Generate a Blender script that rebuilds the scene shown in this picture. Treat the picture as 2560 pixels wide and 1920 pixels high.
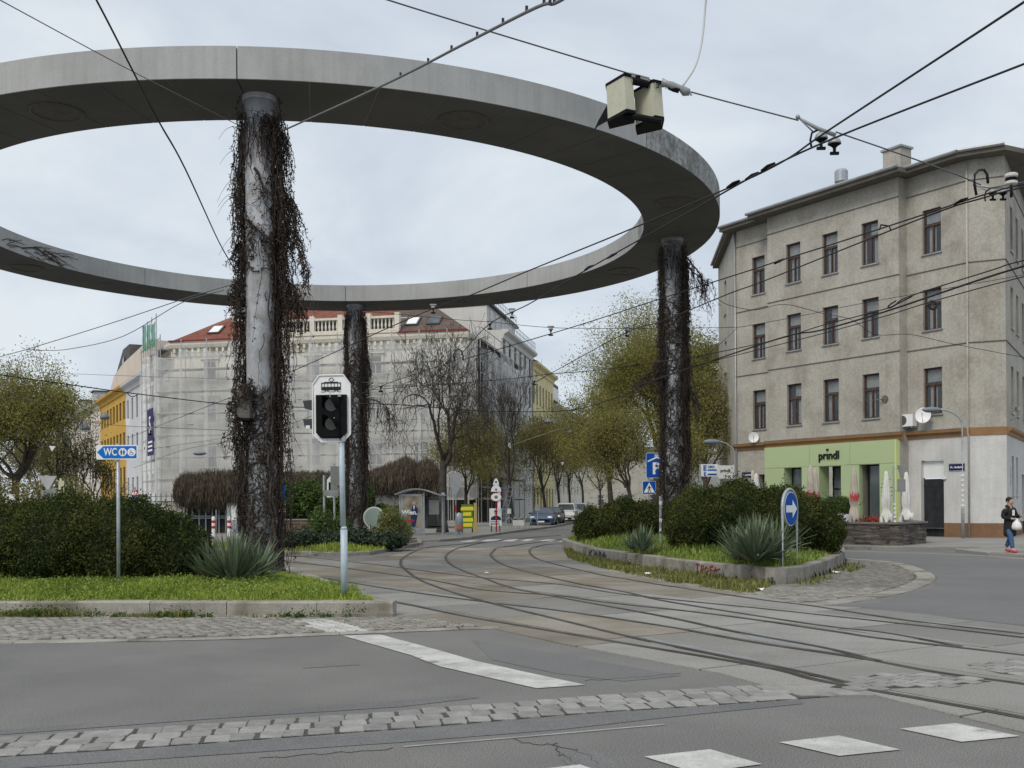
import bpy, math, random
import numpy as np
from mathutils import Vector, Matrix
from math import sin, cos, pi, radians, sqrt, atan2, hypot
for o in list(bpy.data.objects):
    bpy.data.objects.remove(o, do_unlink=True)
SC = bpy.context.scene
COL = SC.collection
# ---------------------------------------------------------------- camera
EYE, FPX, PX0, PY0, ROLL = 1.75, 2645.0, 1280.0, 1260.0, -0.0076
cam = bpy.data.cameras.new("camera")
cam_o = bpy.data.objects.new("camera", cam); COL.objects.link(cam_o)
cam.sensor_width = 36.0; cam.sensor_fit = 'HORIZONTAL'
cam.lens = 36.0 * FPX / 2560.0
cam.shift_y = (PY0 - 960.0) / 2560.0
cam.clip_start = 0.1; cam.clip_end = 3000.0
cam_o.matrix_world = Matrix.Translation((0, 0, EYE)) @ Matrix.Rotation(pi/2, 4, 'X') @ Matrix.Rotation(ROLL, 4, 'Z')
SC.camera = cam_o
# ---------------------------------------------------------------- sky and sun (bright overcast)
SUN_EL, SUN_AZ, SUN_STR = radians(48), radians(215), 1.5      # azimuth clockwise from +Y
EXPOSURE = 0.36
w = bpy.data.worlds.new("World"); SC.world = w; w.use_nodes = True
nt = w.node_tree; nt.nodes.clear()
def N(t, **k):
    n = nt.nodes.new(t)
    for a, b in k.items(): setattr(n, a, b)
    return n
out = N('ShaderNodeOutputWorld'); bg = N('ShaderNodeBackground'); bg.inputs['Strength'].default_value = 0.1
sky = N('ShaderNodeTexSky', sky_type='NISHITA', sun_disc=False, sun_elevation=SUN_EL, sun_rotation=SUN_AZ)
tc = N('ShaderNodeTexCoord'); sep = N('ShaderNodeSeparateXYZ'); nt.links.new(tc.outputs['Generated'], sep.inputs[0])
zz = N('ShaderNodeMath', operation='ADD'); nt.links.new(sep.outputs[2], zz.inputs[0]); zz.inputs[1].default_value = 0.32
zc = N('ShaderNodeMath', operation='MAXIMUM'); nt.links.new(zz.outputs[0], zc.inputs[0]); zc.inputs[1].default_value = 0.08
dx = N('ShaderNodeMath', operation='DIVIDE'); dy = N('ShaderNodeMath', operation='DIVIDE')
nt.links.new(sep.outputs[0], dx.inputs[0]); nt.links.new(zc.outputs[0], dx.inputs[1])
nt.links.new(sep.outputs[1], dy.inputs[0]); nt.links.new(zc.outputs[0], dy.inputs[1])
cmb = N('ShaderNodeCombineXYZ'); nt.links.new(dx.outputs[0], cmb.inputs[0]); nt.links.new(dy.outputs[0], cmb.inputs[1])
n1 = N('ShaderNodeTexNoise'); n1.inputs['Scale'].default_value = 1.9; n1.inputs['Detail'].default_value = 7; n1.inputs['Roughness'].default_value = .55
n1.inputs['Distortion'].default_value = .35
nt.links.new(cmb.outputs[0], n1.inputs['Vector'])
rp = N('ShaderNodeValToRGB'); nt.links.new(n1.outputs['Fac'], rp.inputs[0])
e = rp.color_ramp.elements
e[0].position = .30; e[0].color = (4.3, 4.75, 5.4, 1)
e[1].position = .62; e[1].color = (6.15, 6.6, 6.95, 1)
m = rp.color_ramp.elements.new(.46); m.color = (5.05, 5.6, 6.25, 1)
mx = N('ShaderNodeMixRGB'); mx.inputs[0].default_value = .93
nt.links.new(sky.outputs[0], mx.inputs[1]); nt.links.new(rp.outputs[0], mx.inputs[2])
nt.links.new(mx.outputs[0], bg.inputs['Color']); nt.links.new(bg.outputs[0], out.inputs['Surface'])
sl = bpy.data.lights.new("sun", 'SUN'); sl.energy = SUN_STR; sl.angle = radians(25); sl.color = (1, .93, .82)
so = bpy.data.objects.new("sun", sl); COL.objects.link(so)
sdir = Vector((sin(SUN_AZ)*cos(SUN_EL), cos(SUN_AZ)*cos(SUN_EL), sin(SUN_EL)))
so.rotation_euler = sdir.to_track_quat('Z', 'Y').to_euler(); so.location = sdir*200
SC.view_settings.view_transform = 'Standard'; SC.view_settings.look = 'None'
SC.view_settings.exposure = EXPOSURE; SC.view_settings.gamma = 1; SC.view_settings.use_curve_mapping = False
SC.render.engine = 'CYCLES'; SC.cycles.max_bounces = 6; SC.cycles.transparent_max_bounces = 24
random.seed(7); RNG = np.random.default_rng(11)
# ---------------------------------------------------------------- surveying: photograph bearings to places on the ground
def ray(X, Y):
    x = (X-PX0)/FPX; y = (PY0-Y)/FPX; c, s = cos(ROLL), sin(ROLL)
    return Vector((c*x-s*y, 1.0, s*x+c*y))
def G(X, Y, z=0.0):
    d = ray(X, Y); t = (z-EYE)/d.z
    return Vector((d.x*t, t, z))
def P(X, Y, D):
    d = ray(X, Y); return Vector((d.x*D, D, EYE+d.z*D))
def V(*a): return Vector(a)
# ---------------------------------------------------------------- object helpers
ROOTM = {}
def setp(o, label=None, cat=None, group=None, kind=None):
    if label: o['label'] = label
    if cat: o['category'] = cat
    if group: o['group'] = group
    if kind: o['kind'] = kind
    return o
def thing(name, label, cat, loc=(0, 0, 0), rz=0, group=None):
    o = bpy.data.objects.new(name, None); COL.objects.link(o)
    o.empty_display_size = .2
    o.location = loc; o.rotation_euler = (0, 0, rz)
    ROOTM[o.name] = Matrix.Translation(Vector(loc)) @ Matrix.Rotation(rz, 4, 'Z')
    return setp(o, label, cat, group)
def attach(o, parent, local=False):
    o.parent = parent
    if parent.name in ROOTM and not local:
        o.matrix_parent_inverse = ROOTM[parent.name].inverted()
def inst(name, mesh, parent=None, M=None, local=False):
    o = bpy.data.objects.new(name, mesh); COL.objects.link(o)
    if parent is not None: attach(o, parent, local)
    if M is not None: o.matrix_basis = M
    return o
def copy_tree(o, parent=None):
    c = o.copy(); COL.objects.link(c)
    if parent is not None: c.parent = parent
    for ch in o.children: copy_tree(ch, c)
    return c
class MB:
    def __init__(s): s.v = []; s.n = 0; s.fi = []; s.fs = []; s.mi = []; s.cur = 0
    def add(s, verts, faces):
        verts = np.asarray(verts, float).reshape(-1, 3); b = s.n
        s.v.append(verts); s.n += len(verts)
        if isinstance(faces, np.ndarray):
            s.fi.append((faces+b).ravel()); s.fs.append(np.full(len(faces), faces.shape[1]))
            s.mi.append(np.full(len(faces), s.cur))
        else:
            for f in faces:
                s.fi.append(np.asarray(f)+b); s.fs.append(np.array([len(f)])); s.mi.append(np.array([s.cur]))
        return s
    def box(s, c, d, rz=0, M=None):
        x, y, z = d[0]/2, d[1]/2, d[2]/2
        v = np.array([(-x,-y,-z),(x,-y,-z),(x,y,-z),(-x,y,-z),(-x,-y,z),(x,-y,z),(x,y,z),(-x,y,z)])
        if rz: v = v @ np.array([[cos(rz), sin(rz), 0], [-sin(rz), cos(rz), 0], [0, 0, 1]])
        v = v + np.asarray(c)
        if M is not None: v = (np.c_[v, np.ones(8)] @ np.array(M).T)[:, :3]
        return s.add(v, np.array([(0,3,2,1),(4,5,6,7),(0,1,5,4),(1,2,6,5),(2,3,7,6),(3,0,4,7)]))
    def bx(s, x0, x1, y0, y1, z0, z1, M=None):
        return s.box(((x0+x1)/2, (y0+y1)/2, (z0+z1)/2), (abs(x1-x0), abs(y1-y0), abs(z1-z0)), 0, M)
    def poly(s, pts): return s.add(pts, [list(range(len(pts)))])
    def prism(s, pts, z0, z1):
        n = len(pts); a = [(p[0], p[1], z0) for p in pts]+[(p[0], p[1], z1) for p in pts]
        return s.add(a, [list(range(n))[::-1], list(range(n, 2*n))]+[[i, (i+1) % n, n+(i+1) % n, n+i] for i in range(n)])
    def plate(s, pts, vec):           # any planar polygon given a thickness vector
        n = len(pts); vec = Vector(vec); a = [Vector(p) for p in pts]; b = [p+vec for p in a]
        return s.add([tuple(q) for q in a+b], [list(range(n))[::-1], list(range(n, 2*n))]+[[i, (i+1) % n, n+(i+1) % n, n+i] for i in range(n)])
    def tube(s, pts, r, n=8, cap=True):
        p = np.asarray([tuple(q) for q in pts], float); k = len(p)
        r = np.broadcast_to(np.asarray(r, float), (k,))
        t = np.gradient(p, axis=0); t /= np.linalg.norm(t, axis=1, keepdims=True)+1e-12
        ref = np.array([0, 0, 1.]) if abs(t[:, 2]).mean() < .8 else np.array([1., 0, 0])
        a = np.cross(t, ref); a /= np.linalg.norm(a, axis=1, keepdims=True)+1e-9; b = np.cross(t, a)
        th = np.arange(n)*2*pi/n
        v = p[:, None]+r[:, None, None]*(np.cos(th)[None, :, None]*a[:, None]+np.sin(th)[None, :, None]*b[:, None])
        i = np.arange(k-1)[:, None]*n; j = np.arange(n)[None]; j2 = (j+1) % n
        f = np.stack([i+j, i+j2, i+n+j2, i+n+j], 2).reshape(-1, 4)
        b0 = s.n; s.add(v.reshape(-1, 3), f)
        if cap:
            for q in (np.arange(n)[::-1], np.arange(n)+(k-1)*n):
                s.fi.append(q+b0); s.fs.append(np.array([n])); s.mi.append(np.array([s.cur]))
        return s
    def cyl(s, p0, p1, r, n=12, r1=None): return s.tube([p0, p1], [r, r if r1 is None else r1], n)
    def lathe(s, prof, c=(0, 0, 0), n=16, wav=0, k=0):
        th = np.arange(n)*2*pi/n; rr = 1+wav*np.cos(k*th) if wav else np.ones(n)
        v = [(c[0]+q[0]*rr[i]*cos(th[i]), c[1]+q[0]*rr[i]*sin(th[i]), c[2]+q[1]) for q in prof for i in range(n)]
        f = [[a*n+i, a*n+(i+1) % n, (a+1)*n+(i+1) % n, (a+1)*n+i] for a in range(len(prof)-1) for i in range(n)]
        f += [list(range(n))[::-1], [(len(prof)-1)*n+i for i in range(n)]]
        return s.add(v, f)
    def disc(s, c, nrm, r, th, n=28, rx=1):   # flat cylinder with axis nrm
        nrm = Vector(nrm).normalized(); return s.tube([Vector(c)-nrm*th/2, Vector(c)+nrm*th/2], r, n)
    def sphere(s, c, r, n=12, m=8):
        r = (r, r, r) if not hasattr(r, '__len__') else r
        v = []; 
        for i in range(m+1):
            a = pi*i/m
            for j in range(n): v.append((c[0]+r[0]*sin(a)*cos(2*pi*j/n), c[1]+r[1]*sin(a)*sin(2*pi*j/n), c[2]+r[2]*cos(a)))
        f = np.array([(i*n+j, i*n+(j+1) % n, (i+1)*n+(j+1) % n, (i+1)*n+j) for i in range(m) for j in range(n)])
        return s.add(v, f)
    def mesh(s, name, mats, smooth=False):
        me = bpy.data.meshes.new(name)
        v = np.concatenate(s.v); fi = np.concatenate(s.fi); fs = np.concatenate(s.fs)
        me.vertices.add(len(v)); me.vertices.foreach_set('co', v.ravel())
        me.loops.add(len(fi)); me.loops.foreach_set('vertex_index', fi.astype(np.int32))
        me.polygons.add(len(fs)); st = np.concatenate([[0], np.cumsum(fs)[:-1]])
        me.polygons.foreach_set('loop_start', st.astype(np.int32)); me.polygons.foreach_set('loop_total', fs.astype(np.int32))
        for m_ in (mats if isinstance(mats, (list, tuple)) else [mats]): me.materials.append(m_)
        me.polygons.foreach_set('material_index', np.concatenate(s.mi).astype(np.int32))
        me.polygons.foreach_set('use_smooth', np.full(len(fs), bool(smooth)))
        me.update(calc_edges=True)
        return me
    def build(s, name, mats, parent=None, smooth=False, M=None, local=False):
        return inst(name, s.mesh(name, mats, smooth), parent, M, local)
def leafquads(c, L, W, rng=RNG, up=0.0, flat=None):
    """rhombic leaf faces at points c"""
    n = len(c); a = rng.normal(size=(n, 3)); a[:, 2] += up; a /= np.linalg.norm(a, axis=1, keepdims=True)
    b = np.cross(a, rng.normal(size=(n, 3))); b /= np.linalg.norm(b, axis=1, keepdims=True)+1e-9
    L = (np.broadcast_to(L, (n,))*rng.uniform(.6, 1.3, n))[:, None]; W = (np.broadcast_to(W, (n,))*rng.uniform(.7, 1.2, n))[:, None]
    v = np.stack([c-a*L/2, c+b*W/2, c+a*L/2, c-b*W/2], 1).reshape(-1, 3)
    return v, np.arange(4*n).reshape(n, 4)
def text_mesh(s, size, ext, mat, bold=0, align='CENTER'):
    cu = bpy.data.curves.new("lettering", 'FONT'); cu.body = s; cu.size = size; cu.extrude = ext; cu.offset = bold
    cu.align_x = align; cu.align_y = 'CENTER'; cu.resolution_u = 3
    ob = bpy.data.objects.new("lettering", cu); COL.objects.link(ob)
    me = bpy.data.meshes.new_from_object(ob); COL.objects.unlink(ob); bpy.data.objects.remove(ob)
    me.materials.clear(); me.materials.append(mat); return me
def face_frame(o, right, up=(0, 0, 1)):
    """frame: x = to the reader's right, y = up, z = towards the reader"""
    x = Vector(right).normalized(); y = Vector(up).normalized(); z = x.cross(y).normalized(); y = z.cross(x)
    return Matrix(((x.x, y.x, z.x, o[0]), (x.y, y.y, z.y, o[1]), (x.z, y.z, z.z, o[2]), (0, 0, 0, 1)))
# ---------------------------------------------------------------- materials
MATS = {}
def mat(name, c, c2=None, scale=3, rough=.85, metal=0, bump=0, bscale=60, rnd=0, isl=0, streak=0, fine=0, fscale=200,
        spec=.3, alpha=None, transl=0, lo=.35, hi=.65, emit=None, dirt=None, dscale=.4, dlo=.45, dhi=.7):
    m = bpy.data.materials.new(name); m.use_nodes = True; t = m.node_tree; nd = t.nodes; lk = t.links.new
    b = nd['Principled BSDF']; o_ = nd['Material Output']
    b.inputs['Roughness'].default_value = rough; b.inputs['Metallic'].default_value = metal
    b.inputs['Specular IOR Level'].default_value = spec
    geo = nd.new('ShaderNodeNewGeometry'); pos = geo.outputs['Position']
    def mixc(fac, a, bb, blend='MIX'):
        n = nd.new('ShaderNodeMixRGB'); n.blend_type = blend
        for sock, val in ((n.inputs[0], fac), (n.inputs[1], a), (n.inputs[2], bb)):
            if hasattr(val, 'links') or hasattr(val, 'is_output'): lk(val, sock)
            elif isinstance(val, (int, float)): sock.default_value = val
            else: sock.default_value = (*val, 1)
        return n.outputs[0]
    def noise(sc, vec=None, det=5, rg=.6):
        n = nd.new('ShaderNodeTexNoise'); n.inputs['Scale'].default_value = sc; n.inputs['Detail'].default_value = det
        n.inputs['Roughness'].default_value = rg; lk(vec if vec is not None else pos, n.inputs['Vector']); return n.outputs['Fac']
    def ramp(f, a, bb, lo_, hi_):
        n = nd.new('ShaderNodeMapRange'); n.clamp = True; n.interpolation_type = 'SMOOTHSTEP'
        n.inputs['From Min'].default_value = lo_; n.inputs['From Max'].default_value = hi_
        n.inputs['To Min'].default_value = a; n.inputs['To Max'].default_value = bb; lk(f, n.inputs['Value']); return n.outputs[0]
    col = None
    if c2 is not None: col = mixc(ramp(noise(scale), 0, 1, lo, hi), c, c2)
    if dirt is not None: col = mixc(ramp(noise(dscale, det=6), 0, 1, dlo, dhi), col if col else c, dirt)
    if streak:
        mp = nd.new('ShaderNodeMapping'); mp.inputs['Scale'].default_value = (5, 5, .35); lk(pos, mp.inputs['Vector'])
        f = ramp(noise(1.3, mp.outputs[0], 6), 1-streak, 1, .3, .62); col = mixc(1.0, col if col else c, f, 'MULTIPLY')
    if fine:
        f = ramp(noise(fscale, det=2), 1-fine, 1+fine, .3, .7); col = mixc(1.0, col if col else c, f, 'MULTIPLY')
    if rnd:
        oi = nd.new('ShaderNodeObjectInfo'); f = ramp(oi.outputs['Random'], 1-rnd, 1+rnd, 0, 1); col = mixc(1.0, col if col else c, f, 'MULTIPLY')
    if isl:
        f = ramp(geo.outputs['Random Per Island'], 1-isl, 1+isl, 0, 1); col = mixc(1.0, col if col else c, f, 'MULTIPLY')
    if col is None: b.inputs['Base Color'].default_value = (*c, 1)
    else: lk(col, b.inputs['Base Color'])
    if bump:
        bp = nd.new('ShaderNodeBump'); bp.inputs['Strength'].default_value = min(1, bump); bp.inputs['Distance'].default_value = .02
        lk(noise(bscale, det=4), bp.inputs['Height']); lk(bp.outputs[0], b.inputs['Normal'])
    sh = b.outputs[0]
    if transl:
        tr = nd.new('ShaderNodeBsdfTranslucent'); (lk(col, tr.inputs[0]) if col else None)
        ms = nd.new('ShaderNodeMixShader'); ms.inputs[0].default_value = transl; lk(sh, ms.inputs[1]); lk(tr.outputs[0], ms.inputs[2]); sh = ms.outputs[0]
    if alpha is not None:
        tp = nd.new('ShaderNodeBsdfTransparent'); ms = nd.new('ShaderNodeMixShader')
        if isinstance(alpha, tuple): lk(ramp(noise(alpha[2], det=6), alpha[0], alpha[1], .35, .65), ms.inputs[0])
        else: ms.inputs[0].default_value = alpha
        lk(tp.outputs[0], ms.inputs[1]); lk(sh, ms.inputs[2]); sh = ms.outputs[0]
    lk(sh, o_.inputs['Surface'])
    MATS[name] = m; return m
asphalt = mat('asphalt', (.158, .155, .147), (.192, .188, .178), .5, .9, fine=.5, fscale=85, bump=.35, bscale=130, dirt=(.140, .138, .134), dscale=.22, dlo=.50, dhi=.72)
asphalt_new = mat('asphalt_sealed', (.135, .136, .138), (.168, .167, .165), .8, .75, fine=.25, fscale=60, bump=.3)
asphalt_far = mat('asphalt_smooth', (.142, .141, .139), (.168, .167, .164), .3, .85, fine=.15, fscale=50, bump=.3)
concrete_slab = mat('slab_concrete', (.215, .19, .15), (.265, .245, .21), .9, .85, fine=.2, fscale=60, rnd=.16, bump=.4, bscale=40, dirt=(.17, .14, .10), dscale=.35)
slab_grey = mat('slab_concrete_grey', (.225, .218, .20), (.275, .268, .25), .8, .85, fine=.2, fscale=60, rnd=.16, bump=.4, bscale=40, dirt=(.19, .175, .15), dscale=.4, dlo=.52, dhi=.75)
joint = mat('joint_dirt', (.055, .047, .038), (.085, .07, .052), 6, .95)
granite = mat('granite', (.23, .225, .215), (.30, .29, .275), 7, .8, fine=.25, fscale=140, rnd=.16, bump=.5, bscale=30)
granite_kerb = mat('granite_kerb', (.25, .235, .205), (.34, .32, .285), 2.5, .85, fine=.3, fscale=90, rnd=.10, bump=.4, bscale=60, dirt=(.15, .135, .105), dscale=1.1)
cobble = mat('cobble', (.20, .188, .165), (.28, .265, .235), 9, .85, fine=.2, fscale=120, rnd=.2, isl=.2, bump=.4, bscale=40)
pavement_m = mat('pavement_asphalt', (.23, .222, .205), (.28, .27, .25), .5, .9, fine=.12, fscale=60, bump=.2)
white_paint = mat('road_paint', (.40, .395, .375), (.56, .555, .53), 2.2, .8, fine=.12, fscale=70, dirt=(.22, .215, .20), dscale=2.6, dlo=.60, dhi=.72)
rail_steel = mat('rail_steel', (.13, .125, .12), (.07, .06, .05), 1.2, .5, .35)
rail_groove = mat('rail_groove', (.04, .036, .032), (.065, .055, .045), 3, .9)
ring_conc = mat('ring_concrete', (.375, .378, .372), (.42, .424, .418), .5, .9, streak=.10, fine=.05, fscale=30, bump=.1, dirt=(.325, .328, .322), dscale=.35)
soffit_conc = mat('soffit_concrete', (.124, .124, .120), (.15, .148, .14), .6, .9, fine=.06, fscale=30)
col_conc = mat('column_concrete', (.36, .375, .40), (.46, .475, .50), 1.5, .9, streak=.15, fine=.1, fscale=25, bump=.3, dirt=(.24, .235, .225), dscale=1.6)
vine_m = mat('dead_vine', (.038, .030, .026), (.078, .060, .050), 6, .9, isl=.4)
vine_leaf = mat('dead_vine_leaf', (.028, .022, .019), (.066, .046, .037), 4, .9, isl=.45)
vine_brown = mat('dead_creeper_brown', (.085, .068, .048), (.145, .115, .082), 3, .9, isl=.4)
plaster = mat('grey_plaster', (.37, .348, .302), (.44, .418, .368), .7, .9, streak=.07, fine=.10, fscale=9, bump=.25, bscale=20, dirt=(.295, .27, .228), dscale=.6, dlo=.47, dhi=.75)
plaster_lt = mat('light_plaster', (.54, .535, .52), (.62, .615, .60), .8, .9, streak=.08, fine=.05, fscale=14, bump=.25, bscale=18)
plinth_m = mat('brown_plinth', (.20, .115, .066), (.23, .135, .08), 1.5, .85, streak=.08, fine=.08, fscale=16)
brown_band = mat('brown_cornice', (.26, .14, .062), (.30, .165, .08), 1.5, .7)
eave_m = mat('dark_eave', (.12, .11, .095), (.16, .145, .12), 2, .8)
metal_grey = mat('zinc_sheet', (.30, .31, .31), (.38, .39, .385), 1.5, .45, .5)
galv = mat('galvanised', (.34, .37, .39), (.44, .47, .49), 12, .5, .5)
galv_blue = mat('painted_pole', (.40, .48, .54), (.47, .55, .60), 10, .5, .1)
winframe = mat('brown_window_frame', (.070, .038, .026), (.10, .055, .038), 4, .6)
glass = mat('window_glass', (.10, .115, .13), None, rough=.03, spec=.8, alpha=.30)
dark_glass = mat('dark_glass', (.045, .055, .062), (.085, .10, .11), .5, .06, spec=.7)
curtain_m = mat('curtain', (.80, .80, .78), (.62, .63, .63), 3, .9)
room_dark = mat('dark_interior', (.03, .03, .032), (.06, .058, .055), 1, .9)
green_clad = mat('green_cladding', (.40, .49, .275), (.415, .505, .285), .6, .6, rnd=.02, fine=.02)
yellowgreen = mat('lime_edge', (.62, .70, .30), rough=.6)
black_m = mat('black_plastic', (.006, .006, .007), (.010, .010, .011), 8, .6, spec=.08)
blackletter = mat('black_letters', (.012, .012, .012), rough=.5)
white_m = mat('white_enamel', (.76, .77, .76), (.82, .82, .82), 3, .45)
offwhite = mat('off_white', (.62, .61, .57), (.72, .71, .67), 2, .7)
cream_box = mat('cream_plastic', (.50, .49, .385), (.56, .55, .44), 2, .5, fine=.04, fscale=20)
blue_m = mat('sign_blue', (.004, .075, .36), (.005, .085, .39), 2, .6, spec=.12)
blue_dk = mat('street_sign_blue', (.010, .014, .075), rough=.4)
lightblue = mat('wc_blue', (.006, .16, .55), rough=.6, spec=.12)
red_m = mat('sign_red', (.52, .02, .025), rough=.45)
graff_red = mat('red_spray', (.27, .04, .045), (.20, .05, .05), 9, .8)
graff_blk = mat('black_spray', (.05, .05, .05), rough=.8)
wire_m = mat('cable_black', (.022, .022, .024), rough=.6)
wire_lt = mat('cable_grey', (.55, .56, .56), rough=.6)
wire_md = mat('steel_wire', (.11, .115, .12), rough=.5)
insul_w = mat('insulator_white', (.60, .60, .58), rough=.35)
fitting = mat('cast_fitting', (.27, .28, .28), (.36, .37, .37), 10, .5, .3)
ring_old = mat('ring_concrete_weathered', (.26, .265, .262), (.39, .395, .39), 3.5, .9, streak=.25, fine=.25, fscale=9, bump=.5, bscale=12, dirt=(.19, .195, .19), dscale=1.3)
dish_m = mat('lamp_dish', (.105, .10, .088), (.13, .125, .11), 4, .6)
faint_paint = mat('worn_line', (.30, .295, .28), (.42, .41, .40), 5, .85)
sett_joint = mat('sett_joint', (.062, .061, .058), (.095, .092, .086), 5, .95)
crack_m = mat('crack', (.085, .083, .08), rough=.95)
soil = mat('soil', (.055, .042, .028), (.085, .065, .042), 5, .95, bump=.8, bscale=15)
grass_m = mat('grass_blade', (.27, .36, .06), (.38, .45, .095), 1.6, .8, isl=.35, transl=.4, spec=.1)
grass_dk = mat('grass_dark', (.19, .27, .05), (.28, .35, .08), 1.6, .8, isl=.4, transl=.35)
weed_m = mat('weed', (.14, .17, .045), (.24, .23, .075), 3, .7, isl=.4, transl=.3)
bush_m = mat('evergreen_leaf', (.036, .055, .014), (.084, .096, .025), 1.1, .75, isl=.35, transl=.15, spec=.12)
bush_core = mat('bush_shade_core', (.022, .026, .011), (.035, .038, .016), 3, .9)  # inner shade put into the colour: core darker than the leaves
hedge_m = mat('hedge_leaf', (.052, .10, .02), (.095, .15, .035), 1.0, .6, isl=.4, transl=.25)
ivy_m = mat('ivy_leaf', (.04, .062, .036), (.075, .10, .06), 1.3, .6, isl=.5, transl=.1, spec=.2)
yucca_m = mat('yucca_blade', (.095, .14, .085), (.185, .225, .135), 2, .5, isl=.35, transl=.2)
spring_m = mat('spring_leaf', (.225, .22, .06), (.30, .28, .085), .35, .7, isl=.35, transl=.45)
olive_m = mat('olive_leaf', (.175, .165, .055), (.24, .22, .08), .3, .7, isl=.35, transl=.4)
bark_m = mat('bark', (.060, .048, .038), (.095, .078, .062), 5, .95, bump=.6, bscale=20)
bark_dk = mat('bark_dark', (.042, .036, .032), (.07, .06, .05), 5, .95)
cream_w = mat('cream_facade', (.66, .62, .53), (.72, .69, .60), .4, .9, streak=.12, fine=.05, fscale=8)
beige_w = mat('beige_facade', (.58, .50, .43), (.63, .55, .48), .4, .9)
grey_w = mat('pale_grey_facade', (.53, .54, .565), (.58, .59, .61), .4, .9)
yellow_w = mat('ochre_facade', (.52, .31, .055), (.56, .34, .07), .5, .85)
pale_yel = mat('pale_yellow_facade', (.66, .57, .31), (.70, .62, .36), .4, .9)
white_w = mat('white_facade', (.58, .575, .55), (.64, .635, .61), .5, .9, streak=.08)
pink_w = mat('pale_pink_facade', (.60, .545, .50), (.65, .59, .545), .5, .9)
tile_red = mat('red_roof_tile', (.165, .058, .038), (.22, .082, .054), 1.4, .8, fine=.2, fscale=9)
tile_brn = mat('brown_roof_tile', (.095, .068, .056), (.13, .095, .08), 1.4, .8, fine=.2, fscale=9)
roof_dk = mat('dark_roof', (.07, .066, .066), (.10, .09, .088), 1.2, .7)
gutter_red = mat('red_gutter', (.20, .022, .022), rough=.5)
net_m = mat('scaffold_net', (.74, .74, .73), (.68, .685, .68), .25, .9, alpha=(.29, .46, .18))
net_green = mat('green_net', (.03, .20, .115), (.045, .25, .15), 1.5, .9, alpha=.8)
scaf_m = mat('scaffold_tube', (.42, .42, .41), (.50, .50, .49), 6, .5, .4)
plank_m = mat('scaffold_plank', (.15, .15, .145), (.20, .198, .19), 3, .8)
stone_dk = mat('slate_stone', (.095, .082, .072), (.165, .145, .125), 2.2, .85, rnd=.3, fine=.25, fscale=50, bump=.5, bscale=25)
brick_m = mat('old_brick', (.13, .09, .065), (.20, .145, .105), 2, .9, rnd=.25, fine=.2, fscale=40)
# ================================================================= GROUND
def S(name, mb, m, smooth=False, parent=None, kind='structure'):
    return setp(mb.build(name, m, parent, smooth), kind=kind)
def xy(p): return (p[0], p[1])
def sheet(pts, z): return MB().poly([(p[0], p[1], z) for p in pts])
def inside(p, poly):
    c = False; n = len(poly); x, y = p[0], p[1]
    for i in range(n):
        x0, y0 = poly[i][0], poly[i][1]; x1, y1 = poly[i-1][0], poly[i-1][1]
        if (y0 > y) != (y1 > y) and x < (x1-x0)*(y-y0)/(y1-y0)+x0: c = not c
    return c
def inside_np(pts, poly):
    c = np.zeros(len(pts), bool); x, y = pts[:, 0], pts[:, 1]; n = len(poly)
    for i in range(n):
        x0, y0 = poly[i][0], poly[i][1]; x1, y1 = poly[i-1][0], poly[i-1][1]
        if y0 == y1: continue
        c ^= ((y0 > y) != (y1 > y)) & (x < (x1-x0)*(y-y0)/(y1-y0)+x0)
    return c
def edge_dist(pts, poly):
    d = np.full(len(pts), 1e9)
    for i in range(len(poly)):
        a = np.array(xy(poly[i-1])); b = np.array(xy(poly[i])); ab = b-a
        t = np.clip(((pts-a)@ab)/(ab@ab+1e-9), 0, 1); d = np.minimum(d, np.linalg.norm(pts-(a+t[:, None]*ab), axis=1))
    return d
def clip_rect(poly, c, ax, ay, hx, hy):
    """clip polygon (2-D list) by a rotated rectangle"""
    out = [np.array(xy(p)) for p in poly]
    for n_, h in ((ax, hx), (-ax, hx), (ay, hy), (-ay, hy)):
        r = []
        for i in range(len(out)):
            a, b = out[i-1], out[i]; da, db = (a-c)@n_-h, (b-c)@n_-h
            if da*db < 0: r.append(a+(b-a)*da/(da-db))
            if db <= 0: r.append(b)
        out = r
        if len(out) < 3: return None
    return out
def area(p): return abs(sum(p[i-1][0]*p[i][1]-p[i][0]*p[i-1][1] for i in range(len(p))))/2
def spline(pts, k=8):
    p = [np.array(tuple(q)) for q in pts]; p = [2*p[0]-p[1]]+p+[2*p[-1]-p[-2]]; r = []
    for i in range(1, len(p)-2):
        for t in np.linspace(0, 1, k, endpoint=False):
            a, b, c, d = p[i-1:i+3]
            r.append(.5*((2*b)+(c-a)*t+(2*a-5*b+4*c-d)*t*t+(3*b-a-3*c+d)*t**3))
    r.append(p[-2]); return np.array(r)
def ribbon(pts, w, z0, z1, off=0):
    p = np.asarray(pts)[:, :2]; t = np.gradient(p, axis=0); t /= np.linalg.norm(t, axis=1, keepdims=True); n = np.c_[-t[:, 1], t[:, 0]]
    a = p+n*(off-w/2); b = p+n*(off+w/2); k = len(p); v = []
    for q, z in ((a, z0), (b, z0), (b, z1), (a, z1)): v.append(np.c_[q, np.full(k, z)])
    v = np.stack(v, 1).reshape(-1, 3); f = []
    for i in range(k-1):
        for j in range(4): f.append((i*4+j, i*4+(j+1) % 4, i*4+4+(j+1) % 4, i*4+4+j))
    return v, np.array(f)
road = S('road', MB().poly([(-700, -60, 0), (700, -60, 0), (700, 900, 0), (-700, 900, 0)]), asphalt)
Gp = lambda l, z=0: [G(x, y, z) for x, y in l]
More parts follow.
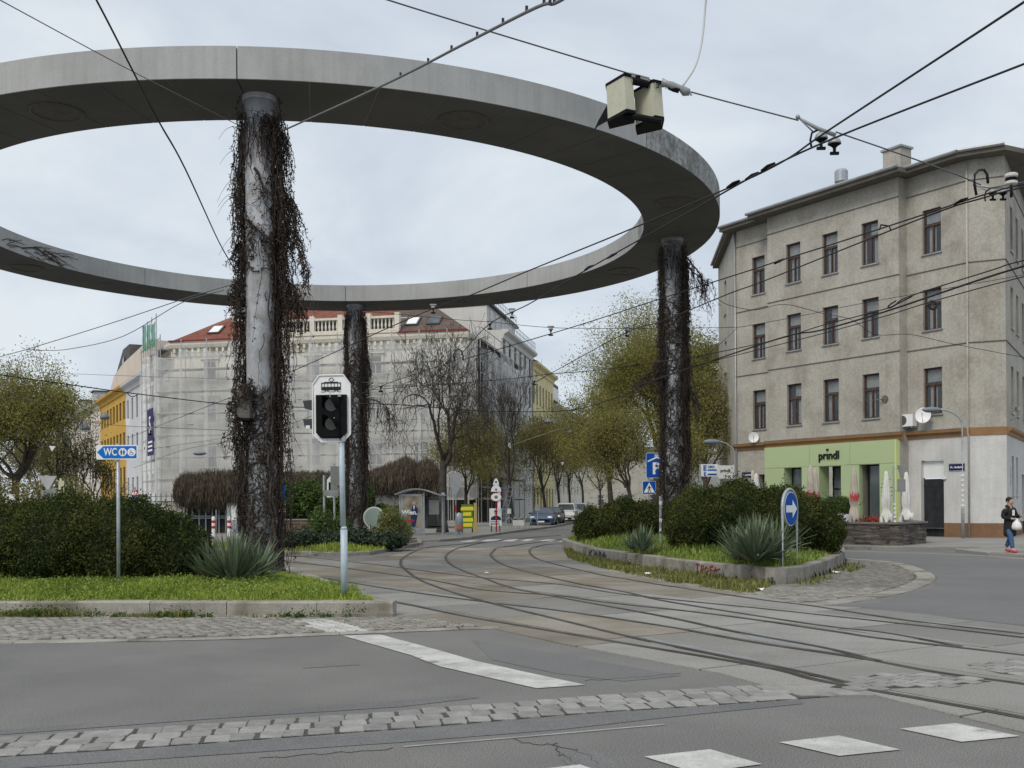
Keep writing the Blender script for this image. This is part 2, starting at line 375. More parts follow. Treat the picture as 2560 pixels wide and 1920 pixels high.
# smoother asphalt of the road on the right
S('asphalt_patch', sheet(Gp([(2150, 1519), (2330, 1470), (2346, 1446), (2318, 1426), (2200, 1400), (2119, 1395), (2095, 1380), (2560, 1380)])+[V(60, 33, 0), V(60, 12, 0), V(14, 12, 0)]+Gp([(2560, 1564)]), .003), asphalt_far, parent=road)
# dark sealed bands beside the sett strip
S('asphalt_patch', sheet(Gp([(0, 1838), (500, 1800), (1000, 1768), (1200, 1745), (1150, 1738), (1000, 1752), (500, 1790), (0, 1826)]), .004), asphalt_new, parent=road)
S('asphalt_patch', sheet(Gp([(0, 1897), (1000, 1829), (1400, 1795), (1680, 1775), (2000, 1750), (2010, 1760), (1690, 1792), (1400, 1825), (1000, 1857), (0, 1925)]), .004), asphalt_new, parent=road)
S('asphalt_patch', sheet(Gp([(1430, 1880), (1490, 1878), (1530, 1900), (1560, 1935), (1440, 1930), (1405, 1900)]), .005), asphalt_new, parent=road)
rc = random.Random(8)
for pl, wd in (([(1280, 1850), (1330, 1862), (1400, 1868), (1455, 1884), (1500, 1912)], .012), ([(1385, 1860), (1400, 1884), (1430, 1902), (1448, 1935)], .014), ([(760, 1671), (830, 1667), (900, 1663)], .006),
               ([(650, 1897), (800, 1886), (980, 1872)], .009), ([(1470, 1702), (1560, 1696), (1700, 1684)], .008)):
    p = spline([G(*q) for q in pl], 7); p[:, :2] += np.array([[rc.gauss(0, .012), rc.gauss(0, .02)] for _ in p]); v, f = ribbon(p, wd*.5, .002, .006); S('asphalt_crack', MB().add(v, f), crack_m, parent=road)
S('asphalt_patch', sheet(Gp([(1180, 1600), (1420, 1640), (1700, 1690), (1560, 1704), (1390, 1684), (1230, 1650)]), .0035), asphalt_far, parent=road)
# ---- tram track area of concrete slabs
track_poly = Gp([(982, 1545), (1120, 1556), (1240, 1574), (1400, 1610), (1804, 1686), (2000, 1742), (2187, 1740), (2560, 1834)])+[V(6.6, 6.2, 0), V(12.5, 6.2, 0)]+Gp(
    [(2600, 1575), (2300, 1536), (2147, 1521), (2029, 1515), (1872, 1486), (1767, 1462), (1600, 1420), (1440, 1389), (1360, 1373), (1325, 1369), (1180, 1369), (1025, 1372), (960, 1398), (850, 1396), (715, 1393), (560, 1388), (300, 1392), (300, 1415), (560, 1415), (690, 1427)])
bed = S('track_bed', sheet(track_poly, .004), joint)
T = np.array([.512, -.859]); Q = np.array([.859, .512]); T0 = np.array([4.15, 8.57])
qs = [-3.2, -1.75, 0, 1.46, 3.19, 4.65, 6.2, 7.75, 9.3, 10.85, 12.4, 13.95, 15.5, 17, 18.5]
sett_patches = [Gp([(2075, 1722), (2190, 1690), (2330, 1688), (2480, 1708), (2330, 1722), (2150, 1728)]),
                Gp([(2420, 1668), (2560, 1652), (2640, 1670), (2640, 1700), (2500, 1688)])]
rs = random.Random(3)
for i in range(len(qs)-1):
    s = -6+rs.random()*2
    while s < 42:
        L = 3.0 if rs.random() < .7 else 2.2
        c = T0-T*(s+L/2)+Q*(qs[i]+qs[i+1])/2
        pl = clip_rect(track_poly, c, T, Q, L/2-.018, (qs[i+1]-qs[i])/2-.016)
        if pl is not None and area(pl) > .08:
            S('concrete_slab', MB().prism(pl, 0.0, .014+rs.uniform(-.002, .002)), slab_grey if (s < 9 and rs.random() < .8) or rs.random() < .25 else concrete_slab, parent=bed, kind=None)
        s += L
# setts: a few shared stone shapes
def stone_mesh(name, lx, ly, h, m, seed):
    r = random.Random(seed); k = 12; pts = []
    for j in range(k):
        a = 2*pi*(j+.5)/k; ca, sa = cos(a), sin(a); q = 1/max(abs(ca), abs(sa)); q = min(q, 1.37)
        pts.append((ca*q*lx/2*r.uniform(.93, 1.03), sa*q*ly/2*r.uniform(.93, 1.03)))
    b = MB(); v = [(x, y, 0) for x, y in pts]+[(x, y, h*.72) for x, y in pts]+[(x*.945, y*.945, h*r.uniform(.95, 1.05)) for x, y in pts]
    f = [[i, (i+1) % k, k+(i+1) % k, k+i] for i in range(k)]+[[k+i, k+(i+1) % k, 2*k+(i+1) % k, 2*k+i] for i in range(k)]+[list(range(2*k, 3*k))]
    b.add(v, f); return b.mesh(name, m)
def M2(x, y, z, a, sx=1, sy=1): return Matrix.Translation((x, y, z)) @ Matrix.Rotation(a, 4, 'Z') @ Matrix.Diagonal((sx, sy, 1, 1))
SETT = [stone_mesh('sett', 1, 1, .014, granite, s) for s in range(8)]
COBB = [stone_mesh('cobblestone', 1, 1, .022, cobble, s+20) for s in range(8)]
COBW = [stone_mesh('cobblestone', 1, 1, .022, white_paint, s+40) for s in range(3)]
# foreground strip of three rows of setts
top = [G(*p) for p in [(-90, 1853), (0, 1846), (1000, 1780.6), (1111, 1768.7), (1275, 1759), (1565, 1735.5), (1652, 1729.8), (1820, 1718), (1950, 1714), (2100, 1712)]]
bot = [G(*p) for p in [(-90, 1899), (0, 1893.5), (289, 1875.5), (479, 1862), (1000, 1823.5), (1185, 1808), (1366, 1792), (1546, 1778.5), (1662, 1772), (1924, 1753.4), (2108, 1740), (2180, 1738)]]
def lerp_line(pl, x):
    for a, b in zip(pl, pl[1:]):
        if a.x <= x <= b.x: return a.lerp(b, (x-a.x)/(b.x-a.x))
    return pl[-1].copy() if x > pl[-1].x else pl[0].copy()
strip = S('sett_strip', sheet([*bot, *top[::-1]], .0055), sett_joint)
x = top[1].x-.25
while x < 3.2:
    L = rs.uniform(.17, .225)
    for r in range(3):
        t0, t1 = r/3, (r+1)/3; xm = x+L/2+rs.uniform(-.015, .015)
        a = lerp_line(top, xm); b = lerp_line(bot, xm); p = a.lerp(b, (t0+t1)/2)
        wd = (a-b).length/3*rs.uniform(.9, .97)
        if xm > 2.6 and rs.random() < .3: continue
        inst('sett', rs.choice(SETT), strip, M2(p.x, p.y, 0, .16+rs.uniform(-.05, .05), L*.955, wd))
    x += L
for pl in sett_patches:
    pm = S('sett_patch', sheet(pl, .0175), joint)
    ctr = sum((Vector(p) for p in pl), Vector())/len(pl)
    for i in range(-12, 13):
        for j in range(-9, 10):
            c = np.array(xy(ctr))+T*(i*.23+(j % 2)*.11)+Q*(j*.17)
            if inside(c, pl): inst('sett', rs.choice(SETT), pm, M2(c[0], c[1], .0135, -1.03+rs.uniform(-.12, .12), .21, .155))
# ---- tram rails
RAILS = [('A', [(700, 1476), (850, 1489), (982, 1504), (1154, 1538), (1299, 1563), (1565, 1608), (1914, 1667), (2050, 1700), (2344, 1753), (2560, 1793), (2900, 1862)]),
 ('B', [(560, 1414), (763, 1438), (982, 1473), (1228, 1506), (1400, 1526), (1662, 1565), (1882, 1604), (2131, 1641), (2344, 1680), (2560, 1709), (2900, 1762)]),
 ('S1', [(560, 1400), (720, 1404), (1040, 1444), (1200, 1473), (1400, 1489), (1505, 1504), (1793, 1536), (2082, 1577), (2202, 1595), (2560, 1637), (2900, 1678)]),
 ('S2', [(560, 1386), (720, 1389), (920, 1409), (1001, 1419), (1185, 1442), (1400, 1461), (1565, 1486), (1924, 1523), (2333, 1567), (2560, 1593), (2900, 1630)]),
 ('c1', [(1240, 1352), (1140, 1361), (1064, 1369), (1013, 1391), (1002, 1407), (1013, 1423), (1052, 1450), (1135, 1481), (1228, 1507), (1400, 1549), (1610, 1599), (1966, 1671), (2160, 1716)]),
 ('c2', [(1400, 1338), (1330, 1343), (1221, 1354), (1150, 1369), (1117, 1387), (1123, 1407), (1162, 1428), (1213, 1446), (1276, 1468), (1400, 1493), (1662, 1541), (1830, 1577), (2061, 1619), (2200, 1653)]),
 ('c3', [(1480, 1340), (1400, 1348), (1258, 1367), (1236, 1376), (1228, 1389), (1256, 1410), (1311, 1427), (1424, 1454), (1565, 1480), (1662, 1502), (1924, 1544), (2076, 1566), (2218, 1582), (2400, 1615)]),
 ('c4', [(1500, 1348), (1424, 1357), (1367, 1361), (1335, 1368), (1324, 1377), (1338, 1394), (1389, 1410), (1500, 1436), (1565, 1447), (1662, 1463), (1898, 1498), (2029, 1514), (2260, 1549), (2560, 1584)])]
for nm, pts in RAILS:
    c = spline([G(x, y, .02) for x, y in pts], 10); b = MB()
    b.cur = 0; v, f = ribbon(c, .10, .012, .0185); b.add(v, f)
    b.cur = 1; v, f = ribbon(c, .045, .012, .023, .018); b.add(v, f)
    b.cur = 1; v, f = ribbon(c, .016, .012, .021, -.04); b.add(v, f)
    S('tram_rail', b, [rail_groove, rail_steel])
for pl in [[(1830, 1578), (1870, 1582), (2060, 1616), (2190, 1640), (2080, 1630), (1885, 1602)], [(2075, 1567), (2220, 1583), (2420, 1612), (2560, 1628), (2200, 1592)],
           [(1610, 1596), (1700, 1612), (1930, 1660), (1760, 1634), (1630, 1612)], [(2255, 1549), (2400, 1565), (2560, 1581), (2330, 1565)]]:
    S('point_plate', MB().prism(Gp(pl), .004, .017), metal_grey, parent=bed)
# ---- painted markings (sheets above the asphalt)
def paint(pl, z=.008): S('road_marking', sheet(Gp(pl), z), white_paint, parent=road)
z9 = lambda l: [(700+x*.3915, 1250+y*.3915) for x, y in l]
paint(z9([(400, 870), (640, 862), (1040, 970), (840, 995)])); paint(z9([(840, 996), (1040, 971), (1240, 1028), (1015, 1064)])); paint(z9([(1015, 1065), (1240, 1029), (1500, 1087), (1300, 1130)])); paint(z9([(1300, 1131), (1500, 1088), (1950, 1185), (1640, 1207)]))
for pl in ([(1610, 1894), (1775, 1875.6), (1906, 1913), (1740, 1935)], [(1948, 1858), (2097.5, 1841), (2252, 1876.7), (2097.5, 1892.4)], [(2249.5, 1824), (2388.5, 1810), (2551, 1842.6), (2404, 1857)],
           [(1330, 1928), (1450, 1914), (1560, 1950), (1420, 1968)], [(2520, 1803), (2640, 1790), (2790, 1815), (2660, 1828)]): paint(pl)
for a, b in (((1009, 1868.6), (1330, 1842)), ((1330, 1842), (1662, 1812.7))):
    p, q = G(*a), G(*b); v, f = ribbon(np.array([tuple(p), tuple((p+q)/2), tuple(q)]), .022, .004, .008); S('road_marking', MB().add(v, f), faint_paint, parent=road)
z11 = lambda l: [(950+x*.2486, 1100+y*.2486) for x, y in l]
for pl in ([(790, 1026), (900, 1010), (1010, 1005), (900, 1026)], [(1010, 1022), (1085, 1000), (1225, 998), (1150, 1022)], [(1220, 1020), (1290, 998), (1400, 997), (1335, 1020)], [(1410, 1018), (1480, 997), (1555, 997), (1490, 1018)], [(1600, 1019), (1680, 1000), (1790, 1003), (1720, 1023)], [(1790, 1023), (1880, 1002), (1960, 1002), (1900, 1022)]): paint(z11(pl))
# ---- kerb stones along a line
def kerb(parent, line, h, t, L=1.5, m=granite_kerb, z0=0, name='kerb_stone', side=1, seed=1, jit=.008):
    r = random.Random(seed)
    for a, b in zip(line, line[1:]):
        a = Vector((a[0], a[1], 0)); b = Vector((b[0], b[1], 0)); n = max(1, round((b-a).length/L)); d = (b-a).normalized(); nn = Vector((-d.y, d.x, 0))*side
        for i in range(n):
            p = a.lerp(b, i/n)+d*.006; q = a.lerp(b, (i+1)/n)-d*.006; o = nn*r.uniform(-jit, jit); hh = h+r.uniform(-jit, jit); c = .025
            prof = [(0, z0), (0, z0+hh-c), (c, z0+hh), (t, z0+hh), (t, z0)]
            vs = [tuple(p+o+nn*u+Vector((0, 0, z))) for u, z in prof]+[tuple(q+o+nn*u+Vector((0, 0, z))) for u, z in prof]
            k = 5; f = [list(range(k))[::-1], list(range(k, 2*k))]+[[i2, (i2+1) % k, k+(i2+1) % k, k+i2] for i2 in range(k)]
            MB().add(vs, f).build(name, m, parent)
def heightfield(name, poly, zf, m, step=.2, **k):
    xs = [p[0] for p in poly]; ys = [p[1] for p in poly]; X = np.arange(min(xs), max(xs)+step, step); Y = np.arange(min(ys), max(ys)+step, step)
    gx, gy = np.meshgrid(X, Y); p = np.c_[gx.ravel(), gy.ravel()]; z = zf(p); nx = len(X)
    cx = (gx[:-1, :-1]+step/2).ravel(); cy = (gy[:-1, :-1]+step/2).ravel(); ok = inside_np(np.c_[cx, cy], poly)
    i = (np.arange(len(Y)-1)[:, None]*nx+np.arange(nx-1)[None]).ravel()[ok]
    return MB().add(np.c_[p, z], np.stack([i, i+1, i+nx+1, i+nx], 1)).build(name, m, smooth=True, **k)
# ---- left planter
PR, PL_, PBL, PBR = G(983, 1543), V(-11.6, 17.42, 0), V(-11.6, 29.5, 0), V(-6.45, 28.84, 0)
planter_poly = [PR, PL_, PBL, PBR]
def bank(p, poly, lo, rise, w=1.6):
    d = edge_dist(p, poly); z = lo+rise*np.clip((d-.3)/w, 0, 1)**.7
    return np.where(inside_np(p, poly), z, -.1)
def planter_z(p): return bank(p, planter_poly, .19, .20)
pl_root = thing('planter', 'long raised planting bed with pale granite kerb stones in the left foreground', 'planter', (-6.5, 22, 0))
setp(heightfield('soil', planter_poly, planter_z, soil, parent=pl_root))
fl = [PR]
for xk in (789, 556, 355, 162, -80, -320): fl.append(PR+(PL_-PR)*((983-xk)/1560))
for a, b in zip(fl, fl[1:]): kerb(pl_root, [a, b], .24, .30, 5, side=-1, seed=int(a.x*10))
kerb(pl_root, [PR+V(-.3*.35, .33, 0), PBR], .24, .30, 1.5, side=1, seed=9)
MB().prism([PR+V(-1.0, -.13, 0), PR+V(.02, -.16, 0), PR+V(.03, .2, 0), PR+V(-1.0, .2, 0)], 0, .075).build('step_stone', granite_kerb, pl_root)
# ---- cobbled strip before the planter
cob_poly = [V(-11.6, 17.4, 0), PR]+Gp([(1010, 1545), (1240, 1573), (1150, 1575.5), (850, 1588), (600, 1599), (320, 1605), (0, 1608)])+[V(-11.6, 14.4, 0)]
cob = S('cobbled_strip', sheet(cob_poly, .006), joint)
wpoly = Gp(z9([(95, 772), (330, 770), (575, 852), (300, 860)]))
# light edging stones between the cobbles and the asphalt
edge = [G(*p) for p in [(-200, 1612), (30, 1609), (320, 1605), (600, 1599), (850, 1588), (1150, 1575.5), (1250, 1573)]]
kerb(cob, edge, .016, .24, 1.6, side=1, seed=4, jit=.001)
def fill_stones(parent, poly, dirv, lx, ly, meshes, arc=0, per=1.6, limit=150, name='cobblestone', zz=.004, keep=None, wp=None, seed=0):
    r = random.Random(seed); d = np.array(dirv)/np.linalg.norm(dirv); n = np.array([-d[1], d[0]])
    P_ = np.array([xy(p) for p in poly]); c0 = P_.mean(0); u = (P_-c0)@d; v = (P_-c0)@n; lst = []
    for j in range(int((v.min()-1)/ly), int((v.max()+1)/ly)+1):
        off = (j % 2)*lx/2
        for i in range(int(u.min()/lx)-1, int(u.max()/lx)+2):
            a = i*lx+off+r.uniform(-.1, .1)*lx; b = j*ly+r.uniform(-.08, .08)*ly; tilt = 0
            if arc: ph = (a % per)/per-.5; b += arc*(1-4*ph*ph); tilt = -8*ph*arc/per
            c = c0+d*a+n*b
            if inside(c, poly) and (keep is None or keep(c)): lst.append((hypot(c[0], c[1]), c, tilt+atan2(d[1], d[0])+r.uniform(-.07, .07), r.uniform(.84, .95), r.uniform(.82, .93)))
    lst.sort(key=lambda q: q[0]); rest = MB()
    cache = [[np.array([tuple(v.co) for v in me.vertices]), [list(p.vertices) for p in me.polygons]] for me in meshes]
    for k, (_, c, a, sx, sy) in enumerate(lst):
        white = wp is not None and inside(c, wp)
        if k < limit or white:
            inst(name, r.choice(COBW if white else meshes), parent, M2(c[0], c[1], zz, a, lx*sx, ly*sy))
        else:
            v, f = cache[r.randrange(len(cache))]; ca, sa = cos(a), sin(a); v = v*[lx*sx, ly*sy, 1]
            rest.add(np.c_[v[:, 0]*ca-v[:, 1]*sa+c[0], v[:, 0]*sa+v[:, 1]*ca+c[1], v[:, 2]+zz+r.uniform(-.003, .003)], f)
    if rest.n: setp(rest.build('far_'+name, meshes[0].materials[0], parent), kind='stuff')
def notedge(c):
    p = np.array([[c[0], c[1]]]); e = [np.array(xy(q)) for q in edge]
    return all(np.linalg.norm(c-(a+np.clip(((c-a)@(b-a))/((b-a)@(b-a)), 0, 1)*(b-a))) > .27 for a, b in zip(e, e[1:]))
fill_stones(cob, cob_poly, (1, -.1), .165, .125, COBB, arc=.16, per=1.5, limit=300, keep=notedge, wp=wpoly, seed=2)
# ---- right island
isl_front = [G(*p) for p in [(1410, 1373), (1473, 1396), (1562, 1413), (1652, 1428), (1745, 1441), (1851, 1453), (1940, 1464)]]
isl_side = [G(*p) for p in [(1940, 1464), (2008, 1457), (2071, 1436), (2113, 1412.6)]]
isl_back = [V(10.2, 32.5, 0), V(9.9, 36.5, 0), V(8.6, 40, 0), V(5.6, 43, 0), V(3.0, 43.6, 0), V(2.0, 42.4, 0)]
island_poly = isl_front+isl_side[1:]+isl_back
def island_z(p): return bank(p, island_poly, .29, .22)
isl = thing('planter', 'curved traffic island bed with graffiti on its grey stone wall, under the far right column', 'planter', (5.5, 33, 0))
heightfield('soil', island_poly, island_z, soil, parent=isl)
kerb(isl, isl_front, .36, .26, 1.35, side=1, seed=5); kerb(isl, isl_side, .36, .26, 1.4, side=1, seed=6)
kerb(isl, [isl_side[-1]]+isl_back+[isl_front[0]], .36, .26, 1.5, side=1, seed=7)
# graffiti: sprayed strokes lying on the wall
def strokes(name, line, z, h, s_, words, m, parent, wd=.02):
    a, b = line; d = (b-a).normalized(); nrm = Vector((d.y, -d.x, 0)); b_ = MB()
    for st in words:
        pts = [a+d*(u*s_)+Vector((0, 0, z+v*h))+nrm*.012 for u, v in st]
        for p, q in zip(pts, pts[1:]):
            up = (q-p).normalized().cross(nrm)*wd/2; b_.plate([p-up, p+up, q+up, q-up], nrm*.004)
    b_.build(name, m, parent)
TROFA = [[(0, .95), (.25, 1.05), (.6, .95)], [(.3, 1), (.2, .1)], [(.7, .05), (.8, .9), (1.05, .95), (1.1, .6), (.8, .45), (1.15, .05)], [(1.5, .85), (1.25, .55), (1.45, .1), (1.75, .5), (1.5, .85)],
         [(1.9, .05), (2.0, .9), (2.4, .95)], [(1.95, .5), (2.25, .55)], [(2.4, .05), (2.7, .9), (2.8, .05)], [(2.3, .45), (3.3, .75)]]
fa = isl_front[4]; fb = isl_front[5]
strokes('red_graffiti', (fa.lerp(fb, -.05), fb), .07, .22, .32, TROFA, graff_red, isl, .03)
K = [[(0, 0), (.05, .9)], [(.5, .9), (.05, .4), (.5, 0)], [(.7, .9), (.85, .85), (.8, .1), (.65, .05)], [(1.2, .8), (1.0, .4), (1.2, 0), (1.4, .4), (1.2, .8)], [(1.6, 0), (1.65, .85), (1.95, .7), (1.65, .45), (2.0, 0)], [(2.1, .0), (2.35, .9), (2.6, 0)], [(2.0, .4), (2.7, .5)]]
strokes('black_graffiti', (isl_front[1], isl_front[2]), .06, .25, .75, K, graff_blk, isl, .05)
# ---- cobbled apron round the island with a ring of edging slabs
arc_o = [G(*p) for p in [(2117, 1397), (2198, 1402), (2264, 1411), (2318, 1428), (2341.6, 1445.5), (2318, 1463), (2258, 1484), (2139, 1505), (2028, 1516)]]
apron_poly = isl_side[::-1]+Gp([(1900, 1462), (1851, 1456), (1745, 1445), (1767, 1462), (1872, 1486)])+arc_o[::-1]
apron = S('cobbled_apron', sheet(apron_poly, .006), joint)
sp_o = spline(arc_o, 3); sp_o = [V(*q) for q in sp_o]
kerb(apron, sp_o, .018, .42, 1.0, side=-1, seed=12, jit=.001)
def noted(c): return all(np.linalg.norm(c-(np.array(xy(a))+np.clip(((c-np.array(xy(a)))@(np.array(xy(b))-np.array(xy(a))))/((b-a).length_squared), 0, 1)*(np.array(xy(b))-np.array(xy(a))))) > .45 for a, b in zip(sp_o, sp_o[1:]))
fill_stones(apron, apron_poly, (1, .5), .17, .13, COBB, arc=.14, per=1.6, limit=300, keep=noted, seed=5)
# stone edging between the grass verge and the far tram rail
verge_edge = [G(*p) for p in [(1420, 1398), (1500, 1421), (1678, 1460), (1780, 1475), (1882, 1488)]]
verge = S('grass_verge', sheet([p for p in isl_front]+verge_edge[::-1], .012), soil)
kerb(verge, verge_edge, .03, .30, 1.8, side=1, seed=15, jit=.004)
# ---- far-left ivy island
ivy_poly = [G(690, 1386), G(850, 1391), G(925, 1388), G(1003, 1373), V(-3.9, 46, 0), V(-4.5, 52, 0), V(-10.5, 53.5, 0), V(-12.5, 41, 0)]
ivi = thing('planter', 'low kerbed island of ivy and shrubs round the middle column', 'planter', (-7.5, 45, 0))
heightfield('soil', ivy_poly, lambda p: bank(p, ivy_poly, .1, .2), soil, .4, parent=ivi)
kerb(ivi, ivy_poly+[ivy_poly[0]], .14, .2, 1.4, side=1, seed=21)
# ---- pavements
pv_r = [G(2060, 1373), G(2302, 1376), G(2560, 1376), V(60, 38.5, 0), V(60, 90, 0), V(14, 90, 0), V(24, 220, 0), V(19.5, 220, 0), V(9.5, 95, 0), V(7.6, 58, 0), V(9.5, 46, 0)]
pr = S('pavement', MB().prism(pv_r, -.02, .115), pavement_m)
kerb(pr, [pv_r[-1], pv_r[0], pv_r[1], pv_r[2], pv_r[3]], .125, .18, 1.8, side=1, seed=31)
gl = [G(*p) for p in [(2095, 1377.5), (2302, 1383), (2450, 1389), (2560, 1397), (2750, 1410)]]
v, f = ribbon(np.array([tuple(p) for p in gl]), .35, .001, .006); S('gutter_strip', MB().add(v, f), pavement_m)
pad = [G(*p) for p in [(2388, 1380), (2470, 1390), (2560, 1395), (2760, 1402), (2760, 1377), (2500, 1375)]]
pd = S('traffic_island', MB().prism(pad, -.02, .10), pavement_m); kerb(pd, [pad[5], pad[0], pad[1], pad[2], pad[3]], .115, .2, 1.2, side=1, seed=33)
pv_l = [G(880, 1357), G(996, 1357), G(1099, 1355), G(1169, 1349), G(1290, 1331), G(1385, 1319), V(6.5, 100, 0), V(26, 220, 0), V(-75, 220, 0), V(-75, 62, 0), V(-20, 58, 0), V(-9, 52, 0)]
pl2 = S('pavement', MB().prism(pv_l, -.02, .115), pavement_m)
kerb(pl2, pv_l[:6], .125, .2, 1.5, side=1, seed=35)
# ================================================================= CONCRETE RING
RC, RO, RI, RH, RT = Vector((-6.5745, 35.678, 0)), 13.40, 11.0, 10.75, .70
ring = thing('concrete_ring', 'huge flat grey concrete ring raised on tall columns over the tram tracks', 'monument', (RC.x, RC.y, 0))
def sector(a0, a1, r0, r1, z0, z1, n=24):
    v = []; 
    for i in range(n+1):
        a = a0+(a1-a0)*i/n
        for r, z in ((r0, z0), (r1, z0), (r1, z1), (r0, z1)): v.append((RC.x+r*cos(a), RC.y+r*sin(a), z))
    f = [[i*4+j, i*4+(j+1) % 4, i*4+4+(j+1) % 4, i*4+4+j] for i in range(n) for j in range(4)]+[[3, 2, 1, 0], [4*n, 4*n+1, 4*n+2, 4*n+3]]
    return MB().add(v, f)
A0 = radians(3.6)
for k in range(8):
    a = A0+k*pi/4; g = .014/RO
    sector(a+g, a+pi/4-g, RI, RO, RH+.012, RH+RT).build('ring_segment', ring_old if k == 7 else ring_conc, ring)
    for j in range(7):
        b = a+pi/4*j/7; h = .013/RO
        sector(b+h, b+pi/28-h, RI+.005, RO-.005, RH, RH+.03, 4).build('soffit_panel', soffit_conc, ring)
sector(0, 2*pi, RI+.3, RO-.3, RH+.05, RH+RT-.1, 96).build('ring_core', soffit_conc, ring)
for deg in (-107.7, -63.2, -19.2, 161, 71.7, 25.8, 116, -154):
    a = radians(deg); c = (RC.x+12.2*cos(a), RC.y+12.2*sin(a), RH)
    l = MB().lathe([(.60, .02), (.60, -.03), (.54, -.045), (.52, -.02), (.2, -.03), (.12, -.06), (.02, -.06)], c, 36).build('recessed_lamp', dish_m, ring)
COLS = [(-5.50, 23.33), (5.55, 36.13), (-7.0, 47.62), (-18.76, 35.25)]
for x, y in COLS:
    MB().tube([(x, y, -.1), (x, y, 3), (x, y, 6), (x, y, RH+.02)], .325, 40).build('column', col_conc, ring, smooth=True)
    MB().tube([(x, y, RH-.12), (x, y, RH+.01)], .37, 40).build('column_collar', col_conc, ring)
# ---- dead creepers
def creeper(name, label, cx, cy, z0, z1, seed, dense, right=1.0, bare=.3, sprawl=1.0, cr=.325):
    rg = np.random.default_rng(seed); root = thing(name, label, 'creeper', (cx, cy, 0), 0, 'dead creepers round the ring columns')
    b = MB(); lf = []; cu = (0., z0+(z1-z0)*.7, cr+.2, .1)
    def gap(th, z):   # stretches of bare concrete on the lit side
        return bare > 0 and z > 4.2 and cos(th-radians(245)) > .25 and (np.sin(z*1.35+seed)*.6+np.sin(z*.7+2*seed)*.5) > .2-bare
    for i in range(int(300*dense)):       # stems climbing and netting the shaft
        th = rg.uniform(0, 2*pi); z = z0+rg.uniform(0, z1-z0)*.8; n = rg.integers(12, 34); p = []; r = rg.uniform(.005, .02)
        dth = rg.normal(0, .05)
        for k in range(n):
            th += dth+rg.normal(0, .16); z += rg.uniform(-.03, .11); rr = cr+r+abs(rg.normal(0, .012))
            if z > z1 or (gap(th, z) and rg.random() < .75): break
            p.append((cx+rr*cos(th), cy+rr*sin(th), z))
        if len(p) > 3: b.tube(p, np.linspace(r, r*.5, len(p)), 4, False)
    for i in range(7):                    # thick trunks from the ground
        th = rg.uniform(-1.2, 1.6); z = z0-.3; p = []; rad = rg.uniform(.03, .055)
        for k in range(60):
            th += rg.normal(0, .07); z += .12
            if z > z1*.85: break
            rr = cr+rad+.05*abs(sin(k*.35+i)); p.append((cx+rr*cos(th), cy+rr*sin(th), z))
        b.tube(p, np.linspace(rad, rad*.4, len(p)), 5, False)
    for i in range(int(520*dense)):       # hanging strands
        th = rg.normal(.0, .85) if rg.random() < .62*right else rg.uniform(0, 2*pi)
        if rg.random() < .25: th = rg.normal(pi, .35)
        zt = z0+(z1-z0)*rg.beta(1.7, 1.15); rr = cr+rg.uniform(.02, .12)+.30*sprawl*(rg.beta(1.2, 3) if cos(th) < 0 else rg.beta(1.1, 1.6))*max(0.1, abs(cos(th)))*(1.0 if cos(th) > 0 else .75)
        if gap(th, zt) and rg.random() < .8: continue
        if i % 3 == 0: cu = (rg.choice([0., 0, 0, pi, pi])+rg.normal(0, .4), z0+(z1-z0)*rg.beta(2.2, 1.2), cr+rg.uniform(.03, .10 if rg.random() < .5 else .42*sprawl), rg.uniform(.04, .12))
        else: th, zt, rr = cu[0]+rg.normal(0, cu[3]), cu[1]+rg.normal(0, .25), cu[2]+rg.normal(0, cu[3]*.5)
        if cos(th) < -.3: rr = min(rr, cr+.24*sprawl)
        x, y, z = cx+rr*cos(th), cy+rr*sin(th), zt; n = rg.integers(6, 26); p = []
        for k in range(n):
            p.append((x, y, z)); x += rg.normal(0, .02)+.003*cos(th); y += rg.normal(0, .02)+.003*sin(th); z -= rg.uniform(.02, .13)
        b.tube(p, np.linspace(.010, .004, n), 3, False)
        if rg.random() < .85:
            q = np.array(p); q = q[rg.integers(0, 3)::3]; lf.append(np.repeat(q, 5, 0)+rg.normal(0, .022, (len(q)*5, 3)))
    for i in range(int(22*dense)):        # matted clumps
        th = rg.normal(.1, 1.0) if rg.random() < .6 else rg.normal(pi, .5); z = rg.uniform(z0+.8, z1-.2); rr = cr+rg.uniform(.02, .16*sprawl)
        if gap(th, z): continue
        s = rg.uniform(.06, .14); c = np.array([cx+rr*cos(th), cy+rr*sin(th), z])
        lf.append(c+rg.normal(0, 1, (130, 3))*[s, s, s*1.7])
    # thick mat under the top
    m = 700; th = rg.uniform(0, 2*pi, m); rr = cr+.04+abs(rg.normal(0, .09, m)); z = z1-abs(rg.normal(0, .33, m))
    lf.append(np.c_[cx+rr*np.cos(th), cy+rr*np.sin(th), z])
    for i in range(140):
        th = rg.uniform(0, 2*pi); rr = cr+.05; z = z1-rg.uniform(0, .5); p = []; L = rg.integers(7, 15)
        for k in range(L): p.append((cx+(rr+.02*k*.5)*cos(th), cy+(rr+.02*k*.5)*sin(th), z)); z -= .09; th += rg.normal(0, .06)
        b.tube(p, .009, 3, False)
    for i in range(10):                   # loose tendrils sticking out
        th = rg.choice([0., pi])+rg.normal(0, .3); z = rg.uniform(z0+2, z1-.3); p = []; x, y = cx+cr*cos(th), cy+cr*sin(th); dz = rg.uniform(.02, .1)
        for k in range(9): p.append((x, y, z)); x += .075*cos(th); y += .075*sin(th); z += dz; dz -= .03
        b.tube(p, np.linspace(.010, .003, 9), 3, False)
    b.build('stems', vine_m, root)
    v, f = leafquads(np.concatenate(lf), .062, .024, rg); MB().add(v, f).build('withered_leaves', vine_leaf, root)
    return root
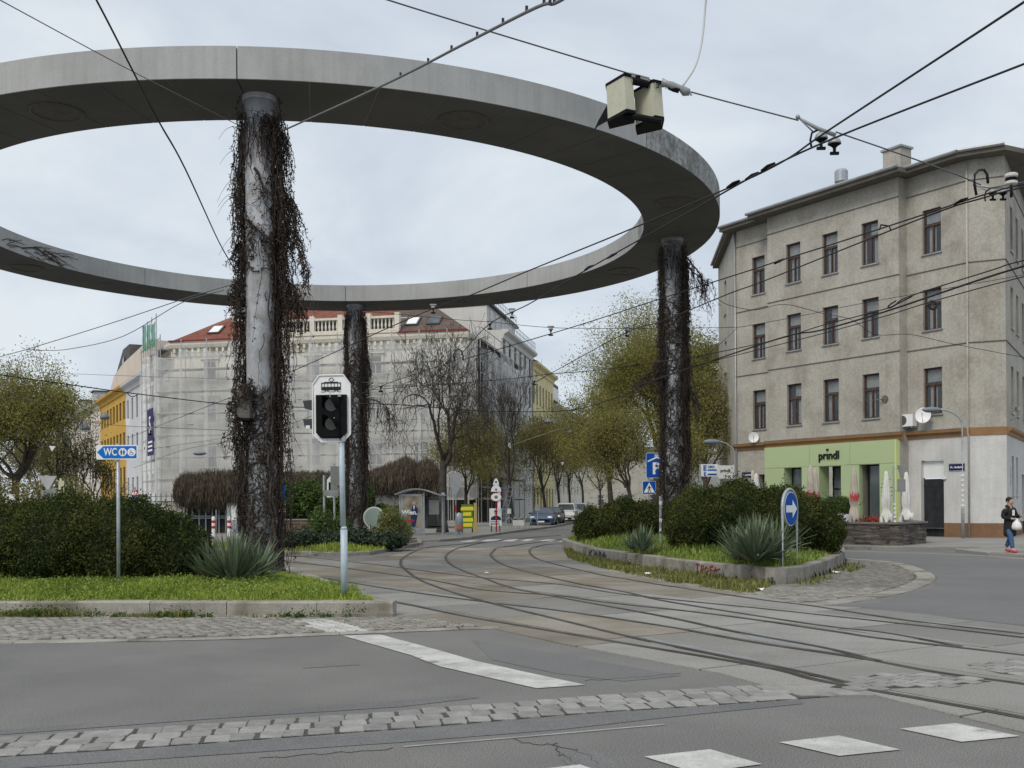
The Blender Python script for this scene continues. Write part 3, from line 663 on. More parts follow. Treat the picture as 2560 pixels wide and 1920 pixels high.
cr1 = creeper('creeper', 'dead brown creeper hanging in ragged curtains round the nearest thick column', -5.50, 23.33, .35, 10.35, 1, 2.2, 1.0, .35, .92)
cr2 = creeper('creeper', 'dense dark creeper wrapping the column behind the tram signal', -7.0, 47.62, .3, 10.5, 2, 1.9, .6, -1, .55)
cr3 = creeper('creeper', 'dark creeper covering the column by the blue parking sign', 5.55, 36.13, .3, 10.5, 3, 2.0, .8, -1, .45)
def straggle(root, arms, seed):
    rg = np.random.default_rng(seed)
    for pts, n, lo, hi in arms:
        b = MB(); lf = []
        c = spline(pts, 6); b.tube(c+rg.normal(0, .02, c.shape), np.linspace(.035, .008, len(c)), 5, False)
        for i in range(n):
            q = c[rg.integers(1, len(c))]+rg.normal(0, .05, 3); p = []
            for k in range(rg.integers(4, 16)): p.append(tuple(q)); q = q+[rg.normal(0, .035), rg.normal(0, .035), -rg.uniform(lo, hi)]
            b.tube(p, np.linspace(.012, .004, len(p)), 3, False); lf.append(np.repeat(np.array(p)[::3], 4, 0)+rg.normal(0, .035, (len(p[::3])*4, 3)))
        b.build('straggling_stem', vine_m, root); v, f = leafquads(np.concatenate(lf), .07, .028, rg); MB().add(v, f).build('withered_leaves', vine_leaf, root)
straggle(cr3, [([P(1712, 640, 36), P(1738, 668, 35.9), P(1757, 700, 35.8), P(1768, 745, 35.8)], 45, .04, .14), ([P(1708, 655, 36), P(1745, 690, 36), P(1775, 705, 36)], 22, .03, .12), ([P(1668, 935, 35.9), P(1635, 928, 35.8), P(1605, 945, 35.8), P(1578, 968, 35.8)], 50, .02, .07), ([P(1665, 905, 35.9), P(1640, 905, 35.8), P(1632, 925, 35.8)], 22, .02, .06), ([P(1712, 960, 36), P(1735, 985, 36), P(1748, 1020, 36)], 25, .03, .09)], 5)
straggle(cr2, [([P(905, 1005, 47.5), P(935, 1000, 47.4), P(962, 1015, 47.4), P(985, 1045, 47.4)], 55, .06, .20), ([P(910, 880, 47.5), P(922, 905, 47.4), P(928, 940, 47.4)], 22, .05, .15)], 6)
straggle(cr1, [([P(600, 1060, 23.3), P(585, 1085, 23.2), P(590, 1120, 23.2)], 16, .03, .08), ([P(700, 560, 23.3), P(735, 580, 23.2), P(755, 620, 23.2), P(762, 690, 23.2)], 60, .03, .11), ([P(705, 700, 23.3), P(738, 720, 23.2), P(752, 770, 23.2)], 50, .03, .11), ([P(690, 480, 23.3), P(722, 490, 23.2), P(735, 540, 23.2)], 45, .03, .10), ([P(652, 300, 22.95), P(690, 305, 23.1), P(712, 350, 23.2)], 60, .03, .10), ([P(640, 420, 22.95), P(660, 470, 22.93), P(690, 500, 22.98)], 12, .02, .06), ([P(612, 540, 23.0), P(650, 580, 22.93), P(690, 600, 22.98)], 26, .02, .07), ([P(592, 962, 22.72), P(612, 964, 22.72), P(632, 960, 22.74)], 26, .02, .06), ([P(586, 975, 22.75), P(587, 1010, 22.75), P(590, 1050, 22.75)], 22, .02, .05), ([P(612, 700, 23.3), P(590, 705, 23.2), P(582, 740, 23.2)], 45, .02, .06), ([P(612, 640, 23.3), P(598, 610, 23.2), P(588, 630, 23.2)], 25, .02, .06)], 7)
rp_ = thing('creeper', 'bare creeper twigs clinging to the inner face of the ring at the left edge', 'creeper', tuple(P(40, 605, 38)))
b = MB(); rgx = np.random.default_rng(9)
def on_face(a, z): return (RC.x+(RI-.03)*cos(a), RC.y+(RI-.03)*sin(a), z)
for k in range(34):
    a = radians(rgx.uniform(158, 176)); z = RH+rgx.uniform(.02, .5); p = []; da = -radians(rgx.uniform(.25, .7)); dz = rgx.uniform(-.02, .045)
    for j in range(rgx.integers(6, 15)):
        if not RH-.05 < z < RH+RT: break
        p.append(on_face(a, z)); a += da; z += dz+rgx.normal(0, .015); dz -= .004
    if len(p) > 2: b.tube(p, np.linspace(.014, .005, len(p)), 4, False)
b.build('twigs', vine_m, rp_)
# old box on the nearest column
bxr = thing('junction_box', 'weathered grey cabinet strapped to the side of the nearest column', 'box', tuple(P(619, 1012, 23.2)))
c = P(612, 1010, 22.9); MB().box(c, (.27, .3, .64)).build('cabinet', mat('box_grey', (.12, .115, .10), (.20, .19, .165), 4, .8), bxr); MB().box(c+V(0, 0, -.34), (.30, .33, .05)).build('tray', black_m, bxr)
MB().box(c+V(.22, .05, .1), (.2, .05, .05)).build('bracket', wire_md, bxr)
# ================================================================= BUILDINGS
def rings(vals): return sorted(set(round(v, 4) for v in vals))
def wall(mb, O, U, Nn, off, u0, u1, z0, z1, ops=(), rev=.22, back=None):
    """wall face with real openings and reveals; ops = (ua, ub, za, zb)"""
    O, U, Nn = Vector(O), Vector(U), Vector(Nn)
    f = lambda u, z, o=0: tuple(O+U*u+Nn*(off+o)+Vector((0, 0, z)))
    us = rings([u0, u1]+[v for o in ops for v in o[:2] if u0 < v < u1]); zs = rings([z0, z1]+[v for o in ops for v in o[2:4] if z0 < v < z1])
    for i in range(len(us)-1):
        for j in range(len(zs)-1):
            cu, cz = (us[i]+us[i+1])/2, (zs[j]+zs[j+1])/2
            if any(a < cu < b and c < cz < d for a, b, c, d in ops): continue
            mb.add([f(us[i], zs[j]), f(us[i+1], zs[j]), f(us[i+1], zs[j+1]), f(us[i], zs[j+1])], [[0, 1, 2, 3]])
    for a, b, c, d in ops:
        q = [(a, c), (b, c), (b, d), (a, d)]
        for k in range(4):
            (ua, za), (ub, zb) = q[k], q[(k+1) % 4]
            mb.add([f(ua, za), f(ub, zb), f(ub, zb, -rev), f(ua, za, -rev)], [[0, 1, 2, 3]])
    return mb
def fm(O, U, Nn, u, off, z, sx=1, sy=1, sz=1):
    U, Nn = Vector(U), Vector(Nn); p = Vector(O)+U*u+Nn*off
    m = Matrix(((U.x, Nn.x, 0, p.x), (U.y, Nn.y, 0, p.y), (0, 0, 1, z), (0, 0, 0, 1)))
    return m @ Matrix.Diagonal((sx, sy, sz, 1))
# window in unit square: x -.5..+.5 along the wall, y outwards, z 0..1
def win_meshes(tag, fr, tj, asp, transom=.64, mull=True):
    b = MB(); tx, tz = tj, tj*asp; y0, y1 = -.20, -.12
    b.bx(-.5, -.5+tx, y0, y1, 0, 1); b.bx(.5-tx, .5, y0, y1, 0, 1); b.bx(-.5+tx, .5-tx, y0, y1, 0, tz); b.bx(-.5+tx, .5-tx, y0, y1, 1-tz, 1)
    if transom: b.bx(-.5+tx, .5-tx, y0+.005, y1+.02, transom-tz*.6, transom+tz*.6)
    if mull: b.bx(-tx*.55, tx*.55, y0+.01, y1+.012, tz, transom-tz*.6 if transom else 1-tz)
    p = MB().bx(-.5+tx, .5-tx, -.165, -.16, tz, 1-tz)
    return b.mesh('window', fr), p
WM, wp_ = win_meshes('w', winframe, .062, .5); WPANE = wp_.mesh('pane', glass)
cb = MB()
for x0, x1 in ((-.46, -.34), (.10, .27), (-.10, -.03)): cb.bx(x0, x1, -.235, -.225, .03, .62)
cb.bx(-.44, .44, -.25, -.245, .70, .96)
WCURT = cb.mesh('curtain', curtain_m)
cb = MB().bx(-.42, -.20, -.31, -.30, .05, .62).bx(.12, .40, -.31, -.30, .05, .62).bx(-.42, .42, -.30, -.29, .70, .93)
WCURT2 = cb.mesh('curtain', curtain_m)
cb = MB().bx(-.44, -.12, -.235, -.225, .03, .62).bx(.36, .44, -.235, -.225, .03, .62).bx(-.44, .10, -.25, -.245, .70, .96)
WCURT3 = cb.mesh('curtain', curtain_m)
WROOM = MB().add([(-.5, -.45, 0), (.5, -.45, 0), (.5, -.45, 1), (-.5, -.45, 1), (-.5, -.22, 0), (.5, -.22, 0), (.5, -.22, 1), (-.5, -.22, 1)], [[0, 1, 2, 3], [0, 1, 5, 4], [1, 2, 6, 5], [2, 3, 7, 6], [3, 0, 4, 7]]).mesh('interior', room_dark)
WSILL = MB().bx(-.56, .56, -.12, .07, -.035, -.004).mesh('sill', metal_grey)
def old_window(parent, O, U, Nn, off, op, k=0):
    a, b, c, d = op; M = fm(O, U, Nn, (a+b)/2, off, c, b-a, 1, d-c)
    w_ = inst('window', WM, parent, M)
    for nm, me in (('pane', WPANE), ('curtain', (WCURT, WCURT3, WCURT, WCURT2, WCURT)[(k*7+k//3) % 5]), ('interior', WROOM), ('sill', WSILL)): inst(nm, me, w_)
    return w_
# ---- grey corner house on the right
U0 = Vector((-.53527, .84468, 0)); N0 = Vector((-.84468, -.53527, 0)); O0 = Vector((20.187, 46.66, 0))
hs = thing('corner_house', 'four storey grey plastered corner house with a green shop front and brown windows', 'building', tuple(O0))
ROWS = [(13.04, 15.06), (9.55, 11.42), (5.71, 7.82)]
UL, UB0, UB1 = 14.47, 3.15, 11.35
opsR = [(1.34, 2.31, a, b) for a, b in ROWS]; opsM = [(u, u+.97, a, b) for u in (9.085, 6.69, 4.285) for a, b in ROWS]; opsL = [(12.14, 13.08, a, b) for a, b in ROWS]
C2 = Vector((21.55, 46.05, 0)); V2 = Vector((.52, .854, 0)).normalized(); N2 = Vector((V2.y, -V2.x, 0)); VC = (C2-O0).normalized(); NC = Vector((VC.y, -VC.x, 0))
E0 = O0+U0*UL; VL = Vector((.1, 1, 0)).normalized(); NL = Vector((-VL.y, VL.x, 0))
ops2 = [(t, t+.95, a, b) for t in (1.9, 4.1, 6.6, 9) for a, b in ROWS]; opsE = [(4.2, 5.3, a, b) for a, b in ROWS]
w = MB(); ZT = 16.8
wall(w, O0, U0, N0, 0, 0, UB0, 4.83, ZT, opsR); wall(w, O0, U0, N0, .6, UB0, UB1, 4.83, ZT, opsM); wall(w, O0, U0, N0, 0, UB1, UL, 4.83, ZT, opsL)
for u in (UB0, UB1): w.add([tuple(O0+U0*u+N0*o+V(0, 0, z)) for o, z in ((0, .12), (.6, .12), (.6, ZT), (0, ZT))], [[0, 1, 2, 3]])
wall(w, O0, VC, NC, 0, 0, (C2-O0).length, 4.83, ZT); wall(w, C2, V2, N2, 0, 0, 16, 4.83, ZT, ops2); wall(w, E0, VL, NL, 0, 0, 9, .1, ZT, opsE)
w.build('upper_wall', plaster, hs)
w = MB(); opd = (1.29, 2.48, .12, 3.60)
wall(w, O0, U0, N0, 0, 0, UB0, .74, 4.83, [(opd[0], opd[1], .5, 3.6)], .3); wall(w, O0, VC, NC, 0, 0, (C2-O0).length, .74, 4.83)
ops2g = [(t, t+.8, 1.95, 3.75) for t in (1.9, 3.6)]+[(6.0, 7.6, .8, 3.0)]
wall(w, C2, V2, N2, 0, 0, 16, .74, 4.83, ops2g)
w.build('ground_floor_wall', plaster_lt, hs)
w = MB(); wall(w, O0, U0, N0, 0, UB1, UL, .1, 4.83, [(11.52, 12.7, .12, 3.25)], .4); wall(w, O0, U0, N0, .6, UB0, UB1, .1, 4.83, [(8.7, 10.1, .2, 3.7), (6.2, 7.9, .2, 3.7), (4.0, 5.3, .2, 3.7)], .5); w.build('shop_wall', plaster, hs)
w = MB()
for a, b in ((0.0, 1.27), (2.50, UB0)): w.plate([O0+U0*a+N0*.03+V(0, 0, .1), O0+U0*b+N0*.03+V(0, 0, .1), O0+U0*b+N0*.03+V(0, 0, .75), O0+U0*a+N0*.03+V(0, 0, .75)], -N0*.2)
w.plate([O0+NC*.03+V(0, 0, .1), C2+NC*.03+V(0, 0, .1), C2+NC*.03+V(0, 0, .75), O0+NC*.03+V(0, 0, .75)], -NC*.2)
for a, b in ((0, 5.98), (7.62, 16)): w.plate([C2+V2*a+N2*.03+V(0, 0, .1), C2+V2*b+N2*.03+V(0, 0, .1), C2+V2*b+N2*.03+V(0, 0, .75), C2+V2*a+N2*.03+V(0, 0, .75)], -N2*.2)
w.build('plinth', plinth_m, hs)
# windows
i = 0
for off, ops in ((0, opsR), (.6, opsM), (0, opsL)):
    for op in ops: old_window(hs, O0, U0, N0, off, op, i); i += 1
for op in ops2: old_window(hs, C2, V2, N2, 0, op, i); i += 1
for op in opsE: old_window(hs, E0, VL, NL, 0, op, i); i += 1
for op in ops2g[:2]: old_window(hs, C2, V2, N2, 0, op, 1)
# string courses and cornices
def course(name, m, prof, extra=0, segs=None):
    """profile (out, z) swept along the front of the house"""
    b = MB()
    for O_, U_, N_, off, a, c in segs or [(O0, U0, N0, 0, 0, UB0), (O0, U0, N0, .6, UB0-extra, UB1+extra), (O0, U0, N0, 0, UB1, UL), (O0, VC, NC, 0, -.0, (C2-O0).length), (C2, V2, N2, 0, 0, 16)]:
        k = len(prof); v = [tuple(O_+U_*u+N_*(off+p[0])+V(0, 0, p[1])) for u in (a, c) for p in prof]
        b.add(v, [list(range(k))[::-1], list(range(k, 2*k))]+[[q, (q+1) % k, k+(q+1) % k, k+q] for q in range(k)])
    return b.build(name, m, hs)
for z in (8.70, 12.24, 15.85): course('string_course', eave_m, [(-.02, z), (.035, z), (.035, z+.035), (-.02, z+.05)], .03)
course('brown_cornice', brown_band, [(-.03, 4.62), (.06, 4.62), (.08, 4.75), (.20, 4.82), (.22, 4.94), (-.03, 4.97)], .1, [(O0, U0, N0, 0, .25, UB0), (O0, U0, N0, .6, UB0-.2, UB1+.2), (O0, U0, N0, 0, UB1, UL)])
course('brown_cornice', brown_band, [(-.03, 4.62), (.03, 4.62), (.03, 4.97), (-.03, 4.97)], 0, [(O0, U0, N0, 0, 0, .25), (O0, VC, NC, 0, 0, (C2-O0).length)])
course('brown_cornice', brown_band, [(-.03, 4.62), (.06, 4.62), (.08, 4.75), (.20, 4.82), (.22, 4.94), (-.03, 4.97)], 0, [(C2, V2, N2, 0, .1, 16)])
course('cornice_flashing', metal_grey, [(-.01, 4.972), (.22, 4.952), (.22, 4.968), (-.01, 5.01)], .2, [(O0, U0, N0, 0, .25, UB0), (O0, U0, N0, .6, UB0-.2, UB1+.2), (O0, U0, N0, 0, UB1, UL)])
# eaves, gutter, roof
def W(u, o, z=0): return O0+U0*u+N0*o+V(0, 0, z)
ev = MB(); ev.prism([W(UB1+.7, .75), W(UL+.35, .75), W(UL+.35, -1), W(UB1+.7, -1)], 16.76, 16.97); ev.prism([W(UB0-.6, 1.35), W(UB1+.7, 1.35), W(UB1+.7, -1), W(UB0-.6, -1)], 16.757, 16.973)
q0 = W(-.05, .75); q1 = C2+NC*.75+V2*-.1; q2 = C2+N2*.75+V2*.2
ev.prism([q0, W(UB0-.6, .75), W(UB0-.6, -1), O0+V(0, .5, 0), C2+V(0, .6, 0), q1], 16.763, 16.976); ev.prism([q1, C2+V(0, .6, 0), C2+V2*16, C2+V2*16+N2*.75, q2], 16.768, 16.98)
ev.prism([E0+NL*.35, E0+NL*-1, E0+VL*9-NL*1, E0+VL*9+NL*.35], 16.753, 16.967)
ev.build('eave', eave_m, hs)
gt = MB()
for a, b in ((W(UL+.35, .82, 17.0), W(UB1+.75, .82, 17.0)), (W(UB1+.75, 1.42, 17.0), W(UB0-.6, 1.42, 17.0)), (W(UB0-.6, .82, 17.0), q0+N0*.07+V(0, 0, 17)), (q0+NC*.07+V(0, 0, 17.01), q1+NC*.07+V(0, 0, 17.01)), (q2+N2*.07+V(0, 0, 17.02), C2+V2*16+N2*.82+V(0, 0, 17.02)), (E0+NL*.42+V(0, 0, 17), E0+VL*9+NL*.42+V(0, 0, 17))): gt.tube([a, b], .085, 8)
gt.build('gutter', metal_grey, hs)
foot = [W(UL+.4, .4), W(UB1, .4), W(UB1, 1.0), W(UB0, 1.0), W(UB0, .4), W(0, .4), C2+NC*.4, C2+N2*.4+V2*.2, C2+V2*16, C2+V2*16+V(-9, 4, 0), E0+VL*9]
ridge = sum(foot, Vector())/len(foot)
rf = MB(); k = len(foot); rf.add([(p.x, p.y, 16.98) for p in foot]+[tuple(p.lerp(ridge, .55)+V(0, 0, 17.25)) for p in foot], [[a, (a+1) % k, k+(a+1) % k, k+a] for a in range(k)]+[list(range(k, 2*k))]+[list(range(k))[::-1]])
rf.build('roof', roof_dk, hs)
ch = MB(); ch.bx(-.52, .52, -.40, .40, 0, 2.1, fm(O0, U0, N0, 5.2, -2.0, 16.9)); ch.build('chimney', plaster, hs)
MB().bx(-.60, .60, -.48, .48, 2.1, 2.2, fm(O0, U0, N0, 5.2, -2.0, 16.9)).build('chimney_cap', metal_grey, hs)
cm = fm(O0, U0, N0, 8.3, -1.6, 16.5); ch = MB(); ch.bx(-.38, .38, -.38, .38, 0, 1.2, cm); ch.bx(-.44, .44, -.44, .44, 1.2, 1.3, cm); ch.build('vent_base', metal_grey, hs)
c = W(8.3, -1.6, 17.8); MB().lathe([(.24, 0), (.24, .3), (.34, .42), (.34, .95), (.26, 1.05), (.05, 1.08)], tuple(c), 14).build('vent_cowl', galv, hs)
# downpipes
MB().tube([W(-.02, .08, .12), W(-.02, .08, 4.55), W(-.02, .14, 4.75), W(-.02, .12, 5.1), W(-.02, .08, 16.75)], .04, 8).build('downpipe', plaster, hs, True)
MB().tube([W(UL-.15, .06, .12), W(UL-.15, .06, 5), W(UL-.15, .06, 16.75)], .05, 8).build('downpipe', metal_grey, hs, True)
# green shop front
OG = .84
def panel(u0, u1, z0, z1, nm='cladding_panel', m=green_clad, th=.2): MB().plate([W(u0, OG, z0), W(u1, OG, z0), W(u1, OG, z1), W(u0, OG, z1)], -N0*th).build(nm, m, hs)
gp = .008
for a, b in ((3.27, 5.84), (5.84, 8.38), (8.38, 11.45)): panel(a+gp, b-gp, 3.52+gp, 4.61)
for a, b in ((3.27, 4.13), (5.30, 6.40), (7.77, 8.90), (10.08, 11.45)): panel(a+gp, b-gp, .13, 3.52-gp, th=.25)
panel(3.20, 3.27, .13, 4.61, 'cladding_edge', yellowgreen, .28)
rv = MB()
for u, z0, z1 in ((5.09, .2, 3.51), (7.24, .2, 3.51), (9.88, .2, 3.51)): pass
for ua, ub in ((4.13, 5.30), (6.40, 7.77), (8.90, 10.08)):
    for u in (ua, ub): rv.plate([W(u, OG-.01, .13), W(u, OG-.01, 3.51), W(u, .1, 3.51), W(u, .1, .13)], U0*(.02 if u == ub else -.02))
    rv.plate([W(ua, OG-.01, 3.505), W(ub, OG-.01, 3.505), W(ub, .1, 3.505), W(ua, .1, 3.505)], V(0, 0, .012))
rv.build('reveal_lining', green_clad, hs)
def shopwin(u0, u1, z0, z1, off, nm='shop_window', door=False):
    b = MB(); M = fm(O0, U0, N0, 0, off, 0); t = .06
    b.bx(u0, u0+t, -.08, 0, z0, z1, M); b.bx(u1-t, u1, -.08, 0, z0, z1, M); b.bx(u0+t, u1-t, -.08, 0, z1-t, z1, M); b.bx(u0+t, u1-t, -.08, 0, z0, z0+t, M)
    if door: b.bx(u0+t, u1-t, -.07, .01, 2.35, 2.35+t, M); b.bx(u0+t, u1-t, -.07, .01, 1.0, 1.06, M)
    f = b.build(nm, black_m, hs); MB().bx(u0+t, u1-t, -.05, -.04, z0+t, z1-t, M).build('pane', dark_glass, f); return f
shopwin(4.13, 5.10, .13, 3.5, .45); shopwin(6.40, 7.50, .13, 3.5, .15, 'shop_door', True); shopwin(8.92, 9.90, .7, 3.5, .45)
MB().plate([W(11.52, -.35, .12), W(12.7, -.35, .12), W(12.7, -.35, 3.25), W(11.52, -.35, 3.25)], -N0*.05).build('dark_opening', room_dark, hs)  # dark sheet filling the opening left of the shop
# shop name, black letters standing off the fascia
tm = text_mesh('pr\u0131ndl', .62, .02, blackletter, .012); xs = [v_.co.x for v_ in tm.vertices]; wd = max(xs)-min(xs)
M = face_frame(W(7.11, OG+.035, 4.02), -U0) @ Matrix.Scale(1.27/wd, 4); lt = inst('shop_lettering', tm, hs, M)
MB().plate([W(7.28, OG+.02, 4.36), W(7.12, OG+.02, 4.36), W(7.16, OG+.02, 4.25), W(7.24, OG+.02, 4.25)], N0*.03).build('bowl_emblem', blackletter, hs)
b = MB()
for k, (a, c) in enumerate(((3.5, 3.95), (3.55, 4.0), (3.35, 4.05), (3.4, 4.05), (3.4, 4.0), (3.55, 3.75))):
    z = 2.75-k*.19; u = a
    while u < c: b.plate([W(u, OG+.002, z), W(u+.05, OG+.002, z), W(u+.05, OG+.002, z+.035), W(u, OG+.002, z+.035)], N0*.003); u += .065
b.build('small_lettering', blackletter, hs)
# tall dark door
dr = MB(); M = fm(O0, U0, N0, 0, -.2, 0)
dr.bx(1.30, 2.47, -.06, 0, .12, 2.75, M); dr.bx(1.30, 2.47, -.04, .02, 2.40, 2.46, M); dr.bx(1.86, 1.90, .0, .015, .12, 2.4, M); d_ = dr.build('street_door', mat('dark_door', (.018, .019, .024), (.03, .031, .036), 3, .5), hs)
MB().bx(1.30, 2.47, -.03, .03, 2.8, 3.58, M).build('door_panel', white_m, d_); MB().bx(1.15, 1.32, .2, .3, 2.72, 2.8, M).build('door_lamp', white_m, d_)
# street name plates
def plate_sign(name, label, O_, right, nrm, cx, wdt, hgt, txt, m_bg, m_tx, sz, parent=None, cat='street sign', th=.012):
    r = thing(name, label, cat, tuple(Vector(O_)))
    c = Vector(O_); ri = Vector(right).normalized(); n_ = Vector(nrm).normalized(); up = V(0, 0, 1)
    MB().plate([c-ri*wdt/2-up*hgt/2, c+ri*wdt/2-up*hgt/2, c+ri*wdt/2+up*hgt/2, c-ri*wdt/2+up*hgt/2], n_*th).build('plate', m_bg, r)
    b = MB(); e_ = .012; z0 = c+n_*(th+.002)
    for s_ in (-1, 1):
        b.plate([z0-ri*(wdt/2-.01)+up*s_*(hgt/2-.02), z0+ri*(wdt/2-.01)+up*s_*(hgt/2-.02), z0+ri*(wdt/2-.01)+up*s_*(hgt/2-.01), z0-ri*(wdt/2-.01)+up*s_*(hgt/2-.01)], n_*.002)
    b.build('border', m_tx, r)
    if txt:
        tm = text_mesh(txt, sz, .002, m_tx, .003); inst('lettering', tm, r, face_frame(c+n_*(th+.004), ri, up))
    return r
plate_sign('street_sign', 'dark blue street name plate on white wall beside the tall black door', W(.62, .012, 3.24), -U0, N0, 0, .78, .34, '20., Gaußplatz', blue_dk, white_m, .115)
plate_sign('street_sign', 'small dark blue street name plate on grey wall left of the green shop', W(13.55, .012, 3.25), -U0, N0, 0, .78, .34, '20., Gaußplatz', blue_dk, white_m, .115)
b = MB()
for k in range(3): b.plate([C2+V2*1.2+N2*.004+V(0, 0, 3.0-k*.28), C2+V2*1.5+N2*.004+V(0, 0, 3.0-k*.28), C2+V2*1.5+N2*.004+V(0, 0, 3.22-k*.28), C2+V2*1.2+N2*.004+V(0, 0, 3.22-k*.28)], N2*.01)
setp(b.build('notice_plates', metal_grey), 'three small grey notice plates on the white side wall round the corner', 'sign')
# air conditioner and dishes
ac = thing('air_conditioner', 'white air conditioner on grey wall beside a satellite dish', 'air conditioner', tuple(W(3.0, .2, 5.2)))
M = fm(O0, U0, N0, 2.98, .14, 5.2); MB().bx(-.40, .40, 0, .30, 0, .56, M).build('casing', white_m, ac)
MB().cyl(W(3.14, .435, 5.48), W(3.14, .447, 5.48), .23, 24).build('fan_grille', mat('grille', (.10, .10, .10), rough=.6), ac)
b = MB().bx(-.36, -.31, -.16, .32, -.08, -.01, M).bx(.31, .36, -.16, .32, -.08, -.01, M); b.build('bracket', metal_grey, ac)
def dish(label, c, nrm, r, wallp):
    d = thing('satellite_dish', label, 'satellite dish', tuple(c)); nrm = Vector(nrm).normalized(); x = nrm.cross(V(0, 0, 1)).normalized(); y = x.cross(nrm); b = MB(); n = 26; v = []
    for rr, dd in ((0.001, -.10), (.35, -.085), (.7, -.05), (.93, -.012), (1, 0), (1, -.02), (.93, -.035), (.7, -.07), (.35, -.105), (.001, -.12)):
        for k in range(n): v.append(tuple(c+x*r*rr*cos(2*pi*k/n)+y*r*rr*sin(2*pi*k/n)*1.08+nrm*dd))
    b.add(v, [[a*n+k, a*n+(k+1) % n, (a+1)*n+(k+1) % n, (a+1)*n+k] for a in range(9) for k in range(n)]); b.build('reflector', white_m, d, True)
    MB().tube([c-y*r, c-y*r*.6+nrm*r*.55, c+nrm*r*.8], .012, 6).build('feed_arm', metal_grey, d); MB().cyl(c+nrm*r*.72, c+nrm*r*.9-y*.01, .03, 8).build('feed_horn', metal_grey, d)
    MB().tube([c-nrm*.1, Vector(wallp)+V(0, 0, -.1), Vector(wallp)], .02, 6).build('mount', metal_grey, d)
dish('large white satellite dish on grey wall right of the air conditioner', W(1.98, .5, 5.64), V(-.5, -.83, .22), .34, W(1.85, .0, 5.4))
dish('small white dish low on grey wall under the leftmost window', W(12.75, .3, 5.25), V(-.2, -.9, .2), .27, W(12.6, .0, 5.1))
b = MB().tube([C2+V2*1.3+N2*.02+V(0, 0, 5.3), C2+V2*1.3+N2*.25+V(0, 0, 5.45), C2+V2*1.3+N2*.3+V(0, 0, 5.7)], .025, 6); b.box(tuple(C2+V2*1.3+N2*.35+V(0, 0, 5.8)), (.22, .3, .18)); setp(b.build('security_camera', metal_grey), 'small grey camera on bracket high on the corner by the side wall', 'camera')
wa = thing('wall_anchor', 'rusty iron wall anchor holding a span wire beside the first floor windows', 'anchor', tuple(W(3.95, .6, 6.55)))
MB().disc(W(3.95, .63, 6.55), N0, .17, .05, 14).build('rosette', eave_m, wa); MB().tube([W(3.95, .62, 6.55), W(4.3, .9, 6.5)], .03, 6).build('hook', eave_m, wa)
# ---- scaffolded corner house
FA, FB = Vector((-31.9, 100.5, 0)), Vector((-4.06, 95.0, 0)); U1 = (FA-FB).normalized(); N1 = Vector((-U1.y, U1.x, 0)); L1 = (FA-FB).length
U2 = Vector((-.4765, .879, 0)); N2b = Vector((-.879, -.4765, 0)); U3 = Vector((.187, .982, 0)); N3 = Vector((.982, -.187, 0))
def uF(X, z=10, O_=FB, U_=U1, N_=N1):
    d = ray(X, 1150); t = (O_.dot(N_))/(d.x*N_.x+d.y*N_.y); return (Vector((d.x*t, d.y*t, 0))-O_).dot(U_)
sh_ = thing('apartment_building', 'cream corner apartment building under renovation behind white scaffold netting, red roof', 'building', tuple((FA+FB)/2))
R1 = [(13.75, 15.35), (9.6, 11.8), (5.3, 7.5)]; cols1 = [uF(x_) for x_ in (527, 655, 785, 940, 1055, 1140)]
ops1 = [(u-.6, u+.6, a, b) for u in cols1 for a, b in R1]; opsA = [(u-.55, u+.55, a, b) for u in (3, 7, 11, 15.5) for a, b in R1]
opsB = [(u-.55, u+.55, a, b) for u in (3, 7, 11, 14.5) for a, b in R1]; opsG = [(u-1, u+1, .3, 3.4) for u in cols1]
w = MB(); wall(w, FB, U1, N1, 0, 0, L1, .1, 17.0, ops1+opsG, .3); wall(w, FA, U2, N2b, 0, 0, 11, .1, 17.0, opsA, .3); wall(w, FB, U3, N3, 0, 0, 16.4, .1, 17.0, opsB, .3); w.build('wall', cream_w, sh_)
b = MB(); b.prism([FB-N1*.5-U1*.3, FB-N1*.5+U3*16, FA-N1*.5+U2*10.8-N2b*6, FA-N1*.5], 0, 16.9); b.build('interior', room_dark, sh_)
FWM, fp_ = win_meshes('f', offwhite, .07, .5); FPANE = fp_.mesh('pane', dark_glass)
def far_window(parent, O_, U_, N_, op, off=0, fr=None):
    a, b_, c, d = op; w_ = inst('window', fr or FWM, parent, fm(O_, U_, N_, (a+b_)/2, off, c, b_-a, 1, d-c)); inst('pane', FPANE, w_); return w_
for op in ops1: far_window(sh_, FB, U1, N1, op)
for op in opsA: far_window(sh_, FA, U2, N2b, op)
for op in opsB: far_window(sh_, FB, U3, N3, op)
for op in ops1+opsG:   # window surrounds and hoods
    b = MB(); M = fm(FB, U1, N1, (op[0]+op[1])/2, 0, op[2]); hw = (op[1]-op[0])/2; h = op[3]-op[2]
    b.bx(-hw-.22, -hw, .003, .10, -.15, h+.25, M); b.bx(hw, hw+.22, .003, .10, -.15, h+.25, M); b.bx(-hw-.35, hw+.35, .003, .28, h+.25, h+.42, M); b.bx(-hw-.3, hw+.3, .003, .2, -.3, -.15, M); b.build('window_surround', cream_w, sh_)
def sweep(mb, prof, segs):
    for O_, U_, N_, a, c in segs:
        k = len(prof); v = [tuple(O_+U_*u+N_*p[0]+V(0, 0, p[1])) for u in (a, c) for p in prof]
        mb.add(v, [list(range(k))[::-1], list(range(k, 2*k))]+[[q, (q+1) % k, k+(q+1) % k, k+q] for q in range(k)])
    return mb
sg = [(FB, U1, N1, -.35, L1+.35), (FA, U2, N2b, 0, 11), (FB, U3, N3, 0, 16.4)]
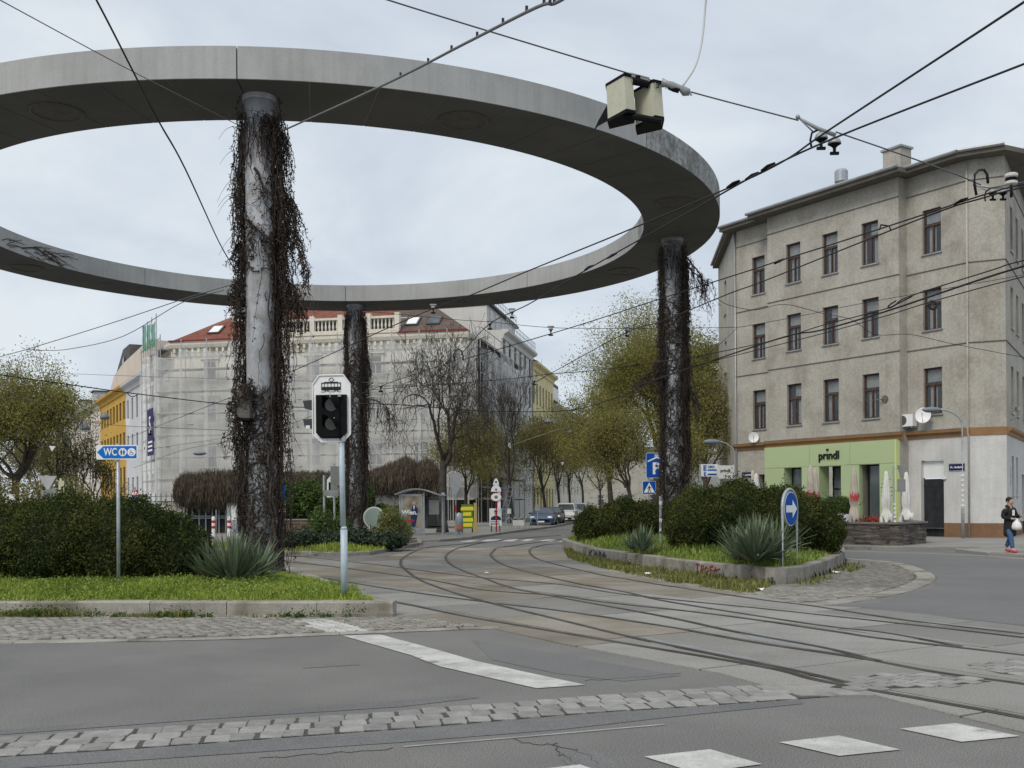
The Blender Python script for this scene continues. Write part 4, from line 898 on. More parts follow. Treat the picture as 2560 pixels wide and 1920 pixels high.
sweep(MB(), [(-.02, 15.95), (.12, 15.95), (.15, 16.5), (.5, 16.7), (.62, 17.0), (.62, 17.25), (-.02, 17.3)], sg).build('cornice', cream_w, sh_)
sweep(MB(), [(-.02, 12.7), (.14, 12.7), (.2, 13.0), (-.02, 13.05)], sg).build('belt_course', cream_w, sh_); sweep(MB(), [(-.02, 4.3), (.14, 4.3), (.25, 4.7), (-.02, 4.75)], sg).build('belt_course', cream_w, sh_)
b = MB()
for u in np.arange(.3, L1, .62): b.bx(-.11, .11, .14, .48, 16.28, 16.62, fm(FB, U1, N1, u, 0, 0))
setp(b.build('cornice_brackets', cream_w, sh_), kind='stuff')
ua, ub = uF(1003), uF(712)
sweep(MB(), [(.62, 17.26), (.74, 17.26), (.74, 17.42), (.62, 17.42)], [(FB, U1, N1, -.3, ua), (FB, U1, N1, ub, L1+.3)]).build('gutter', gutter_red, sh_)
b = MB(); M = fm(FB, U1, N1, 0, 0, 0); b.bx(ua, ub, -.3, .45, 17.3, 17.75, M); b.bx(ua, ub, -.05, .35, 18.75, 18.95, M); b.bx(ua+.02, ub-.02, -2.4, -2.2, 17.7, 19.2, M); b.build('attic_parapet', cream_w, sh_); MB().bx(ua+.05, ub-.05, -.34, -.31, 17.75, 18.8, M).build('dark_gap_sheet', roof_dk, sh_)  # dark sheet added behind the balusters so their gaps look dark
for u in np.linspace(ua+.2, ub-.2, 5): MB().bx(u-.22, u+.22, -.1, .4, 17.752, 19.2, M).build('parapet_post', cream_w, sh_)
b = MB()
for u in np.arange(ua+.6, ub-.5, .36):
    c = FB+U1*u+N1*.15; b.lathe([(.08, 17.74), (.05, 17.85), (.11, 18.1), (.06, 18.45), (.09, 18.76)], (c.x, c.y, 0), 6)
setp(b.build('balusters', cream_w, sh_), kind='stuff')
# hipped roof, red on the left and brown on the right
zr, zt, bk = 17.35, 22.6, 7.5
r0, r1 = FB+N1*.5-U1*.4, FA+N1*.5+U1*.2; um = uF(1000)
t0, t1 = FB-N1*bk+U1*7.0, FA-N1*bk-U1*9.0
m0 = FB+N1*.5+U1*um; mt = t0.lerp(t1, .12)
b0 = FB+U3*16.5; b1 = FA+U2*11
Z = lambda p, z: (p.x, p.y, z)
MB().add([Z(m0, zr), Z(r1, zr), Z(t1, zt), Z(mt, zt), Z(b1, zr), Z(b1-N2b*9, zt)], [[0, 1, 2, 3], [1, 4, 5, 2]]).build('roof', tile_red, sh_)
MB().add([Z(r0, zr), Z(m0, zr), Z(mt, zt), Z(t0, zt), Z(b0, zr), Z(b0-N3*9, zt)], [[0, 1, 2, 3], [4, 0, 3, 5]]).build('roof', tile_brn, sh_)
for X, lf_, hh in ((527, .24, red_m), (1025, .25, red_m), (1080, .3, red_m)):
    u = uF(X); e0 = FB+N1*.5+U1*u+V(0, 0, zr); up_ = (V(0, 0, zt-zr)-N1*(bk+.5)).normalized(); ctr = e0+up_*2.2; nn = U1.cross(up_)*-1
    if nn.z < 0: nn = -nn
    f = MB().plate([ctr-U1*.62-up_*.85+nn*.03, ctr+U1*.62-up_*.85+nn*.03, ctr+U1*.62+up_*.85+nn*.03, ctr-U1*.62+up_*.85+nn*.03], nn*.12).build('skylight', roof_dk, sh_)
    MB().plate([ctr-U1*.48-up_*.7+nn*.155, ctr+U1*.48-up_*.7+nn*.155, ctr+U1*.48+up_*.7+nn*.155, ctr-U1*.48+up_*.7+nn*.155], nn*.01).build('pane', white_m if X != 1080 else dark_glass, f)
for X, dpt, h, wd in ((571, 3.5, 21.6, 1.05), (601, 4.5, 22.4, 1.2)):
    u = uF(X); M = fm(FB, U1, N1, u, -dpt, 0); MB().bx(-wd, wd, -.5, .5, 17.5, h, M).build('chimney', white_w, sh_); MB().bx(-wd-.12, wd+.12, -.6, .6, h, h+.15, M).build('chimney_cap', roof_dk, sh_)
c = FB+U1*uF(569)-N1*3.5; MB().cyl(V(c.x, c.y, 21.7), V(c.x, c.y, 23.6), .07, 6).cyl(V(c.x-.4, c.y, 21.7), V(c.x-.4, c.y, 23.4), .05, 6).build('flue', metal_grey, sh_)
# ---- scaffold with netting
sc = thing('scaffolding', 'tube scaffold hung with white netting in front of the cream apartment building', 'scaffolding', tuple((FA+FB)/2+N1*1.3))
tube_m = MB().cyl((0, 0, 0), (0, 0, 1), .05, 6).mesh('pole', scaf_m)
SO = 1.35; rs2 = random.Random(5)
def stick(p, q, name='pole'):
    d = Vector(q)-Vector(p); inst(name, tube_m, sc, Matrix.Translation(p) @ d.to_track_quat('Z', 'Y').to_matrix().to_4x4() @ Matrix.Diagonal((1, 1, d.length, 1)))
def netpanel(p, q, z0, z1, nrm, m=net_m, seed=0):
    r = np.random.default_rng(seed); nu, nz = 7, 14; d = (q-p); v = []
    for j in range(nz+1):
        for i in range(nu+1):
            o = (.10*sin(i*1.7+seed)+.06*sin(j*.9+i*.7+seed*2)+r.normal(0, .02))*(1 if m is net_m else .25); zz_ = z0+(z1-z0)*j/nz
            if j == nz: zz_ -= .25*sin(pi*i/nu)
            v.append(tuple(p+d*i/nu+Vector(nrm)*o+V(0, 0, zz_)))
    MB().add(v, np.array([(j*(nu+1)+i, j*(nu+1)+i+1, (j+1)*(nu+1)+i+1, (j+1)*(nu+1)+i) for j in range(nz) for i in range(nu)])).build('net_panel' if m is net_m else 'green_net', m, sc, smooth=True)
faces = [(FB, U1, N1, -1.2, L1+1.2, 12, 16.6, 2.3), (FA, U2, N2b, .0, 10.6, 4, 17.2, 1.6), (FB, U3, N3, .0, 22, 7, 16.8, 4.6)]
for fi_, (O_, U_, N_, a, c_, n_, ht, nz0) in enumerate(faces):
    st = [a+(c_-a)*i/n_ for i in range(n_+1)]
    for u in st:
        p = O_+U_*u+N_*SO; stick(p, p+V(0, 0, ht+.8))
        if fi_ == 0: p2 = O_+U_*u+N_*.55; stick(p2, p2+V(0, 0, ht+.5))
    for z in np.arange(2.3, ht, 2.05):
        for h in (0, 1.0): stick(O_+U_*a+N_*(SO+.06)+V(0, 0, z+h), O_+U_*c_+N_*(SO+.06)+V(0, 0, z+h), 'ledger')
        M = fm(O_, U_, N_, 0, 0, 0); MB().bx(a+.02, c_-.02, .62, SO-.06, z-.13, z-.03, M).build('plank_deck', plank_m, sc)
    for i in range(n_):
        netpanel(O_+U_*(st[i]-.16)+N_*(SO+.14), O_+U_*(st[i+1]+.16)+N_*(SO+.18), nz0, ht-.3+rs2.uniform(-.5, .3), N_, seed=i+fi_*20)
    if fi_ == 0:
        for i in (3, 8): stick(O_+U_*st[i]+N_*SO+V(0, 0, 4.4), O_+U_*st[i+1]+N_*SO+V(0, 0, 8.4), 'brace')
for i in range(3): netpanel(FA+U2*(2+i*2.4)+N2b*(SO+.1), FA+U2*(4.3+i*2.4)+N2b*(SO+.1), 17.2+i*.12, 19.6+i*.3, N2b, net_green, i+50)
for i in range(4): stick(FA+U2*(2+i*2.4)+N2b*SO+V(0, 0, 16.8), FA+U2*(2+i*2.4)+N2b*SO+V(0, 0, 20.3))
# open portal at the foot of the scaffold on the right street
for i in range(6):
    p = FB+U1*2.5+N1*1.5; 
for t in np.linspace(-7, 16, 9):
    p = FB+U3*t*.9+N3*1.6 if t > 0 else FB+U1*-t*.55+N1*2.2; stick(p, p+V(0, 0, 4.5)); 
for z in (2.2, 3.3, 4.5):
    stick(FB+N3*1.6+V(0, 0, z), FB+U3*14.4+N3*1.6+V(0, 0, z), 'ledger'); stick(FB+U1*4+N1*2.2+V(0, 0, z), FB+U1*-1.2+N1*2.2+V(0, 0, z), 'ledger')
for i in range(7): stick(FB+U1*(4-i*.75)+N1*2.2+V(0, 0, 3.3 if i % 2 else 4.5), FB+U1*(4-(i+1)*.75)+N1*2.2+V(0, 0, 4.5 if i % 2 else 3.3), 'brace')
bn = thing('banner', 'dark blue building banner with white emblem hung on the scaffold netting', 'banner', tuple(FA+U2*9+N2b*1.7+V(0, 0, 9)))
q = FA+U2*4.6+N2b*(SO+.45); MB().plate([q+V(0, 0, 6.7), q-U2*3.3+V(0, 0, 6.7), q-U2*3.3+V(0, 0, 11.2), q+V(0, 0, 11.2)], N2b*.03).build('cloth', mat('banner_blue', (.03, .028, .10), rough=.8), bn)
tm = text_mesh('5', 2.2, .01, white_m, .03); inst('emblem', tm, bn, face_frame(q-U2*1.6+N2b*.05+V(0, 0, 9.6), -U2))
b = MB()
for k in range(3): b.plate([q-U2*(.5)+N2b*.035+V(0, 0, 7.9-k*.4), q-U2*2.8+N2b*.035+V(0, 0, 7.9-k*.4), q-U2*2.8+N2b*.035+V(0, 0, 8.08-k*.4), q-U2*.5+N2b*.035+V(0, 0, 8.08-k*.4)], N2b*.01)
b.build('banner_lines', white_m, bn)
# ---- houses along the two streets
DWM, _q = win_meshes('d', room_dark, .05, .5)
def street_house(name, label, O_, U_, N_, a, c_, zc, m, rows, ncol, wwid, depth=10, cornice=True, roof=roof_dk, roofh=2.5, fr=None, u_in=.8, back=None):
    h = thing(name, label, 'building', tuple(O_+U_*(a+c_)/2))
    us = np.linspace(a+u_in+wwid/2, c_-u_in-wwid/2, ncol); ops = [(u-wwid/2, u+wwid/2, z0, z1) for u in us for z0, z1 in rows]
    w = wall(MB(), O_, U_, N_, 0, a, c_, .1, zc, ops, .2)
    M = fm(O_, U_, N_, 0, 0, 0); w.bx(a, a+.05, -depth, -.01, .1, zc, M); w.bx(c_-.05, c_, -depth, -.01, .1, zc, M); w.bx(a+.05, c_-.05, -depth, -depth+.1, .1, zc, M); w.build('wall', m, h)
    MB().bx(a+.1, c_-.1, -1.5, -.6, .1, zc-.2, M).build('interior', room_dark, h)
    for op in ops: far_window(h, O_, U_, N_, op, 0, fr)
    if cornice: sweep(MB(), [(-.02, zc-.9), (.15, zc-.85), (.25, zc-.45), (.7, zc-.2), (.75, zc+.05), (-.02, zc+.1)], [(O_, U_, N_, a, c_)]).build('cornice', m, h)
    if roof:
        v = [tuple(O_+U_*u+N_*o+V(0, 0, z)) for u in (a, c_) for o, z in ((.7, zc+.1), (-depth/2, zc+roofh), (-depth, zc+.1))]
        MB().add(v, [[0, 1, 4, 3], [1, 2, 5, 4], [0, 1, 2], [3, 4, 5]]).build('roof', roof, h)
    return h
RW = [(11.9, 14.4), (7.6, 10.2), (3.2, 5.2)]
street_house('apartment_building', 'pale grey house between the scaffold and the ochre house', FA, U2, N2b, 11.05, 30.0, 16.2, grey_w, RW, 6, 1.1, fr=DWM)
yh = street_house('apartment_building', 'ochre yellow house with close rows of tall windows', FA, U2, N2b, 30.03, 53.0, 16.3, yellow_w, [(12.4, 14.6), (8.5, 10.8), (3.4, 6.6)], 8, 1.6, roof=None, u_in=1.0, fr=DWM)
ph = street_house('apartment_building', 'long pale pink house beyond the ochre one, half hidden by trees', FA, U2, N2b, 53.05, 97, 16.4, pink_w, [(11.5, 13.8), (7.4, 9.8), (3.2, 5.4)], 14, 1.2)
b = MB(); pr_ = [(19.5, 16.3), (19.5, 20.4), (38, 20.0), (46, 19.3), (53.2, 16.45)]; b.plate([FA+U2*u-N2b*.9+V(0, 0, z) for u, z in pr_], -N2b*7); b.build('attic_wall', beige_w, yh)
b = MB(); pr_ = [(41, 17), (41.5, 23.0), (47, 23.0), (62, 17)]; b.plate([FA+U2*u-N2b*2.2+V(0, 0, z) for u, z in pr_], -N2b*6); b.build('mansard_roof', roof_dk, ph)
for k in range(5):
    u = 45+k*2.6; z = 21.3-k*.95; f = MB().plate([FA+U2*u-N2b*2.1+V(0, 0, z-.9), FA+U2*(u+1.5)-N2b*2.1+V(0, 0, z-1.4), FA+U2*(u+1.5)-N2b*2.1+V(0, 0, z+.1), FA+U2*u-N2b*2.1+V(0, 0, z+.6)], N2b*.1).build('skylight', dark_glass, ph)
for u in (70, 86):
    M = fm(FA, U2, N2b, u, -1.2, 16.5); f = MB().bx(-1.3, 1.3, -3, 0, 0, 2.9, M).build('dormer', white_w, ph); MB().bx(-.7, .7, .0, .04, .7, 2.4, M).build('pane', dark_glass, f); MB().bx(-1.5, 1.5, -3.1, .25, 2.9, 3.1, M).build('dormer_roof', roof_dk, f)
wb = street_house('apartment_building', 'tall white house with roof terrace railings beyond the scaffold', FB, U3, N3, 16.6, 35.4, 20.1, white_w, [(17.0, 19.2), (13.4, 15.8), (9.8, 12.2), (6.2, 8.6)], 6, 1.25, roof=None, depth=13, fr=DWM)
M = fm(FB, U3, N3, 0, 0, 0); b = MB(); b.bx(16.7, 33, -12.8, -1.6, 20.1, 22.9, M); b.build('roof_storey', white_w, wb); MB().bx(16.5, 33.4, -13, -1.2, 22.9, 23.15, M).build('roof', roof_dk, wb)
for u in (18.5, 21.5, 25, 29): f = MB().bx(u-.6, u+.6, -1.62, -1.5, 20.6, 22.5, M).build('window', offwhite, wb); MB().bx(u-.48, u+.48, -1.5, -1.48, 20.7, 22.4, M).build('pane', dark_glass, f)
def railing(parent, p, q, h=1.0, n=16, m=galv):
    b = MB(); 
    for k in range(n+1): r_ = p.lerp(q, k/n); b.tube([r_, r_+V(0, 0, h)], .03, 5)
    for z in (h, h*.55, .12): b.tube([p+V(0, 0, z), q+V(0, 0, z)], .03, 5)
    return b.build('railing', m, parent)
railing(wb, FB+U3*17+N3*.5+V(0, 0, 20.2), FB+U3*35+N3*.5+V(0, 0, 20.2), 1.1, 20); railing(wb, FB+U3*17-N3*1.4+V(0, 0, 23.15), FB+U3*33-N3*1.4+V(0, 0, 23.15), 1.1, 16)
b = MB().tube([FB+U3*35.2+N3*.12+V(0, 0, .2), FB+U3*35.2+N3*.12+V(0, 0, 20)], .08, 6); b.build('downpipe', metal_grey, wb)
street_house('apartment_building', 'pale yellow house with dark narrow windows far along the tram street', FB, U3, N3, 35.5, 53, 19.2, pale_yel, [(14.2, 16.9), (9.9, 12.6), (5.6, 8.3), (1.2, 3.8)], 7, 1.1, fr=DWM)
eh = street_house('apartment_building', 'last visible cream house of the row with dark roof terrace beyond the pale yellow house', FB, U3, N3, 53.1, 85, 15.6, cream_w, [(11.5, 14), (7.5, 10), (3, 5.5)], 8, 1.2, roofh=3)
M = fm(FB, U3, N3, 0, 0, 0); MB().bx(54, 62, -4, -.6, 15.7, 19.0, M).build('roof_storey', roof_dk, eh); MB().bx(54.5, 61.5, -.6, -.5, 16.6, 18.4, M).build('pane', dark_glass, eh)
# far end of the tram street and the side street on the right
X0 = G(1400, 1290, 0); street_house('apartment_building', 'pale house closing the far end of the tram street behind trees', V(25, 235, 0), V(1, 0, 0), V(0, -1, 0), -30, 60, 12, plaster, [(8.5, 10.5), (5, 7), (1.2, 3.6)], 16, 1.5)
street_house('apartment_building', 'pale house seen in the gap beside the grey corner house', V(13.2, 82, 0), V(.1, 1, 0).normalized(), V(-1, .1, 0).normalized(), 0, 40, 12.5, white_w, [(9, 11), (5.4, 7.4), (1.4, 3.4)], 8, 1.2)
# ================================================================= PLANTS
def bush(name, label, cat, blobs, n, L, Wd, m, core=bush_core, seed=0, group=None, shell=.16, stray=.03, floor=.25, corek=.80):
    rg = np.random.default_rng(seed); c0 = blobs[0][0]; root = thing(name, label, cat, (c0[0], c0[1], floor), 0, group)
    C_ = np.array([b[0] for b in blobs], float); R_ = np.array([b[1] for b in blobs], float); wgt = (R_[:, 0]*R_[:, 2]); pts = []
    for i in range(len(blobs)):
        k = int(n*wgt[i]/wgt.sum()*1.5); d = rg.normal(size=(k, 3)); d /= np.linalg.norm(d, axis=1, keepdims=True)
        lump = 1+.10*np.sin(d[:, 0]*7+i)*np.sin(d[:, 2]*6+2*i)+.035*np.sin(d[:, 0]*31+i)*np.sin(d[:, 2]*27+d[:, 1]*19)+.07*np.sin(d[:, 0]*15+d[:, 1]*11+i)*np.cos(d[:, 2]*13)
        r = lump*(1-abs(rg.normal(0, shell, k)))+(rg.random(k) < stray)*rg.uniform(0, .14, k)
        p = C_[i]+d*r[:, None]*R_[i]
        ins = np.zeros(k, bool)
        for j in range(len(blobs)):
            if j != i: ins |= (((p-C_[j])/R_[j])**2).sum(1) < .68
        pts.append(p[~ins & (p[:, 2] > floor)])
    p = np.concatenate(pts); sp = p[rg.integers(0, len(p), len(p)//160)]; sp = sp[sp[:, 2] > np.percentile(p[:, 2], 45)]; dr = sp-C_.mean(0); dr /= np.linalg.norm(dr, axis=1, keepdims=True); dr[:, 2] = abs(dr[:, 2])+.4
    tt = rg.uniform(0, 3.2*L, (len(sp), 9, 1)); p = np.concatenate([p, (sp[:, None]+dr[:, None]*tt+rg.normal(0, L*.35, (len(sp), 9, 3))).reshape(-1, 3)]); v, f = leafquads(p, L, Wd, rg, .25); MB().add(v, f).build('foliage', m, root)
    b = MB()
    for c, r in blobs: b.sphere(c, tuple(np.array(r)*corek), 14, 9)  # solid core added for opacity, in the darker colour
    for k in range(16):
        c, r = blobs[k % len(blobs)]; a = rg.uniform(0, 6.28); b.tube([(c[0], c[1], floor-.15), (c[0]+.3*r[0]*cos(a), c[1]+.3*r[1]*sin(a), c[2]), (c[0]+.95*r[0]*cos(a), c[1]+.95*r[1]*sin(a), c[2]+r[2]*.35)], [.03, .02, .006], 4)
    b.build('shade_core_and_twigs', core, root)
    return root
bush('shrub', 'big dark evergreen bush behind the toilet direction sign', 'bush',
     [((-9.7, 20.3, .92), (1.1, .95, .98)), ((-8.5, 20.05, 1.02), (1.15, 1.05, 1.0)), ((-7.35, 20.05, 1.0), (1.1, 1.05, .98)), ((-6.5, 20.2, .82), (.78, .85, .78))], 70000, .056, .033, bush_m, seed=1, floor=.3)
bush('shrub', 'biggest dark evergreen bush on the curved island behind the arrow sign', 'bush',
     [((5.15, 28.9, 1.2), (1.0, 1.15, 1.0)), ((6.05, 28.5, 1.27), (1.25, 1.2, 1.08)), ((7.2, 28.3, 1.2), (1.15, 1.15, 1.0)), ((8.15, 28.4, .98), (.78, .85, .78))], 58000, .066, .038, bush_m, seed=2, floor=.4)
bush('shrub', 'lower dark evergreen bush at the far left end of the curved island', 'bush',
     [((2.95, 38.2, .9), (.75, .8, .75)), ((3.9, 37.6, 1.02), (1.0, 1.0, .92)), ((4.62, 37.3, 1.0), (.7, .9, .85))], 26000, .075, .043, bush_m, seed=3, floor=.4)
# ivy island
bush('ivy', 'low dark carpet of ivy along the kerb of the far left island', 'ivy',
     [((-8.3+.62*k, 39.3+.25*k-.02*k*k, .42), (.62, .9, .36+.06*sin(k*2.1))) for k in range(7)], 17000, .11, .08, ivy_m, seed=4, floor=.12)
bush('shrub', 'small leafy shrub by the sign posts on the ivy island', 'bush', [((-7.6, 42, .95), (.55, .6, .75)), ((-6.9, 42.4, .8), (.5, .5, .5)), ((-7.2, 41.8, .5), (.8, .5, .4))], 4500, .10, .05, hedge_m, seed=5, floor=.2, stray=.4, shell=.4, corek=.35)
bush('shrub', 'small leafy shrub in front of the round traffic mirror', 'bush', [((-4.9, 42.5, .95), (.5, .5, .75)), ((-4.5, 43, .7), (.5, .5, .45)), ((-5.3, 42.2, .5), (.5, .4, .4))], 4500, .10, .05, weed_m, seed=6, floor=.2, stray=.4, shell=.4, corek=.35)
bush('hedge', 'bright green hedge growing on the low brick wall beyond the middle column', 'hedge',
     [((-12.6+.95*k, 60+.2*k, 1.9), (1.0, 1.3, 1.2+.12*sin(k*2.3))) for k in range(5)], 17000, .16, .10, hedge_m, seed=7, floor=.8)
bush('hedge', 'low green hedge beside the tram shelter', 'hedge', [((-7.6, 62, 1.0), (.8, .8, .8)), ((-6.6, 62.2, .95), (.6, .7, .75))], 5000, .15, .09, hedge_m, seed=8, floor=.12)
# ---- trees
def tree(name, label, base, h, spread, tr, seed, leaf=None, n=14000, lL=.16, lW=.08, kids=(6, 5, 5, 4), fork=.28, bark=bark_m, up=.10, wob=.22, lean=(0, 0), group=None, ang=(.45, 1.05), sig=.28, stems=1, crown_name='crown'):
    rg = np.random.default_rng(seed); segs = []; tips = []; maxl = len(kids)
    def go(p, d, L, r, lvl):
        k = 7 if lvl < 2 else 4; pts = [p]
        for i in range(k):
            d = d+rg.normal(0, wob/(1 if lvl else 3), 3)+np.array([0, 0, up if lvl else .05]); d = d/np.linalg.norm(d); p = p+d*L/k; pts.append(p)
        rr = np.linspace(r, r*.5 if lvl else r*.72, k+1); segs.append((np.array(pts), rr, lvl))
        if lvl >= maxl: tips.extend(pts[1:]); return
        for j in range(kids[lvl]):
            t = 1.0 if j < 2 else rg.uniform(.4 if lvl else .75, 1.0); x = t*k; i = min(int(x), k-1); q = pts[i]+(pts[i+1]-pts[i])*(x-i)
            a = rg.uniform(*ang)*(1 if lvl else .85); az = (2*pi*j/kids[lvl]+rg.normal(0, .5)); e1 = np.cross(d, [.31, .2, .9] if abs(d[2]) < .9 else [1, 0, .1]); e1 /= np.linalg.norm(e1); e2 = np.cross(d, e1)
            dd = d*cos(a)+(e1*cos(az)+e2*sin(az))*sin(a); go(q, dd, L*rg.uniform(.55, .85)*(1.25 if lvl == 0 else 1), rr[i]*rg.uniform(.5, .68), lvl+1)
    for s_ in range(stems):
        d0 = np.array([lean[0]+(rg.normal(0, .18) if stems > 1 else 0), lean[1], 1.0]); go(np.array([.25*s_, 0, 0.]), d0/np.linalg.norm(d0), fork, tr/h, 0)
    allp = np.concatenate([s[0] for s in segs]); zs = h/np.percentile(allp[:, 2], 99.7); cx = np.median(allp[:, :2], 0)
    rad = np.percentile(np.linalg.norm(allp[:, :2]-cx, axis=1), 97); xs_ = spread/rad; root = thing(name, label, 'tree', base, 0, group); B = np.array(base)
    tf = lambda q: np.c_[q[:, 0]*xs_*np.clip(q[:, 2]/fork, .25, 1), q[:, 1]*xs_*np.clip(q[:, 2]/fork, .25, 1), q[:, 2]*zs]+B
    b = MB(); tw = MB()
    for pts, rr, lvl in segs: (b if lvl < 3 else tw).tube(tf(pts), np.maximum(rr*h, .012 if lvl > 1 else .03), (9, 7, 5, 3, 3, 3)[lvl], False)
    # root flare
    b.tube([B+[0, 0, -.1], B+[0, 0, .25], B+[0, 0, .8]], [tr*1.5, tr*1.15, tr], 9); b.build('trunk', bark, root, True)
    if tw.n: tw.build('twigs', bark, root)
    if leaf is not None:
        T_ = tf(np.array(tips)); q = T_[rg.integers(0, len(T_), n)]+rg.normal(0, sig, (n, 3))*[1, 1, .8]; v, f = leafquads(q, lL, lW, rg, .1)
        MB().add(v, f).build(crown_name, leaf, root)
    return root
g_ = lambda X, Y: tuple(G(X, Y, .115))
tree('bare_tree', 'gnarled bare tree with spreading dark limbs beside the tram shelter', g_(1106, 1331), 12.2, 4.7, .29, 12, None, kids=(4, 5, 5, 4, 3), fork=.22, bark=bark_dk, up=.03, wob=.30, ang=(.5, 1.15))
tree('bare_tree', 'bare tree with upright twigs before the white house', g_(1278, 1309), 13.6, 3.1, .24, 8, None, kids=(4, 4, 4, 4, 3), fork=.33, bark=bark_dk, up=.16, wob=.16, ang=(.3, .7))
OG_ = 'olive green street trees along the tram street'
for X, D, h, sp_, lab in ((1166, 78, 8.4, 2.7, 'small olive green street tree left of the red tram stop pole'), (1363, 96, 10.2, 3.4, 'olive green street tree behind the blue parked car'), (1398, 108, 11.3, 3.6, 'olive green street tree behind the first white van'),
                     (1425, 121, 11.6, 4.0, 'olive green street tree above the second white van'), (1457, 136, 12, 4.2, 'far olive green street tree right of the white vans'), (1232, 92, 9.2, 3.4, 'olive green street tree behind the red tram stop pole'), (1500, 150, 13, 5, 'farthest olive green street tree at the end of the street')):
    p = P(X, 1262, D); tree('street_tree', lab, (p.x, D, .115), h, sp_, .16, int(X), olive_m, 15000, .17, .07, kids=(5, 5, 4, 4), fork=.30, bark=bark_dk, group=OG_, sig=.42)
p = P(1640, 1262, 72); tree('spring_tree', 'tallest yellow green tree behind the far right column', (p.x, 72, .1), 15.2, 5.0, .36, 21, spring_m, 85000, .16, .065, kids=(6, 6, 5, 4), fork=.16, group='yellow green spring trees', sig=.5)
p = P(1530, 1262, 84); tree('spring_tree', 'yellow green tree left of the far right column', (p.x, 84, .1), 11.8, 4.2, .25, 22, spring_m, 42000, .17, .07, fork=.15, group='yellow green spring trees', sig=.42)
p = P(1768, 1262, 63); tree('spring_tree', 'loose yellow green tree touching the left edge of the grey corner house', (p.x, 63, .1), 9.8, 2.5, .2, 23, spring_m, 14000, .15, .06, fork=.18, group='yellow green spring trees', sig=.36)
p = P(35, 1266, 58); tree('spring_tree', 'broad yellow green tree at the left edge of the picture', (p.x, 58, .1), 9.6, 3.3, .26, 24, spring_m, 34000, .15, .06, fork=.09, group='yellow green spring trees', sig=.38)
p = P(-90, 1266, 60); tree('spring_tree', 'yellow green tree cut off by the left edge of the picture', (p.x, 60, .1), 10.0, 3.6, .26, 26, spring_m, 22000, .15, .06, fork=.09, group='yellow green spring trees', sig=.38)
p = P(193, 1266, 60); tree('young_tree', 'thin young tree with sparse fresh leaves before the pink house', (p.x, 60, .1), 5.7, 1.6, .11, 25, spring_m, 1500, .16, .08, kids=(4, 5, 4, 4), fork=.25, bark=bark_dk, sig=.2, stems=2)
p = P(160, 1266, 64); tree('bare_tree', 'bare twiggy tree rising beside the broad left tree', (p.x, 64, .1), 9.0, 1.9, .14, 27, None, kids=(5, 5, 4, 4), fork=.35, bark=bark_dk, up=.12)
p = P(290, 1266, 70); tree('bare_tree', 'small bare shrubby tree before the ochre house', (p.x, 70, .1), 3.6, 1.6, .1, 28, spring_m, 300, .15, .07, kids=(5, 5, 4), fork=.3, bark=bark_dk, up=.1)
p = P(1580, 1262, 66); tree('spring_tree', 'low yellow green tree beside the blue parking sign', (p.x, 66, .1), 7.4, 2.8, .16, 31, spring_m, 18000, .15, .06, fork=.13, group='yellow green spring trees', sig=.4)
p = P(1700, 1262, 58); tree('spring_tree', 'low yellow green tree between the far right column and the shop boards', (p.x, 58, .1), 7.0, 2.0, .14, 32, spring_m, 11000, .14, .06, fork=.15, group='yellow green spring trees', sig=.36)
p = P(100, 1266, 80); tree('spring_tree', 'farther yellow green tree between the broad left tree and the thin young tree', (p.x, 80, .1), 7.5, 3.4, .2, 33, olive_m, 14000, .17, .07, fork=.08, group='yellow green spring trees', sig=.4)
bush('shrub', 'loose olive shrubs under the broad tree at the left edge', 'bush', [((-28.4+1.7*k, 54+.5*k, 1.7), (1.5, 1.3, 1.7+.3*sin(k*2))) for k in range(4)], 16000, .15, .06, olive_m, seed=41, floor=.1, shell=.3, stray=.2, corek=.4)
# ---- yuccas
def yucca(label, ros, m=yucca_m, seed=0, droop=.5, flowers=0):
    rg = np.random.default_rng(seed); root = thing('yucca', label, 'yucca', tuple(ros[0][0]), 0, 'spiky yuccas in the planting beds'); b = MB()
    for c, L, n in ros:
        c = np.array(tuple(c))
        for i in range(n):
            az = rg.uniform(0, 2*pi); el = np.clip(rg.beta(1.6, 1.3)*1.45+.08, .1, 1.5); l = L*rg.uniform(.7, 1.1); wd = .028*rg.uniform(.8, 1.3)*(L/.8)**.5
            h = np.array([cos(az), sin(az), 0]); side = np.array([-sin(az), cos(az), 0]); v = []; p = c+h*.03; k = 5; e_ = el
            for j in range(k+1):
                t = j/k; w_ = wd*(1-t**2.2)*(.7+.6*t if t < .5 else 1)+.001; v += [p-side*w_, p+side*w_+[0, 0, .006]]; p = p+(h*cos(e_)+np.array([0, 0, sin(e_)]))*l/k; e_ -= droop*rg.uniform(.2, .9)*t*(1.5-el)*.55
            b.add(v, np.array([(2*j, 2*j+1, 2*j+3, 2*j+2) for j in range(k)]))
    b.build('blades', m, root)
    for i in range(flowers):
        c = np.array(tuple(ros[i % len(ros)][0])); q = MB().tube([c, c+[rg.normal(0, .1), rg.normal(0, .1), .5], c+[rg.normal(0, .25), rg.normal(0, .25), rg.uniform(.7, 1.0)]], [.012, .01, .02], 5).build('dry_stalk', offwhite, root)
    return root
def zsurf(f, x, y): return float(f(np.array([[x, y]]))[0])
q = lambda X, Y, z=.33: G(X, Y, z)
yucca('broad spiky yucca at the foot of the nearest column', [(q(585, 1462), 1.0, 170), (q(530, 1459), .85, 120), (q(637, 1454), .85, 100), (q(565, 1452), .9, 90)], seed=1, droop=.35)
